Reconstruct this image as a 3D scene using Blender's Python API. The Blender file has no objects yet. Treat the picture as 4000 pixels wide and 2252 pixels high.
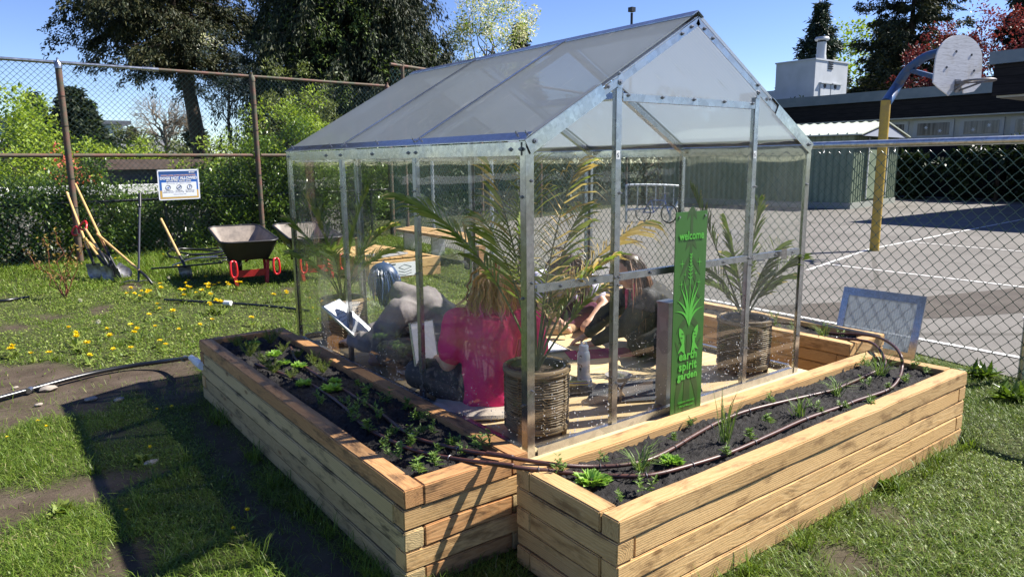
import bpy, bmesh, math, random
import numpy as np
from mathutils import Vector, Matrix
R_ = math.radians
rnd = random.Random(7)
npr = np.random.default_rng(7)
scene = bpy.context.scene
COL = scene.collection

# ---------------------------------------------------------------- camera, sky, sun, exposure
CAM = np.array([-1.92104, -2.44940, 1.71372])
CF = np.array([0.591337, 0.787426, -0.174015])
CR = np.array([0.798590, -0.601802, -0.009414])
CU = np.array([0.112136, 0.133400, 0.984698])
FPX = 2788.58
cd = bpy.data.cameras.new("camera"); cam = bpy.data.objects.new("camera", cd); COL.objects.link(cam)
cd.sensor_width = 36; cd.lens = 25.0972; cd.clip_start = .05; cd.clip_end = 2000
cam.matrix_world = Matrix(((CR[0], CU[0], -CF[0], CAM[0]), (CR[1], CU[1], -CF[1], CAM[1]), (CR[2], CU[2], -CF[2], CAM[2]), (0, 0, 0, 1)))
scene.camera = cam

SUN = Vector((.86, -.36, 1.0)).normalized()          # towards the sun
SUN_EL = math.asin(SUN.z); SUN_AZ = math.atan2(SUN.x, SUN.y)
world = bpy.data.worlds.new("World"); scene.world = world; world.use_nodes = True
wn = world.node_tree; wn.nodes.clear()
sky = wn.nodes.new("ShaderNodeTexSky"); sky.sky_type = 'NISHITA'; sky.sun_disc = False
sky.sun_elevation = SUN_EL; sky.sun_rotation = SUN_AZ; sky.air_density = 1.0; sky.dust_density = 0.; sky.altitude = 1500; sky.ozone_density = 3.0
bg = wn.nodes.new("ShaderNodeBackground"); bg.inputs[1].default_value = .078
wo = wn.nodes.new("ShaderNodeOutputWorld")
hsv = wn.nodes.new('ShaderNodeHueSaturation'); hsv.inputs['Saturation'].default_value = 1.14; hsv.inputs['Hue'].default_value = .518; wn.links.new(sky.outputs[0], hsv.inputs['Color']); wn.links.new(hsv.outputs[0], bg.inputs[0]); wn.links.new(bg.outputs[0], wo.inputs[0])
sl = bpy.data.lights.new("sun", 'SUN'); sl.energy = 5.0; sl.angle = R_(.53); sl.color = (1, .95, .87)
so = bpy.data.objects.new("sun", sl); COL.objects.link(so); so.rotation_euler = SUN.to_track_quat('Z', 'Y').to_euler(); so.location = (10, -6, 20)
scene.view_settings.view_transform = 'Standard'; scene.view_settings.look = 'None'
scene.view_settings.exposure = 1.25; scene.view_settings.gamma = 1
scene.cycles.transparent_max_bounces = 24; scene.cycles.max_bounces = 8; scene.cycles.diffuse_bounces = 3
scene.cycles.glossy_bounces = 3; scene.cycles.transmission_bounces = 6
scene.cycles.caustics_reflective = False; scene.cycles.caustics_refractive = False
scene.cycles.sample_clamp_indirect = 4

# ---------------------------------------------------------------- where a sight line meets the place
def ray(u, v): return CF + CR * (u - 2000) / FPX - CU * (v - 1126) / FPX
def G(u, v, z=0.): k = ray(u, v); return CAM + k * (z - CAM[2]) / k[2]
def Dp(u, v, d): return CAM + ray(u, v) * d
def atX(u, v, x): k = ray(u, v); return CAM + k * (x - CAM[0]) / k[0]
def atY(u, v, y): k = ray(u, v); return CAM + k * (y - CAM[1]) / k[1]
def zs(x0, y0, k): return lambda x, y, z=0.: G(x0 + x * k, y0 + y * k, z)   # points read in an enlarged detail

# ---------------------------------------------------------------- naming and grouping
LOC = {}
def thing(name, label, cat, loc=(0, 0, 0), group=None):
    o = bpy.data.objects.new(name, None); COL.objects.link(o); o.location = loc; o.empty_display_size = .2
    LOC[o.name] = np.array(loc, float); tag(o, label, cat, group); return o
def tag(o, label=None, cat=None, group=None, kind=None):
    if label: o["label"] = label
    if cat: o["category"] = cat
    if group: o["group"] = group
    if kind: o["kind"] = kind
    return o
def dup(root, loc=None, rotz=None, label=None):
    r = root.copy(); COL.objects.link(r)
    if loc is not None: r.location = loc; LOC[r.name] = np.array(loc, float)
    if rotz is not None: r.rotation_euler = (0, 0, rotz)
    if label: r["label"] = label
    for ch in list(root.children):
        c = ch.copy(); COL.objects.link(c); c.parent = r
        for g in list(ch.children):
            d = g.copy(); COL.objects.link(d); d.parent = c
    return r
def link(name, me, mats, parent=None, loc=None, smooth=False, auto=None):
    """me holds world coordinates; the object's origin goes to loc, its parent's origin or its own base."""
    if not isinstance(mats, (list, tuple)): mats = [mats]
    for m in mats: me.materials.append(m)
    n = len(me.vertices); co = np.empty(n * 3, np.float32); me.vertices.foreach_get("co", co); co = co.reshape(-1, 3)
    if parent is not None and loc is None: base = LOC[parent.name]
    elif loc is not None: base = np.array(loc, float)
    else:
        base = (co.min(0) + co.max(0)) / 2; base[2] = co[:, 2].min()
    co -= base.astype(np.float32); me.vertices.foreach_set("co", co.ravel())
    if smooth: me.polygons.foreach_set("use_smooth", np.ones(len(me.polygons), bool))
    me.update()
    o = bpy.data.objects.new(name, me); COL.objects.link(o); LOC[o.name] = np.array(base, float)
    if parent is not None: o.parent = parent; o.location = np.array(base) - LOC[parent.name]
    else: o.location = base
    return o

class MB:
    def __init__(s): s.v = []; s.f = []; s.m = []
    def add(s, v, f, m=0):
        n = len(s.v); s.v += [tuple(map(float, p)) for p in v]; s.f += [tuple(i + n for i in q) for q in f]; s.m += [m] * len(f); return s
    def box(s, lo, hi, m=0):
        (a, b, c), (d, e, f) = lo, hi
        return s.add([(a, b, c), (d, b, c), (d, e, c), (a, e, c), (a, b, f), (d, b, f), (d, e, f), (a, e, f)],
              [(3, 2, 1, 0), (4, 5, 6, 7), (0, 1, 5, 4), (1, 2, 6, 5), (2, 3, 7, 6), (3, 0, 4, 7)], m)
    def obox(s, c, ax, ay, az, m=0):
        """box with half axes ax, ay, az round c"""
        c, ax, ay, az = map(lambda t: np.array(t, float), (c, ax, ay, az))
        v = [c + i * ax + j * ay + k * az for k in (-1, 1) for i, j in ((-1, -1), (1, -1), (1, 1), (-1, 1))]
        return s.add(v, [(3, 2, 1, 0), (4, 5, 6, 7), (0, 1, 5, 4), (1, 2, 6, 5), (2, 3, 7, 6), (3, 0, 4, 7)], m)
    def bar(s, a, b, w, t, up=(0, 0, 1), m=0):
        """flat bar from a to b, w wide along up, t thick"""
        a, b, up = np.array(a, float), np.array(b, float), np.array(up, float)
        d = b - a; L = np.linalg.norm(d); d /= L; up = up - d * (up @ d); up /= np.linalg.norm(up); sd = np.cross(d, up)
        return s.obox((a + b) / 2, d * L / 2, sd * t / 2, up * w / 2, m)
    def tube(s, pts, r, n=8, m=0, cap=True, closed=False):
        pts = [np.array(p, float) for p in pts]; k = len(pts); rs = r if isinstance(r, (list, tuple, np.ndarray)) else [r] * k
        ref = None; vs = []
        for i, p in enumerate(pts):
            if closed: d = pts[(i + 1) % k] - pts[i - 1]
            else: d = pts[min(i + 1, k - 1)] - pts[max(i - 1, 0)]
            d = d / (np.linalg.norm(d) + 1e-12)
            if ref is None:
                ref = np.array([0, 0, 1.]) if abs(d[2]) < .9 else np.array([1., 0, 0])
            x = ref - d * (ref @ d); x /= np.linalg.norm(x) + 1e-12; y = np.cross(d, x); ref = x
            for j in range(n):
                a = 2 * math.pi * j / n; vs.append(p + (x * math.cos(a) + y * math.sin(a)) * rs[i])
        fs = [(i * n + j, i * n + (j + 1) % n, ((i + 1) % k) * n + (j + 1) % n, ((i + 1) % k) * n + j) for i in range(k if closed else k - 1) for j in range(n)]
        if cap and not closed: fs += [tuple(range(n))[::-1], tuple((k - 1) * n + j for j in range(n))]
        return s.add(vs, fs, m)
    def lathe(s, prof, c, n=24, m=0):
        vs = [(c[0] + r * math.cos(2 * math.pi * j / n), c[1] + r * math.sin(2 * math.pi * j / n), c[2] + z) for r, z in prof for j in range(n)]
        fs = [(i * n + j, i * n + (j + 1) % n, (i + 1) * n + (j + 1) % n, (i + 1) * n + j) for i in range(len(prof) - 1) for j in range(n)]
        return s.add(vs, fs, m)
    def prism(s, poly, d, m=0):
        """polygon (3-D points) pushed along d"""
        k = len(poly); a = [np.array(p, float) for p in poly]; b = [p + np.array(d, float) for p in a]
        return s.add(a + b, [tuple(range(k))[::-1], tuple(range(k, 2 * k))] + [(i, (i + 1) % k, (i + 1) % k + k, i + k) for i in range(k)], m)
    def sphere(s, c, r, n=10, k=6, m=0, sc=(1, 1, 1)):
        prof = [(math.sin(math.pi * i / k), -math.cos(math.pi * i / k)) for i in range(k + 1)]
        vs = [(c[0] + q * r * sc[0] * math.cos(2 * math.pi * j / n), c[1] + q * r * sc[1] * math.sin(2 * math.pi * j / n), c[2] + z * r * sc[2]) for q, z in prof for j in range(n)]
        return s.add(vs, [(i * n + j, i * n + (j + 1) % n, (i + 1) * n + (j + 1) % n, (i + 1) * n + j) for i in range(k) for j in range(n)], m)
    def xf(s, M_):
        s.v = [tuple(M_ @ Vector(p)) for p in s.v]; return s
    def build(s, name, mats, parent=None, loc=None, smooth=False):
        me = bpy.data.meshes.new(name); me.from_pydata(s.v, [], s.f)
        if any(s.m): me.polygons.foreach_set("material_index", s.m)
        bm = bmesh.new(); bm.from_mesh(me); bmesh.ops.recalc_face_normals(bm, faces=bm.faces); bm.to_mesh(me); bm.free()
        o = link(name, me, mats, parent, loc)
        if smooth:
            me.polygons.foreach_set("use_smooth", np.ones(len(me.polygons), bool)); me.set_sharp_from_angle(angle=R_(50))
        return o

def np_mesh(name, V, Fq, mats, parent=None, loc=None, midx=None, smooth=False):
    """V (N,3), Fq (M,k) all faces of k corners"""
    me = bpy.data.meshes.new(name); V = np.asarray(V, np.float32); Fq = np.asarray(Fq, np.int32); k = Fq.shape[1]
    me.vertices.add(len(V)); me.vertices.foreach_set("co", V.ravel())
    me.loops.add(Fq.size); me.loops.foreach_set("vertex_index", Fq.ravel())
    me.polygons.add(len(Fq)); me.polygons.foreach_set("loop_start", np.arange(0, Fq.size, k, dtype=np.int32))
    if midx is not None: me.polygons.foreach_set("material_index", np.asarray(midx, np.int32))
    me.update(calc_edges=True); me.validate()
    return link(name, me, mats, parent, loc, smooth)

def unit(a): return a / (np.linalg.norm(a, axis=-1, keepdims=True) + 1e-9)
def rdir(n): return unit(npr.normal(size=(n, 3)))
def leaves(c, d, L, W, up=None, bend=0.):
    """leaf-shaped quads: base c, pointing along d, L long and W wide"""
    n = len(c); d = unit(np.asarray(d, float)); L = np.broadcast_to(L, n)[:, None]; W = np.broadcast_to(W, n)[:, None]
    a = rdir(n) if up is None else np.asarray(up, float) + .3 * rdir(n)
    s = unit(np.cross(d, a)); nn = np.cross(s, d)
    V = np.stack([c, c + d * L * .45 + s * W / 2 + nn * bend * L, c + d * L, c + d * L * .45 - s * W / 2 + nn * bend * L], 1).reshape(-1, 3)
    return V, np.arange(n * 4).reshape(-1, 4)
def blades(c, d, L, W, droop):
    """grass blades: base c, rising along d, bending over"""
    n = len(c); L = np.broadcast_to(L, n)[:, None]; W = np.broadcast_to(W, n)[:, None]; droop = np.broadcast_to(droop, n)[:, None]
    d = unit(d); h = d * np.array([1, 1, 0]) + 1e-4; h = unit(h); s = unit(np.cross(h, [0, 0, 1.]))
    m = c + d * L * .55 + h * L * droop * .12; t = c + d * L * .9 + h * L * droop * .6 - np.array([0, 0, 1.]) * L * droop * .25
    V = np.stack([c - s * W / 2, c + s * W / 2, m + s * W * .42, m - s * W * .42, t], 1).reshape(-1, 3)
    i = np.arange(n)[:, None] * 5
    F = np.concatenate([i + [0, 1, 2], i + [0, 2, 3], i + [3, 2, 4]], 1).reshape(-1, 3)
    return V, F
def join(parts):
    Vs, Fs, k = [], [], 0
    for V, F in parts: Vs.append(V); Fs.append(F + k); k += len(V)
    return np.concatenate(Vs), np.concatenate(Fs)

# ---------------------------------------------------------------- procedural materials
class NT:
    def __init__(s, name):
        s.m = bpy.data.materials.new(name); s.m.use_nodes = True; s.t = s.m.node_tree; s.t.nodes.clear()
        s.out = s.n("ShaderNodeOutputMaterial")
    def n(s, typ, **kw):
        x = s.t.nodes.new(typ)
        for k, v in kw.items(): setattr(x, k, v)
        return x
    def l(s, a, b): s.t.links.new(a, b)
    def co(s, kind="Object"): return s.n("ShaderNodeTexCoord").outputs[kind]
    def mapv(s, v, sc=(1, 1, 1), loc=None, rot=(0, 0, 0)):
        x = s.n("ShaderNodeMapping"); s.l(v, x.inputs[0]); x.inputs[3].default_value = sc; x.inputs[2].default_value = rot
        if loc is not None:
            if hasattr(loc, "links"): s.l(loc, x.inputs[1])
            else: x.inputs[1].default_value = loc
        return x.outputs[0]
    def noise(s, v, sc=5, det=3, ro=.55, dist=0):
        x = s.n("ShaderNodeTexNoise"); s.l(v, x.inputs["Vector"]); x.inputs["Scale"].default_value = sc; x.inputs["Detail"].default_value = det
        x.inputs["Roughness"].default_value = ro; x.inputs["Distortion"].default_value = dist; return x.outputs[0]
    def ramp(s, v, stops):
        x = s.n("ShaderNodeValToRGB"); s.l(v, x.inputs[0]); e = x.color_ramp.elements
        while len(e) < len(stops): e.new(.5)
        for q, (p, c) in zip(e, stops): q.position = p; q.color = (*c, 1) if len(c) == 3 else c
        return x.outputs[0]
    def mix(s, f, a, b, typ='MIX'):
        x = s.n("ShaderNodeMix", data_type='RGBA', blend_type=typ)
        for i, q in ((0, f), (6, a), (7, b)):
            if hasattr(q, "links"): s.l(q, x.inputs[i])
            else: x.inputs[i].default_value = q if i == 0 else ((*q, 1) if len(q) == 3 else q)
        return x.outputs[2]
    def math(s, op, a, b=0., clamp=False):
        x = s.n("ShaderNodeMath", operation=op, use_clamp=clamp)
        for i, q in ((0, a), (1, b)):
            if hasattr(q, "links"): s.l(q, x.inputs[i])
            else: x.inputs[i].default_value = q
        return x.outputs[0]
    def bump(s, h, st=.3, dist=.01):
        x = s.n("ShaderNodeBump"); s.l(h, x.inputs["Height"]); x.inputs["Strength"].default_value = st; x.inputs["Distance"].default_value = dist; return x.outputs[0]
    def pbsdf(s, col, rough=.5, metal=0., bump=None, spec=.5):
        x = s.n("ShaderNodeBsdfPrincipled")
        for k, q in (("Base Color", col), ("Roughness", rough), ("Metallic", metal), ("Specular IOR Level", spec)):
            if hasattr(q, "links"): s.l(q, x.inputs[k])
            else: x.inputs[k].default_value = ((*q, 1) if len(q) == 3 else q) if k == "Base Color" else q
        if bump is not None: s.l(bump, x.inputs["Normal"])
        return x.outputs[0]
    def mixs(s, f, a, b):
        x = s.n("ShaderNodeMixShader")
        if hasattr(f, "links"): s.l(f, x.inputs[0])
        else: x.inputs[0].default_value = f
        s.l(a, x.inputs[1]); s.l(b, x.inputs[2]); return x.outputs[0]
    def end(s, sh): s.l(sh, s.out.inputs[0]); return s.m

def plain(name, col, rough=.5, metal=0., col2=None, sc=6, bump=0., bsc=60, spec=.5, lo=.35, hi=.65, stretch=(1, 1, 1)):
    t = NT(name); c = t.co(); cc = col
    if stretch != (1, 1, 1): c = t.mapv(c, stretch)
    if col2: cc = t.ramp(t.noise(c, sc, 4), [(lo, col), (hi, col2)])
    b = t.bump(t.noise(c, bsc, 3), bump) if bump else None
    return t.end(t.pbsdf(cc, rough, metal, b, spec))
def leafmat(name, a, b, isl=.5, trans=.3, sc=1.2, rough=.5, spec=.35):
    t = NT(name); g = t.n("ShaderNodeNewGeometry"); r = g.outputs["Random Per Island"]
    base = t.mix(r, a, b); v = t.noise(t.co(), sc, 2)
    hs = t.n("ShaderNodeHueSaturation"); t.l(base, hs.inputs["Color"])
    val = t.math('ADD', t.math('MULTIPLY', v, isl * 2), 1 - isl); t.l(val, hs.inputs["Value"])
    s1 = t.pbsdf(hs.outputs[0], rough, 0, None, spec)
    tr = t.n("ShaderNodeBsdfTranslucent"); t.l(t.mix(1., hs.outputs[0], (1.0, 1.0, .55), 'MULTIPLY'), tr.inputs[0])
    return t.end(t.mixs(trans, s1, tr.outputs[0]))
def timber(name, light, dark, stain, stain_amt=.35, rough=.65, knots=True):
    """sawn softwood: growth rings round a pith near the board, long stretched stains, knots; grain runs along local X"""
    t = NT(name); oi = t.n("ShaderNodeObjectInfo"); rn = oi.outputs["Random"]
    off = t.n("ShaderNodeCombineXYZ"); t.l(t.math('MULTIPLY', rn, 40), off.inputs[0]); t.l(t.math('MULTIPLY', rn, 13), off.inputs[1]); t.l(t.math('MULTIPLY', rn, 29), off.inputs[2])
    c = t.co(); sh = t.n("ShaderNodeVectorMath", operation='ADD'); t.l(c, sh.inputs[0]); t.l(off.outputs[0], sh.inputs[1]); cs = sh.outputs[0]
    w = t.noise(t.mapv(cs, (1.1, 5, 5)), 1.6, 3)
    sep = t.n("ShaderNodeSeparateXYZ"); t.l(c, sep.inputs[0])
    y = t.math('ADD', sep.outputs[1], t.math('MULTIPLY', w, .10)); z = t.math('ADD', sep.outputs[2], t.math('ADD', t.math('MULTIPLY', rn, .12), -.02))
    rr = t.math('SQRT', t.math('ADD', t.math('MULTIPLY', y, y), t.math('MULTIPLY', z, z)))
    ring = t.math('ADD', t.math('MULTIPLY', t.math('SINE', t.math('MULTIPLY', t.math('ADD', rr, t.math('MULTIPLY', w, .05)), 620)), .5), .5)
    fine = t.noise(t.mapv(cs, (3, 90, 90)), 2.2, 2)
    g = t.math('ADD', t.math('MULTIPLY', ring, .30), t.math('MULTIPLY', fine, .62))
    colr = t.ramp(g, [(.2, light), (.85, dark)])
    tone = t.noise(t.mapv(cs, (.5, 2, 2)), 1.4, 2)
    colr = t.mix(t.ramp(tone, [(.35, (0, 0, 0)), (.7, (.55, .55, .55))]), colr, dark)
    hs = t.n("ShaderNodeHueSaturation"); t.l(colr, hs.inputs["Color"]); t.l(t.math('ADD', t.math('MULTIPLY', rn, .34), .82), hs.inputs["Value"]); colr = hs.outputs[0]
    if stain_amt > 0:
        st = t.ramp(t.noise(t.mapv(cs, (2.6, 7, 9)), 1.7, 5, .68), [(.52, (0, 0, 0)), (.66, (1, 1, 1))])
        colr = t.mix(t.math('MULTIPLY', st, stain_amt), colr, stain)
    if knots:
        vo = t.n("ShaderNodeTexVoronoi"); t.l(t.mapv(cs, (3.2, 8.5, 8.5)), vo.inputs["Vector"]); vo.inputs["Scale"].default_value = 1.0
        k = t.ramp(vo.outputs["Distance"], [(.06, (1, 1, 1)), (.13, (0, 0, 0))])
        colr = t.mix(t.math('MULTIPLY', k, .8), colr, (.16, .075, .025))
    b = t.bump(t.math('ADD', g, t.math('MULTIPLY', t.noise(cs, 45, 3), .6)), .35, .004)
    return t.end(t.pbsdf(colr, rough, 0, b, .35))

def clear_sheet(name, refl=1.0, drops=0., tint=(.985, .99, .985), scratch=.06, top=.9):
    """thin clear plastic: mostly see-through, mirror-like at a glance, dried drops low down"""
    t = NT(name); tr = t.n("ShaderNodeBsdfTransparent"); tr.inputs[0].default_value = (*tint, 1)
    gl = t.n("ShaderNodeBsdfGlossy"); gl.inputs["Roughness"].default_value = .015; gl.inputs[0].default_value = (1, 1, 1, 1)
    nz = t.noise(t.co(), 1.3, 2); bp = t.bump(nz, .12, .05); t.l(bp, gl.inputs["Normal"])
    lw = t.n("ShaderNodeLayerWeight"); lw.inputs[0].default_value = .5
    fr = t.math('ADD', t.math('MULTIPLY', t.math('POWER', lw.outputs["Facing"], 5), .96), .04)
    sh = t.mixs(t.math('MULTIPLY', fr, refl, True), tr.outputs[0], gl.outputs[0])
    di = t.n("ShaderNodeBsdfDiffuse"); di.inputs[0].default_value = (.8, .8, .78, 1)
    tl = t.n("ShaderNodeBsdfTranslucent"); tl.inputs[0].default_value = (.8, .8, .78, 1); dt = t.mixs(.5, di.outputs[0], tl.outputs[0])
    haze = t.math('MULTIPLY', t.ramp(t.noise(t.mapv(t.co(), (1, 1, .5)), 2.2, 4), [(.45, (0, 0, 0)), (.75, (1, 1, 1))]), scratch)
    sh = t.mixs(haze, sh, dt)
    if drops:
        vo = t.n("ShaderNodeTexVoronoi"); t.l(t.co(), vo.inputs["Vector"]); vo.inputs["Scale"].default_value = 62
        sp = t.n("ShaderNodeSeparateXYZ"); t.l(t.co(), sp.inputs[0])
        fade = t.ramp(sp.outputs[2], [(0., (1, 1, 1)), (top, (0, 0, 0))])
        pat = t.ramp(t.noise(t.co(), 3, 3), [(.35, (.25, .25, .25)), (.6, (1, 1, 1))])
        sizes = t.math('MULTIPLY', t.math('MULTIPLY', fade, pat), .46)
        sepc = t.n("ShaderNodeSeparateColor"); t.l(vo.outputs["Color"], sepc.inputs[0])
        mk = t.math('LESS_THAN', vo.outputs["Distance"], t.math('MULTIPLY', sizes, sepc.outputs[0]))
        sh = t.mixs(t.math('MULTIPLY', mk, drops), sh, dt)
    return t.end(sh)

def twinwall(name):
    """milky ribbed polycarbonate, dusty on top; ribs run along local Z-slope (they vary along Y)"""
    t = NT(name); c = t.co(); sp = t.n("ShaderNodeSeparateXYZ"); t.l(c, sp.inputs[0])
    rib = t.math('ADD', t.math('MULTIPLY', t.math('SINE', t.math('MULTIPLY', sp.outputs[1], 300)), .5), .5)
    dirt = t.noise(t.mapv(c, (2.2, 26, 2.2)), 1.5, 5, .65); cl = t.noise(c, 1.1, 3)
    colr = t.mix(cl, (.30, .33, .31), (.40, .42, .40))
    b = t.bump(t.math('ADD', rib, t.math('MULTIPLY', dirt, .8)), .12, .003)
    di = t.pbsdf(colr, .3, 0, b, .5)
    tl = t.n("ShaderNodeBsdfTranslucent"); t.l(t.mix(rib, (.30, .35, .42), (.50, .55, .61)), tl.inputs[0])
    tp = t.n("ShaderNodeBsdfTransparent"); tp.inputs[0].default_value = (.90, .93, .96, 1)
    a = t.mixs(.42, di, tl.outputs[0])
    f = t.math('ADD', t.math('MULTIPLY', rib, .12), .28)
    sh = t.mixs(f, a, tp.outputs[0])
    streak = t.math('MULTIPLY', t.ramp(dirt, [(.62, (0, 0, 0)), (.74, (1, 1, 1))]), .35)
    d2 = t.n("ShaderNodeBsdfDiffuse"); d2.inputs[0].default_value = (.62, .61, .54, 1)
    return t.end(t.mixs(streak, sh, d2.outputs[0]))

def galv(name, col=(.60, .62, .64), rough=.32, sc=28):
    t = NT(name); c = t.co(); vo = t.n("ShaderNodeTexVoronoi"); t.l(c, vo.inputs["Vector"]); vo.inputs["Scale"].default_value = sc
    sc_ = t.n("ShaderNodeSeparateColor"); t.l(vo.outputs["Color"], sc_.inputs[0])
    k = t.math('ADD', t.math('MULTIPLY', sc_.outputs[0], .25), .75)
    cc = t.mix(1., col, k, 'MULTIPLY')
    cc = t.mix(t.math('MULTIPLY', t.ramp(t.noise(c, 9, 5, .7), [(.5, (0, 0, 0)), (.7, (1, 1, 1))]), .35), cc, (.30, .30, .28))
    rg = t.math('ADD', t.math('MULTIPLY', t.noise(c, 14, 3), .25), rough - .1)
    return t.end(t.pbsdf(cc, rg, .92, None, .5))

def text(parent, s, size, M_, m, name="lettering", bold=0., align='CENTER', space=1., shear=0., sx=1.):
    cu = bpy.data.curves.new(name, 'FONT'); cu.body = s; cu.size = size; cu.align_x = align; cu.align_y = 'CENTER'; cu.extrude = .0006; cu.offset = bold
    cu.space_character = space; cu.shear = shear; cu.resolution_u = 3
    o = bpy.data.objects.new("tmp", cu); COL.objects.link(o); bpy.context.view_layer.update()
    me = bpy.data.meshes.new_from_object(o.evaluated_get(bpy.context.evaluated_depsgraph_get()))
    bpy.data.objects.remove(o); bpy.data.curves.remove(cu)
    for v in me.vertices: v.co.x *= sx
    me.transform(M_); me.name = name
    return link(name, me, m, parent)

def solid(name, chains, m, parent, voxel=.012, sm=6, extra=None, fold=0.):
    """one continuous body: tapered limbs given as chains of (point, radius), fused into a single skin"""
    b = MB()
    for ch in chains:
        pts = [np.array(p, float) for p, r in ch]; rs = [r for p, r in ch]
        for i, (p, r) in enumerate(zip(pts, rs)):
            b.sphere(p, r, 14, 8)
            if i and np.linalg.norm(p - pts[i - 1]) > 1e-4: b.tube([pts[i - 1], p], [rs[i - 1], r], 14)
    for c, r, sc, rot in (extra or []):
        q = MB().sphere((0, 0, 0), r, 18, 12, 0, sc); M_ = Matrix.Translation(Vector(c)) @ rot.to_4x4(); q.xf(M_); b.add(q.v, q.f)
    me = bpy.data.meshes.new(name); me.from_pydata(b.v, [], b.f)
    bm = bmesh.new(); bm.from_mesh(me); bmesh.ops.remove_doubles(bm, verts=bm.verts, dist=1e-5); bmesh.ops.recalc_face_normals(bm, faces=bm.faces); bm.to_mesh(me); bm.free()
    o = bpy.data.objects.new("tmp", me); COL.objects.link(o)
    rm = o.modifiers.new("r", 'REMESH'); rm.mode = 'VOXEL'; rm.voxel_size = voxel
    s_ = o.modifiers.new("s", 'SMOOTH'); s_.iterations = sm; s_.factor = .5
    bpy.context.view_layer.update()
    me2 = bpy.data.meshes.new_from_object(o.evaluated_get(bpy.context.evaluated_depsgraph_get())); bpy.data.objects.remove(o); bpy.data.meshes.remove(me)
    me2.name = name
    if fold:
        from mathutils import noise
        me2.update(); nv = [v.normal.copy() for v in me2.vertices]
        for v, n_ in zip(me2.vertices, nv):
            p = v.co; f_ = 1 - abs(noise.noise(Vector((p.x * 9, p.y * 9, p.z * 5 + p.x * 3)))) * 2; v.co += n_ * fold * (f_ ** 3 if f_ > 0 else 0) + n_ * fold * .5 * noise.noise(p * 16)
    return link(name, me2, m, parent, None, True)
def spline(pts, n=24):
    """smooth curve through points (Catmull-Rom)"""
    P = np.array(pts, float); P = np.vstack([2 * P[0] - P[1], P, 2 * P[-1] - P[-2]]); out = []
    k = len(P) - 3; per = max(2, n // k)
    for i in range(k):
        a, b, c, d = P[i:i + 4]
        for t in np.linspace(0, 1, per, endpoint=False):
            out.append(.5 * ((2 * b) + (-a + c) * t + (2 * a - 5 * b + 4 * c - d) * t * t + (-a + 3 * b - 3 * c + d) * t ** 3))
    out.append(P[-2]); return np.array(out)
# ================================================================ the setting
D = .363                                              # top of the plywood deck
MAT = dict(
    galv=galv("galvanised", (.44, .455, .47), .26), alu=galv("bright_sheet", (.45, .46, .47), .16, 60), rust=plain("weathered_rail", (.16, .075, .055), .75, .2, (.075, .085, .055), 7, .3, 40),
    rail=galv("galvanised_pipe", (.55, .58, .60), .4, 40), wire=plain("green_wire", (.010, .035, .026), .28, .0, spec=.8), wire2=plain("green_wire_lighter", (.018, .075, .060), .30, spec=.8),  # wire2 is a lighter even green for the low and far fences
    pale=timber("pale_timber", (.62, .415, .20), (.44, .255, .095), (.15, .075, .03), .7), brown=timber("brown_timber", (.50, .285, .125), (.32, .15, .055), (.045, .028, .017), .8),
    wet=timber("dirty_timber", (.52, .40, .215), (.36, .25, .11), (.06, .045, .024), .8), white=plain("white_paint", (.78, .78, .76), .5), black=plain("black_plastic", (.012, .012, .013), .4),
    red=plain("red_plastic", (.55, .018, .022), .3), redpaint=plain("red_paint", (.38, .015, .014), .4, 0, (.25, .012, .012)), ash=plain("ash_handle", (.62, .40, .16), .45, 0, (.50, .30, .11), 4, stretch=(8, 8, 1)),
    steel=plain("tool_steel", (.30, .30, .31), .45, .7, (.12, .115, .11), 14), hose=plain("brown_hose", (.085, .032, .022), .42, 0, (.055, .024, .018), 30), pipe=plain("black_pipe", (.012, .013, .015), .28),
    bark=plain("bark", (.075, .052, .035), .9, 0, (.03, .022, .016), 7, .9, 18, stretch=(1, 1, .25)), barkg=plain("grey_bark", (.17, .145, .12), .9, 0, (.09, .075, .06), 6, .6, 20))

# ---- lawn, with bare earth where the photograph shows it
z4 = lambda x, y: (x * .6566, 1300 + y * .6566)
DIRT = [[z4(*p) for p in q] for q in (
    [(-300, 175), (100, 205), (330, 165), (620, 215), (900, 190), (1130, 140), (1195, 120), (1200, 400), (1000, 420), (850, 330), (700, 420), (740, 470), (500, 470), (380, 500), (250, 515), (60, 590), (-300, 700)],
    [(620, 585), (790, 535), (860, 560), (830, 600), (690, 635)], [(250, 930), (420, 850), (700, 800), (1050, 770), (1060, 820), (800, 860), (760, 930), (560, 1010), (300, 1010), (200, 1100), (-200, 1300), (-200, 930)],
    [(520, 1240), (900, 1210), (920, 1290), (900, 1500), (420, 1500), (560, 1350)], [(1190, 1240), (1290, 1240), (1230, 1290)], [(1190, 420), (1290, 480), (1523, 690), (1523, 930), (1420, 900), (1300, 780), (1180, 600), (1150, 480)],
    [(1500, 900), (1900, 1150), (2300, 1500), (1900, 1500), (1480, 1150), (1300, 950)])]
z2 = lambda x, y: (x * .4827, 600 + y * .4827)
DIRT += [[z2(*p) for p in q] for q in ([(700, 1260), (800, 1225), (930, 1225), (900, 1290), (720, 1300)], [(980, 1060), (1090, 1030), (1200, 1060), (1100, 1110), (1000, 1110)], [(2240, 1090), (2360, 1070), (2370, 1120), (2260, 1125)],
    [(240, 1310), (420, 1290), (560, 1320), (400, 1350)], [(0, 1380), (250, 1390), (230, 1430), (0, 1440)])]
DIRT += [[(3520, 1995), (3600, 2010), (3560, 2060), (3470, 2030)], [(3200, 2150), (3300, 2120), (3400, 2160), (3600, 2252), (3300, 2252)], [(3380, 1990), (3480, 1960), (3560, 1990), (3450, 2030)]]
DIRTW = [np.array([G(u, v)[:2] for u, v in q]) for q in DIRT]
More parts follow.
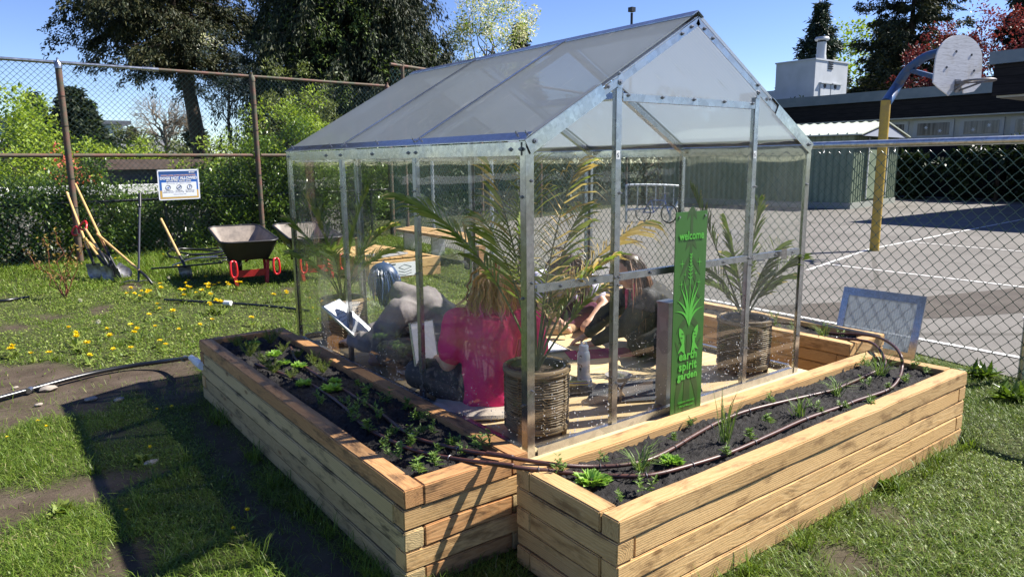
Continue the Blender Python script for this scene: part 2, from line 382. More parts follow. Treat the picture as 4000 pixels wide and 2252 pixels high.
def inpoly(P, Q):
    x, y = P[:, 0], P[:, 1]; r = np.zeros(len(P), bool); j = len(Q) - 1
    for i in range(len(Q)):
        c = ((Q[i, 1] > y) != (Q[j, 1] > y)) & (x < (Q[j, 0] - Q[i, 0]) * (y - Q[i, 1]) / (Q[j, 1] - Q[i, 1] + 1e-12) + Q[i, 0]); r ^= c; j = i
    return r
_ph = npr.uniform(0, 6.28, (24, 2)); _fr = npr.normal(size=(24, 2)) * np.array([1.2, 3.2, 8.])[np.arange(24) % 3][:, None]; _am = np.array([1, .6, .35])[np.arange(24) % 3]
def wob(P):
    return (np.sin(P[:, None, 0] * _fr[None, :, 0] + P[:, None, 1] * _fr[None, :, 1] + _ph[None, :, 0]) * _am).sum(1) / 4.
def bare(P):
    """1 on bare earth, 0 in the grass"""
    out = np.zeros(len(P)); rg = np.random.default_rng(3)
    for k in range(7):
        q = P + np.stack([wob(P), wob(P + 31.7)], 1) * .05 + rg.normal(size=(len(P), 2)) * .03 + np.stack([wob(P * 2.7 + k * 3.1), wob(P * 2.7 - k * 2.3)], 1) * .06; r = np.zeros(len(P))
        for Q in DIRTW: r = np.maximum(r, inpoly(q, Q) * 1.)
        out += r / 7
    return np.clip(out - .12 * np.clip(wob(P * 5.), 0, 1), 0, 1)
FA = np.array([4.42, -.56]); FD = np.array([.1136, 1.])               # line of the low fence
def fence_x(y): return FA[0] + FD[0] * (y - FA[1])

# the ground is one sheet: fine near the camera, coarse out to the horizon
xs = np.unique(np.concatenate([np.linspace(-400, -8, 14), np.arange(-8, 7.01, .08), np.linspace(8, 400, 16)]))
ys = np.unique(np.concatenate([np.linspace(-300, -4, 12), np.arange(-4, 14.01, .08), np.linspace(15, 500, 18)]))
XX, YY = np.meshgrid(xs, ys, indexing='ij'); GP = np.stack([XX.ravel(), YY.ravel()], 1)
gz = np.where((np.abs(GP[:, 0]) < 8) & (GP[:, 1] > -4) & (GP[:, 1] < 14), (wob(GP * 1.6) * .006 + wob(GP * 4.) * .004) * np.clip((fence_x(GP[:, 1]) - GP[:, 0]) / .5, 0, 1), 0) - .004
ni, nj = len(xs), len(ys); ii, jj = np.meshgrid(np.arange(ni - 1), np.arange(nj - 1), indexing='ij'); a = (ii * nj + jj).ravel()
t = NT("earth_and_turf"); c = t.co(); at = t.n("ShaderNodeAttribute", attribute_name="earth")
earth = t.ramp(t.noise(c, 3.5, 6, .65), [(.3, (.045, .032, .023)), (.55, (.085, .064, .047)), (.8, (.125, .098, .074))])
turf = t.ramp(t.noise(c, 5, 4), [(.35, (.035, .042, .016)), (.65, (.075, .085, .03))])
nz = t.noise(c, 22, 4); f = t.math('ADD', at.outputs["Fac"], t.math('MULTIPLY', t.math('SUBTRACT', nz, .5), .6), True)
MAT['ground'] = t.end(t.pbsdf(t.mix(f, turf, earth), .95, 0, t.bump(t.noise(c, 55, 5, .7), .55, .02), .15))
ground = np_mesh("ground", np.column_stack([GP, gz]), np.stack([a, a + nj, a + nj + 1, a + 1], 1), MAT['ground'], loc=(0, 0, 0), smooth=True); tag(ground, kind="structure")
near = (np.abs(GP[:, 0]) < 8) & (GP[:, 1] > -4) & (GP[:, 1] < 14)
bb = np.zeros(len(GP)); bb[near] = bare(GP[near]); bb2 = bb.reshape(ni, nj)
bs = bb2.copy(); bs[1:-1, 1:-1] = (bb2[1:-1, 1:-1] * 2 + bb2[:-2, 1:-1] + bb2[2:, 1:-1] + bb2[1:-1, :-2] + bb2[1:-1, 2:]) / 6
ea = ground.data.attributes.new("earth", 'FLOAT', 'POINT'); ea.data.foreach_set("value", bs.ravel().astype(np.float32))

# ---- asphalt court beyond the low fence
t = NT("old_asphalt"); c = t.co()
a0 = t.ramp(t.noise(c, .55, 5, .6), [(.3, (.095, .088, .078)), (.5, (.135, .126, .113)), (.72, (.175, .164, .148))])
a1 = t.mix(t.ramp(t.noise(c, 60, 3, .7), [(.35, (0, 0, 0)), (.7, (.55, .55, .55))]), a0, (.21, .20, .185))
cr = t.n("ShaderNodeTexVoronoi", feature='DISTANCE_TO_EDGE'); t.l(t.mapv(c, (.22, .22, .22)), cr.inputs["Vector"]); cr.inputs["Scale"].default_value = 1
a1 = t.mix(t.math('MULTIPLY', t.math('LESS_THAN', cr.outputs["Distance"], .006), .6), a1, (.07, .065, .055))
MAT['asphalt'] = t.end(t.pbsdf(a1, .9, 0, t.bump(t.noise(c, 120, 3, .7), .4, .006), .2))
cy = np.linspace(-16, 12.9, 40); m = MB(); edge = [(fence_x(y) + .12 + .05 * math.sin(y * 2.1), y, .004) for y in cy]
m.add(edge + [(26.5, 19.9, .004), (60, 31, .004), (60, -16, .004)], [tuple(range(len(edge) + 3))])
tag(m.build("court", MAT['asphalt'], loc=(0, 0, 0)), kind="structure")
m = MB(); pp = [(5.0, 2.62), (7.0, 1.62), (9.2, .93), (11, .1), (11, -1.4), (9.0, -.2), (7.6, .25), (6.45, .75), (5.4, 1.35), (4.85, 1.8)]  # irregular band of the court surface, darker than the rest
m.add([(x, y, .008) for x, y in pp], [tuple(range(len(pp)))])
tag(m.build("dark_court_band", plain("darker_asphalt", (.065, .055, .047), .9, 0, (.09, .078, .066), 2.5, .3, 90, .2), loc=(0, 0, 0)), kind="structure")
m = MB(); q = .012
def stripe(a, b, w=.06):
    a, b = np.array(a, float), np.array(b, float); d = unit(b - a); n_ = np.array([-d[1], d[0]]) * w / 2
    m.add([(*(a + n_), q), (*(b + n_), q), (*(b - n_), q), (*(a - n_), q)], [(0, 1, 2, 3)])
stripe((8.4, 3.60), (11.7, 4.30)); stripe((11.7, 4.30), (22, 4.95)); stripe((13.5, 4.3), (13.1, -6)); stripe((9.25, 3.8), (8.95, -6)); stripe((5.3, 5.5), (5.06, -6), .07)
t = NT("worn_line_paint"); c = t.co(); wear = t.ramp(t.noise(c, 14, 5, .7), [(.36, (0, 0, 0)), (.46, (1, 1, 1))])
MAT['line'] = t.end(t.pbsdf(t.mix(wear, (.26, .25, .23), (.72, .71, .68)), .8))
tag(m.build("court_markings", MAT['line'], loc=(0, 0, 0)), kind="structure")

# ---- grass: blades and small weeds over the lawn
MAT['grass'] = leafmat("grass_blade", (.070, .140, .012), (.185, .255, .036), .3, .36, 1.5, .45, .3)
MAT['weed'] = leafmat("clover_leaf", (.11, .175, .022), (.27, .32, .075), .3, .28, 2, .5, .3)
MAT['dry'] = leafmat("dry_blade", (.30, .24, .11), (.42, .36, .19), .3, .2)
def lawn(name, poly, dens, h0, h1, w, weed=.0, wsz=.016):
    P = np.array([G(u, v)[:2] if v > 660 else (u, v) for u, v in poly]) if poly[0][1] > 50 else np.array(poly, float)
    lo, hi = P.min(0), P.max(0); n = int((hi - lo).prod() * dens); C = npr.uniform(lo, hi, (n, 2)); C = C[inpoly(C, P)]
    keep = npr.random(len(C)) < np.maximum((1 - bare(C)) ** 1.6, .03 + .10 * (wob(C * 4.) > .55)) * np.clip(.85 + .4 * wob(C * 2.2), .4, 1)
    C = C[keep]
    for x0, x1, y0, y1 in ((-.70, -.06, -.1, 3.06), (-.21, 2.77, -.79, -.17), (2.82, 3.34, -.04, 3.1), (-.12, 2.32, -.13, 3.0), (2.55, 3.9, 7.05, 9.1)):
        C = C[~((C[:, 0] > x0) & (C[:, 0] < x1) & (C[:, 1] > y0) & (C[:, 1] < y1))]
    C = C[C[:, 0] < fence_x(C[:, 1]) + .03]
    n = len(C); c3 = np.column_stack([C, np.full(n, -.006)]); hh = h0 + (h1 - h0) * npr.random(n) ** 1.6 * np.clip(.8 + .6 * wob(C * 1.3 + 5), .35, 1.5)
    d = rdir(n) * [1, 1, .2]; d[:, 2] = np.abs(d[:, 2]) + npr.uniform(.45, 1.3, n)
    isw = npr.random(n) < weed * np.clip(1 + wob(C * .9 + 9), .2, 1.6)
    g = ~isw; V1, F1 = blades(c3[g], d[g], hh[g], w * npr.uniform(.7, 1.3, g.sum()), npr.uniform(.1, 1.1, g.sum()))
    d2 = rdir(isw.sum()) * [1, 1, .3]; d2[:, 2] = np.abs(d2[:, 2]) + .12
    V2, F2 = leaves(c3[isw] + [0, 0, .012] + npr.random((isw.sum(), 1)) * [0, 0, .03], d2, wsz * npr.uniform(.55, 1.3, isw.sum()), wsz * npr.uniform(.3, .7, isw.sum()), np.array([[0, 0, 1.]]))
    F2 = np.concatenate([F2[:, [0, 1, 2]], F2[:, [0, 2, 3]]]); V, F = join([(V1, F1), (V2, F2)])
    mi = np.concatenate([np.where(np.tile(npr.random(g.sum()) < .03, 3), 2, 0), np.ones(len(F2))])
    return tag(np_mesh(name, V, F, [MAT['grass'], MAT['weed'], MAT['dry']], loc=(0, 0, 0), midx=mi), kind="stuff")
lawn("grass", [(-2.9, -1.4), (-2.9, 3.0), (-2.6, 3.9), (.2, 3.9), (.2, .2), (-.75, -.85)], 15000, .03, .095, .0030, .03)
lawn("grass", [(-.3, -1.9), (-.3, -.6), (2.6, -.6), (5.2, 1.8), (5.0, -1.9)], 13000, .02, .085, .0032, .16)
lawn("grass", [(-4.5, 3.9), (-5, 9), (4.8, 9), (4.8, 2.9), (1, 2.9), (1, 3.9)], 2700, .03, .085, .0060, .32, .030)
lawn("grass", [(-6.5, 9), (-6.5, 12.9), (6, 12.9), (5.8, 9)], 1500, .06, .22, .009, .16, .045)

# taller tufts left standing along the beds and here and there
tq = []
for (x0, y0, x1, y1, n) in ((-.74, -.1, -.74, 3.0, 26), (-.2, -.83, 2.75, -.83, 30), (2.82, -.8, 2.84, -.2, 6)):
    for k in range(n): f = rnd.random(); tq.append((x0 + (x1 - x0) * f + rnd.uniform(-.05, .02), y0 + (y1 - y0) * f - rnd.uniform(0, .05)))
for k in range(150): tq.append((rnd.uniform(-2.6, 5.0), rnd.uniform(-1.8, 5.5)))
tq = np.array(tq); ok = ~((tq[:, 0] > -.70) & (tq[:, 0] < 2.80) & (tq[:, 1] > -.79) & (tq[:, 1] < 3.1)) & (tq[:, 0] < fence_x(tq[:, 1])) & ~((tq[:, 0] > 2.8) & (tq[:, 0] < 3.36) & (tq[:, 1] > -.03) & (tq[:, 1] < 3.1)) & (bare(tq) < .7); tq = tq[ok]
c3 = np.repeat(tq, 26, 0) + npr.normal(size=(len(tq) * 26, 2)) * .022; c3 = np.column_stack([c3, np.zeros(len(c3))]); d_ = rdir(len(c3)) * [.6, .6, .1] + [0, 0, 1.]
V, F = blades(c3, d_, npr.uniform(.06, .16, len(c3)), npr.uniform(.0028, .0045, len(c3)), npr.uniform(.2, 1.0, len(c3))); tag(np_mesh("grass", V, F, MAT['grass'], loc=(0, 0, 0)), kind="stuff")
# ================================================================ timber beds
def plank(parent, a, b, z0, h, th, mat, name="timber", over=0):
    """a sawn timber from a to b (plan), its lower face at z0; small chamfers, a slightly uneven set"""
    a, b = np.array(a, float), np.array(b, float); L = np.linalg.norm(b - a); ang = math.atan2(*(b - a)[::-1])
    bm = bmesh.new(); bmesh.ops.create_cube(bm, size=1)
    bmesh.ops.scale(bm, vec=(L - .002, th - rnd.uniform(0, .004), h - rnd.uniform(.003, .008)), verts=bm.verts)
    bmesh.ops.subdivide_edges(bm, edges=[e for e in bm.edges if abs((e.verts[0].co - e.verts[1].co).x) > L * .5], cuts=10)
    bmesh.ops.bevel(bm, geom=[e for e in bm.edges if len(e.link_faces) == 2 and e.calc_face_angle() > 1], offset=.005, segments=2, affect='EDGES')
    bow, ph, am = rnd.uniform(-.004, .004), rnd.random() * 6, rnd.uniform(.0006, .0016)
    for v in bm.verts:
        k = math.cos(v.co.x / L * math.pi); v.co.y += bow * k + am * math.sin(v.co.x * 9 + ph + v.co.z * 30); v.co.z += am * math.sin(v.co.x * 13 + ph * 2)
    me = bpy.data.meshes.new(name); bm.to_mesh(me); bm.free()
    c = np.array([(a[0] + b[0]) / 2, (a[1] + b[1]) / 2, z0 + h / 2])
    me.materials.append(mat); me.polygons.foreach_set("use_smooth", np.ones(len(me.polygons), bool)); me.set_sharp_from_angle(angle=R_(35))
    o = bpy.data.objects.new(name, me); COL.objects.link(o); o.parent = parent; o.location = c - LOC[parent.name]; o.rotation_euler = (0, 0, ang + (math.pi if rnd.random() < .5 else 0)); LOC[o.name] = c
    return o
BT = D + .087; CH = .09; TH = .092
def soil_mat():
    t = NT("damp_soil"); c = t.co(); n1 = t.noise(c, 42, 6, .7); n2 = t.noise(c, 6, 3)
    colr = t.ramp(t.math('ADD', t.math('MULTIPLY', n1, .7), t.math('MULTIPLY', n2, .3)), [(.35, (.010, .009, .009)), (.55, (.030, .027, .026)), (.75, (.075, .066, .060))])
    return t.end(t.pbsdf(colr, .8, 0, t.bump(t.noise(c, 75, 6, .75), .9, .02), .3))
MAT['soil'] = soil_mat(); MAT['deckply'] = None
def bed(label, x0, x1, y0, y1, longax, mats_top, mats_side, base=0.):
    b = thing("timber_bed", label, "raised bed", ((x0 + x1) / 2, (y0 + y1) / 2, base), "raised timber garden beds")
    for k in range(5):
        z = BT - CH * (k + 1); mt = mats_top if k == 0 else mats_side[k % len(mats_side)]; j = lambda: rnd.uniform(-.005, .005)
        full = (k % 2 == 0); o_ = TH
        if longax == 'y':
            e = 0 if full else o_
            plank(b, (x0 + TH / 2 + j(), y0 + e), (x0 + TH / 2 + j() * .3, y1 - e), z, CH, TH, mt); plank(b, (x1 - TH / 2, y0 + e), (x1 - TH / 2 + j(), y1 - e), z, CH, TH, mt)
            f = o_ if full else 0
            plank(b, (x0 + f, y0 + TH / 2 + j()), (x1 - f, y0 + TH / 2 + j()), z, CH, TH, mats_side[(k + 1) % len(mats_side)] if k else mats_top); plank(b, (x0 + f, y1 - TH / 2), (x1 - f, y1 - TH / 2), z, CH, TH, mt)
        else:
            e = 0 if full else o_
            plank(b, (x0 + e, y0 + TH / 2 + j()), (x1 - e, y0 + TH / 2 + j() * .3), z, CH, TH, mt); plank(b, (x0 + e, y1 - TH / 2), (x1 - e, y1 - TH / 2), z, CH, TH, mt)
            f = o_ if full else 0
            plank(b, (x0 + TH / 2 + j(), y0 + f), (x0 + TH / 2 + j(), y1 - f), z, CH, TH, mats_side[(k + 1) % len(mats_side)]); plank(b, (x1 - TH / 2, y0 + f), (x1 - TH / 2, y1 - f), z, CH, TH, mt)
    # soil, crumbly on top
    nx, ny = int((x1 - x0) / .014), int((y1 - y0) / .014)
    X_, Y_ = np.meshgrid(np.linspace(x0 + TH - .01, x1 - TH + .01, nx), np.linspace(y0 + TH - .01, y1 - TH + .01, ny), indexing='ij')
    P_ = np.stack([X_.ravel(), Y_.ravel()], 1); hz = wob(P_ * 3) * .012 + wob(P_ * 9) * .008 + npr.normal(size=len(P_)) * .0045 + (npr.random(len(P_)) < .05) * npr.uniform(0, .02, len(P_))
    Z_ = BT - .045 + hz; i_, j_ = np.meshgrid(np.arange(nx - 1), np.arange(ny - 1), indexing='ij'); a_ = (i_ * ny + j_).ravel()
    np_mesh("soil", np.column_stack([P_, Z_]), np.stack([a_, a_ + ny, a_ + ny + 1, a_ + 1], 1), MAT['soil'], b, smooth=False)
    return b
bedL = bed("long dark stained timber bed with feathery seedlings along the greenhouse's left wall", -.694, -.066, -.092, 3.049, 'y', MAT['brown'], [MAT['wet'], MAT['wet']])
bedR = bed("long pale new timber bed with grass tufts across the door end of the greenhouse", -.203, 2.763, -.781, -.175, 'x', MAT['pale'], [MAT['pale'], MAT['pale'], MAT['pale']])
bed3 = bed("pale timber bed behind the wicker pot, running along the chain link fence", 2.83, 3.32, -.02, 3.05, 'y', MAT['pale'], [MAT['pale']])
for o in bedL.children:                                # the short end timbers are drier and warmer than the stained sides
    if o.name.startswith("timber") and abs(math.sin(o.rotation_euler.z)) < .1 and o.location.z < BT - CH: o.data.materials[0] = MAT['brown'] if rnd.random() < .4 else MAT['pale']

# ================================================================ plywood deck
t = NT("plywood"); c = t.co(); w = t.noise(t.mapv(c, (1.3, 9, 1)), 1.6, 4, .6, .6); fine = t.noise(t.mapv(c, (4, 120, 4)), 1.5, 2)
colr = t.ramp(t.math('ADD', t.math('MULTIPLY', w, .7), t.math('MULTIPLY', fine, .3)), [(.32, (.76, .61, .38)), (.5, (.68, .51, .28)), (.68, (.54, .37, .18))])
vo = t.n("ShaderNodeTexVoronoi"); t.l(t.mapv(c, (1.2, 3, 1)), vo.inputs["Vector"]); vo.inputs["Scale"].default_value = 1.6
colr = t.mix(t.math('MULTIPLY', t.ramp(vo.outputs["Distance"], [(.04, (1, 1, 1)), (.10, (0, 0, 0))]), .6), colr, (.28, .15, .05))
MAT['ply'] = t.end(t.pbsdf(colr, .6, 0, t.bump(fine, .2, .003), .3))
deck = thing("plywood_deck", "pale plywood deck under the greenhouse that the people sit on", "deck", (1.1, 1.4, 0))
for k, (a_, b_) in enumerate(((-.11, .56), (.563, 1.19), (1.193, 1.82), (1.823, 2.45), (2.453, 3.0))):
    MB().box((-.05, a_, D - .02), (2.30, b_, D)).build("deck_board", MAT['ply'], deck)
m = MB(); m.box((-.045, -.105, 0), (2.295, -.06, D - .021)); m.box((-.045, 2.95, 0), (2.295, 2.995, D - .021)); m.box((-.045, -.058, 0), (0, 2.948, D - .021)); m.box((2.25, -.058, 0), (2.295, 2.948, D - .021))
m.build("joist_frame", MAT['pale'], deck)

# ================================================================ greenhouse
W, L, EV, RG = 2.218, 2.904, D + 1.44, D + 2.078
gh = thing("greenhouse", "small clear greenhouse with a galvanised frame and a milky ribbed roof", "greenhouse", (W / 2, L / 2, D))
S1, S2 = .983, 1.942; DX1, DX2 = .561, 1.647; HZ, MZ = D + 1.657, D + .79
sl = (RG - EV) / (W / 2); nl = np.array([-sl, 0, 1]) / math.hypot(1, sl); nr = np.array([sl, 0, 1]) / math.hypot(1, sl)
def rafter_z(x): return EV + sl * (x if x < W / 2 else W - x)
def angle_post(x, y, sx, sy, z0, z1, w=.06):
    m = MB(); m.box((min(x, x + sx * w), min(y, y + sy * .003), z0), (max(x, x + sx * w), max(y, y + sy * .003), z1))
    m.box((min(x, x + sx * .003), min(y + sy * .004, y + sy * w), z0), (max(x, x + sx * .003), max(y + sy * .004, y + sy * w), z1)); return m
for x, y, sx, sy in ((0, 0, 1, 1), (W, 0, -1, 1), (0, L, 1, -1), (W, L, -1, -1)):
    angle_post(x, y, sx, sy, D, EV + .01, .043).build("corner_post", MAT['alu'], gh)
def stud(a, b, out, w=.034, d=.026, name="stud"):
    """channel bar from a to b; out is the way its web faces"""
    a, b, out = np.array(a, float), np.array(b, float), np.array(out, float); dd = unit(b - a); sd = np.cross(dd, out); m = MB(); Ln = np.linalg.norm(b - a)
    m.obox((a + b) / 2, dd * Ln / 2, sd * w / 2, out * .001); 
    for k in (-1, 1): m.obox((a + b) / 2 - out * d / 2 + sd * k * (w / 2 - .001), dd * Ln / 2, sd * .001, out * d / 2 - out * .0015)
    m.obox((a + b) / 2 - out * .004, dd * Ln / 2, sd * .005, out * .004)
    return m.build(name, MAT['galv'], gh)
for y in (S1, S2):
    stud((.004, y, D), (.004, y, EV - .05), (-1, 0, 0)); stud((W - .004, y, D), (W - .004, y, EV - .05), (1, 0, 0))
for x in (DX1, DX2): stud((x, .003, D), (x, .003, HZ + .035), (0, -1, 0), .036, .028, "door_post"); stud((x, L - .003, D), (x, L - .003, rafter_z(x) - .03), (0, 1, 0), .046, .03)
stud((DX1 + .024, .002, HZ - .01), (DX2 - .024, .002, HZ - .01), (0, -1, 0), .036, .028, "door_header")
for a_, b_ in ((.06, DX1 - .024), (DX1 + .024, DX2 - .024), (DX2 + .024, W - .06)): stud((a_, .002, MZ), (b_, .002, MZ), (0, -1, 0), .034, .026, "mid_rail")
stud((.06, L - .004, EV - .05), (W - .06, L - .004, EV - .05), (0, 1, 0), .05, .028, "back_rail")
for a_, b_, o_ in (((.06, 0, D + .02), (W - .06, 0, D + .02), (0, -1, 0)), ((.06, L, D + .02), (W - .06, L, D + .02), (0, 1, 0)), ((0, .06, D + .02), (0, L - .06, D + .02), (-1, 0, 0)), ((W, .06, D + .02), (W, L - .06, D + .02), (1, 0, 0))): stud(a_, b_, o_, .04, .03, "base_rail")
for x, s in ((-.004, -1), (W + .004, 1)):              # eave beams, each with a sloping drip cap
    m = MB(); m.box((x - .002, .03, EV - .062), (x + .002, L - .03, EV - .004)); m.build("eave_beam", MAT['alu'], gh)
    m = MB(); k = 1 if s < 0 else -1; a_ = np.array([x + s * .006, 0, EV + .002]); b_ = a_ + np.array([k * .05, 0, sl * .05]) + np.array([0, 0, .006]); m.prism([a_, b_, b_ + [0, 0, .003], a_ + [0, 0, .003]], (0, L, 0)); m.build("drip_cap", MAT['alu'], gh)
m = MB(); m.prism([(W / 2 - .045, 0, RG - .045 * sl + .012), (W / 2, 0, RG + .012), (W / 2 + .045, 0, RG - .045 * sl + .012), (W / 2 + .045, 0, RG - .045 * sl + .016), (W / 2, 0, RG + .017), (W / 2 - .045, 0, RG - .045 * sl + .016)], (0, L, 0)); m.build("ridge_cap", MAT['galv'], gh)
m = MB(); m.box((W / 2 - .02, .01, RG - .06), (W / 2 + .02, L - .01, RG - .02)); m.build("ridge_beam", MAT['galv'], gh)
for y, o_ in ((.0, -1), (S1, 0), (S2, 0), (L, 1)):     # rafters
    for sx in (0, 1):
        xa = .012 if sx == 0 else W - .012; a_ = np.array([xa, y, EV - .012]); b_ = np.array([W / 2, y, RG - .022])
        n_ = nl if sx == 0 else nr
        if o_ == 0: m = MB().bar(a_ - n_ * .016, b_ - n_ * .016, .03, .04, n_)
        else:
            m = MB().bar(a_ - n_ * .016, b_ - n_ * .016, .036, .003, n_); m.bar(a_ + n_ * .008 - [0, o_ * .02, 0], b_ + n_ * .008 - [0, o_ * .02, 0], .003, .04, n_)
        m.build("rafter", MAT['galv'], gh)
        if o_ == -1:
            dd = unit(b_ - a_); p0 = a_ - n_ * .012 + [0, -.006, 0]; q = MB().bar(p0 - dd * .012, p0 + dd * (.50 if sx == 0 else .43), .066, .003, n_); q.bar(p0 - dd * .012 + n_ * .034 + [0, .022, 0], p0 + dd * .50 + n_ * .034 + [0, .022, 0], .003, .045, n_); q.build("eave_brace", MAT['alu'], gh)
MAT['twin'] = twinwall("ribbed_polycarbonate")
def slope_sheet(left, y0, y1, t0=0., t1=1., up=.004):
    xa = 0 if left else W; s = 1 if left else -1; n_ = nl if left else nr; P_ = lambda t, y: np.array([xa + s * W / 2 * t, y, EV + (RG - EV) * t]) + n_ * up
    return MB().prism([P_(t0, y0), P_(t1, y0), P_(t1, y1), P_(t0, y1)], n_ * .006)
ys3 = [.004, S1, S2, L - .004]
for i in range(3):
    slope_sheet(True, ys3[i] + .001, ys3[i + 1] - .001).build("roof_panel", MAT['twin'], gh)
    slope_sheet(False, ys3[i] + .001, ys3[i + 1] - .001, 0, .52 if i == 1 else 1).build("roof_panel", MAT['twin'], gh)
for y in (S1, S2):
    for l_ in (True, False): slope_sheet(l_, y - .012, y + .012, .02, .985, .0105).build("cover_strip", MAT['alu'], gh)
MB().bar((W - W / 2 * .52, S1, EV + (RG - EV) * .52 + .01), (W - W / 2 * .52, S2, EV + (RG - EV) * .52 + .01), .05, .02, nr).build("vent_sill", MAT['alu'], gh)
MAT['bolt'] = plain("zinc_bolt", (.35, .35, .36), .35, .9)
def bolt(p, n_, r=.009):
    n_ = np.array(n_, float); p = np.array(p, float); MB().tube([p, p + n_ * .005], r, 6).tube([p + n_ * .005, p + n_ * .012], r * .5, 6).build("bolt", MAT['bolt'], gh)
for y in (.03, .1, S1 - .04, S1 + .04, 1.46, S2 - .03, S2 + .2, L - .06): bolt((-.006, y, EV - .035), (-1, 0, 0)); bolt(np.array([.03, y, EV + .03]) + nl * .006, nl, .007)
for z in (D + .25, D + .75, D + 1.2):
    bolt((-.001, .03, z), (-1, 0, 0), .007); bolt((.03, -.001, z + .07), (0, -1, 0), .007); bolt((W - .03, -.001, z), (0, -1, 0), .008); bolt((DX1 + .012, -.001, z), (0, -1, 0), .007); bolt((DX2 + .012, -.001, z), (0, -1, 0), .007)
    for y in (S1, S2): bolt((-.001, y, z), (-1, 0, 0), .006)
for x in (.2, .42, DX1 - .012, DX1 + .014, .8, 1.1, 1.4, DX2 - .012, DX2 + .014, 1.9, 2.08): bolt((x, -.001, MZ), (0, -1, 0), .008)
for x in (.62, .86, 1.1, 1.35, 1.6): bolt((x, -.001, HZ), (0, -1, 0), .008)
for k in (.05, .12): 
    for s in (-1, 1): bolt((W / 2 + s * k, -.004, RG - .04 - sl * k), (0, -1, 0), .009)
for t_ in (.03, .42): bolt((W / 2 * t_ + .01, -.01, EV + (RG - EV) * t_ - .02), (0, -1, 0), .011); bolt((W - W / 2 * t_ - .01, -.01, EV + (RG - EV) * t_ - .02), (0, -1, 0), .011)
for x in (DX1, DX2): bolt((x, -.002, rafter_z(x) - .05), (0, -1, 0), .014); bolt((x - .01, -.004, rafter_z(x) - .01), (0, -1, 0), .009)
for x in (DX1, DX2):                                   # hanger straps from the rafters to the door posts, and their number tags
    MB().bar((x, -.001, HZ + .03), (x, -.001, rafter_z(x) - .005), .03, .003, (1, 0, 0)).build("hanger_strap", MAT['galv'], gh)
    tg = MB().box((x - .02, -.003, D + 1.36), (x + .004, -.0015, D + 1.40)).build("number_tag", MAT['white'], gh)
    text(tg, "5", .03, Matrix.Translation((x - .008, -.0036, D + 1.38)) @ Matrix.Rotation(math.pi / 2, 4, 'X') @ Matrix.Rotation(math.pi, 4, 'Z'), MAT['black'])
MB().box((1.93, -.022, MZ - .03), (1.985, -.020, MZ + .03)).build("maker_plate", plain("printed_plate", (.30, .28, .26), .4, .5, (.12, .11, .10), 60, stretch=(1, 1, 6)), gh)
# panes
MAT['pane_front'] = clear_sheet("clear_sheet_splashed", .8, .75, scratch=.04, top=.75); MAT['pane_left'] = clear_sheet("clear_sheet", .8, .5, scratch=.05, top=.35); MAT['pane_back'] = clear_sheet("clear_sheet_clean", .8, 0, scratch=.012)
def pane(pts, m_, n_): MB().prism(pts, np.array(n_) * .0015).build("wall_pane", m_, gh, loc=np.min(np.array(pts), 0))
z0, z1 = D + .01, EV - .06
for a_, b_ in zip(ys3[:-1], ys3[1:]):
    pane([(.006, a_ + .006, z0), (.006, b_ - .006, z0), (.006, b_ - .006, z1), (.006, a_ + .006, z1)], MAT['pane_left'], (1, 0, 0)); pane([(W - .008, a_ + .006, z0), (W - .008, b_ - .006, z0), (W - .008, b_ - .006, z1), (W - .008, a_ + .006, z1)], MAT['pane_back'], (1, 0, 0))
for y, m_, d_ in ((.006, MAT['pane_front'], 1), (L - .008, MAT['pane_back'], 1)):
    pane([(.01, y, z0), (DX1 - .004, y, z0), (DX1 - .004, y, rafter_z(DX1) - .03), (.01, y, EV - .02)], m_, (0, .0015 / .0015, 0)); pane([(DX2 + .004, y, z0), (W - .01, y, z0), (W - .01, y, EV - .02), (DX2 + .004, y, rafter_z(DX2) - .03)], m_, (0, 1, 0))
    pane([(DX1 + .004, y, z0), (DX2 - .004, y, z0), (DX2 - .004, y, HZ - .03), (DX1 + .004, y, HZ - .03)], m_, (0, 1, 0))

# ================================================================ drip hoses
zL = zs(700, 1200, .7254); zR = zs(1900, 1300, .6567); z3 = zs(3000, 1200, .7257); SH = BT - .022; TP = BT + .012
def hose(name, pts, r, label, clips=None):
    h = thing(name, label, "hose", tuple(pts[0]), "brown drip hoses"); q = spline(pts, len(pts) * 9)
    MB().tube(q, r, 10).build("tube", MAT['hose'], h, smooth=True)
    for i in range(6, len(q) - 6, 13):
        p = q[i]; d = unit(q[i + 1] - q[i - 1]); s = np.cross(d, [0, 0, 1.]); arch = [p + s * math.cos(a) * (r + .003) + np.array([0, 0, 1]) * (math.sin(a) * (r + .003)) for a in np.linspace(0, math.pi, 7)]
        if p[2] < TP - .01: MB().tube([arch[0] - [0, 0, .03]] + arch + [arch[-1] - [0, 0, .03]], .002, 5).build("staple", MAT['steel'], h)
    return h
h1 = [zL(600, 215, SH), zL(640, 290, SH), zL(770, 380, SH), zL(920, 465, SH), zL(1070, 560, SH), zL(1250, 690, SH), zL(1430, 745, SH), zL(1600, 780, TP), zL(1800, 805, TP + .01), zR(0, 710, TP + .015), zR(200, 750, TP + .005), zR(450, 785, SH + .02), zR(640, 793, SH), zR(800, 785, SH), zR(960, 755, SH), zR(1100, 690, SH), zR(1250, 600, SH), zR(1400, 520, SH), zR(1560, 460, SH), zR(1800, 400, SH), zR(2040, 345, SH), z3(400, 425, SH), z3(555, 355, SH), z3(620, 320, SH + .02), z3(628, 280, TP), z3(590, 215, TP + .03), z3(540, 185, TP + .02), z3(450, 172, TP), z3(380, 168, SH + .01), z3(280, 162, SH), z3(190, 160, SH)]
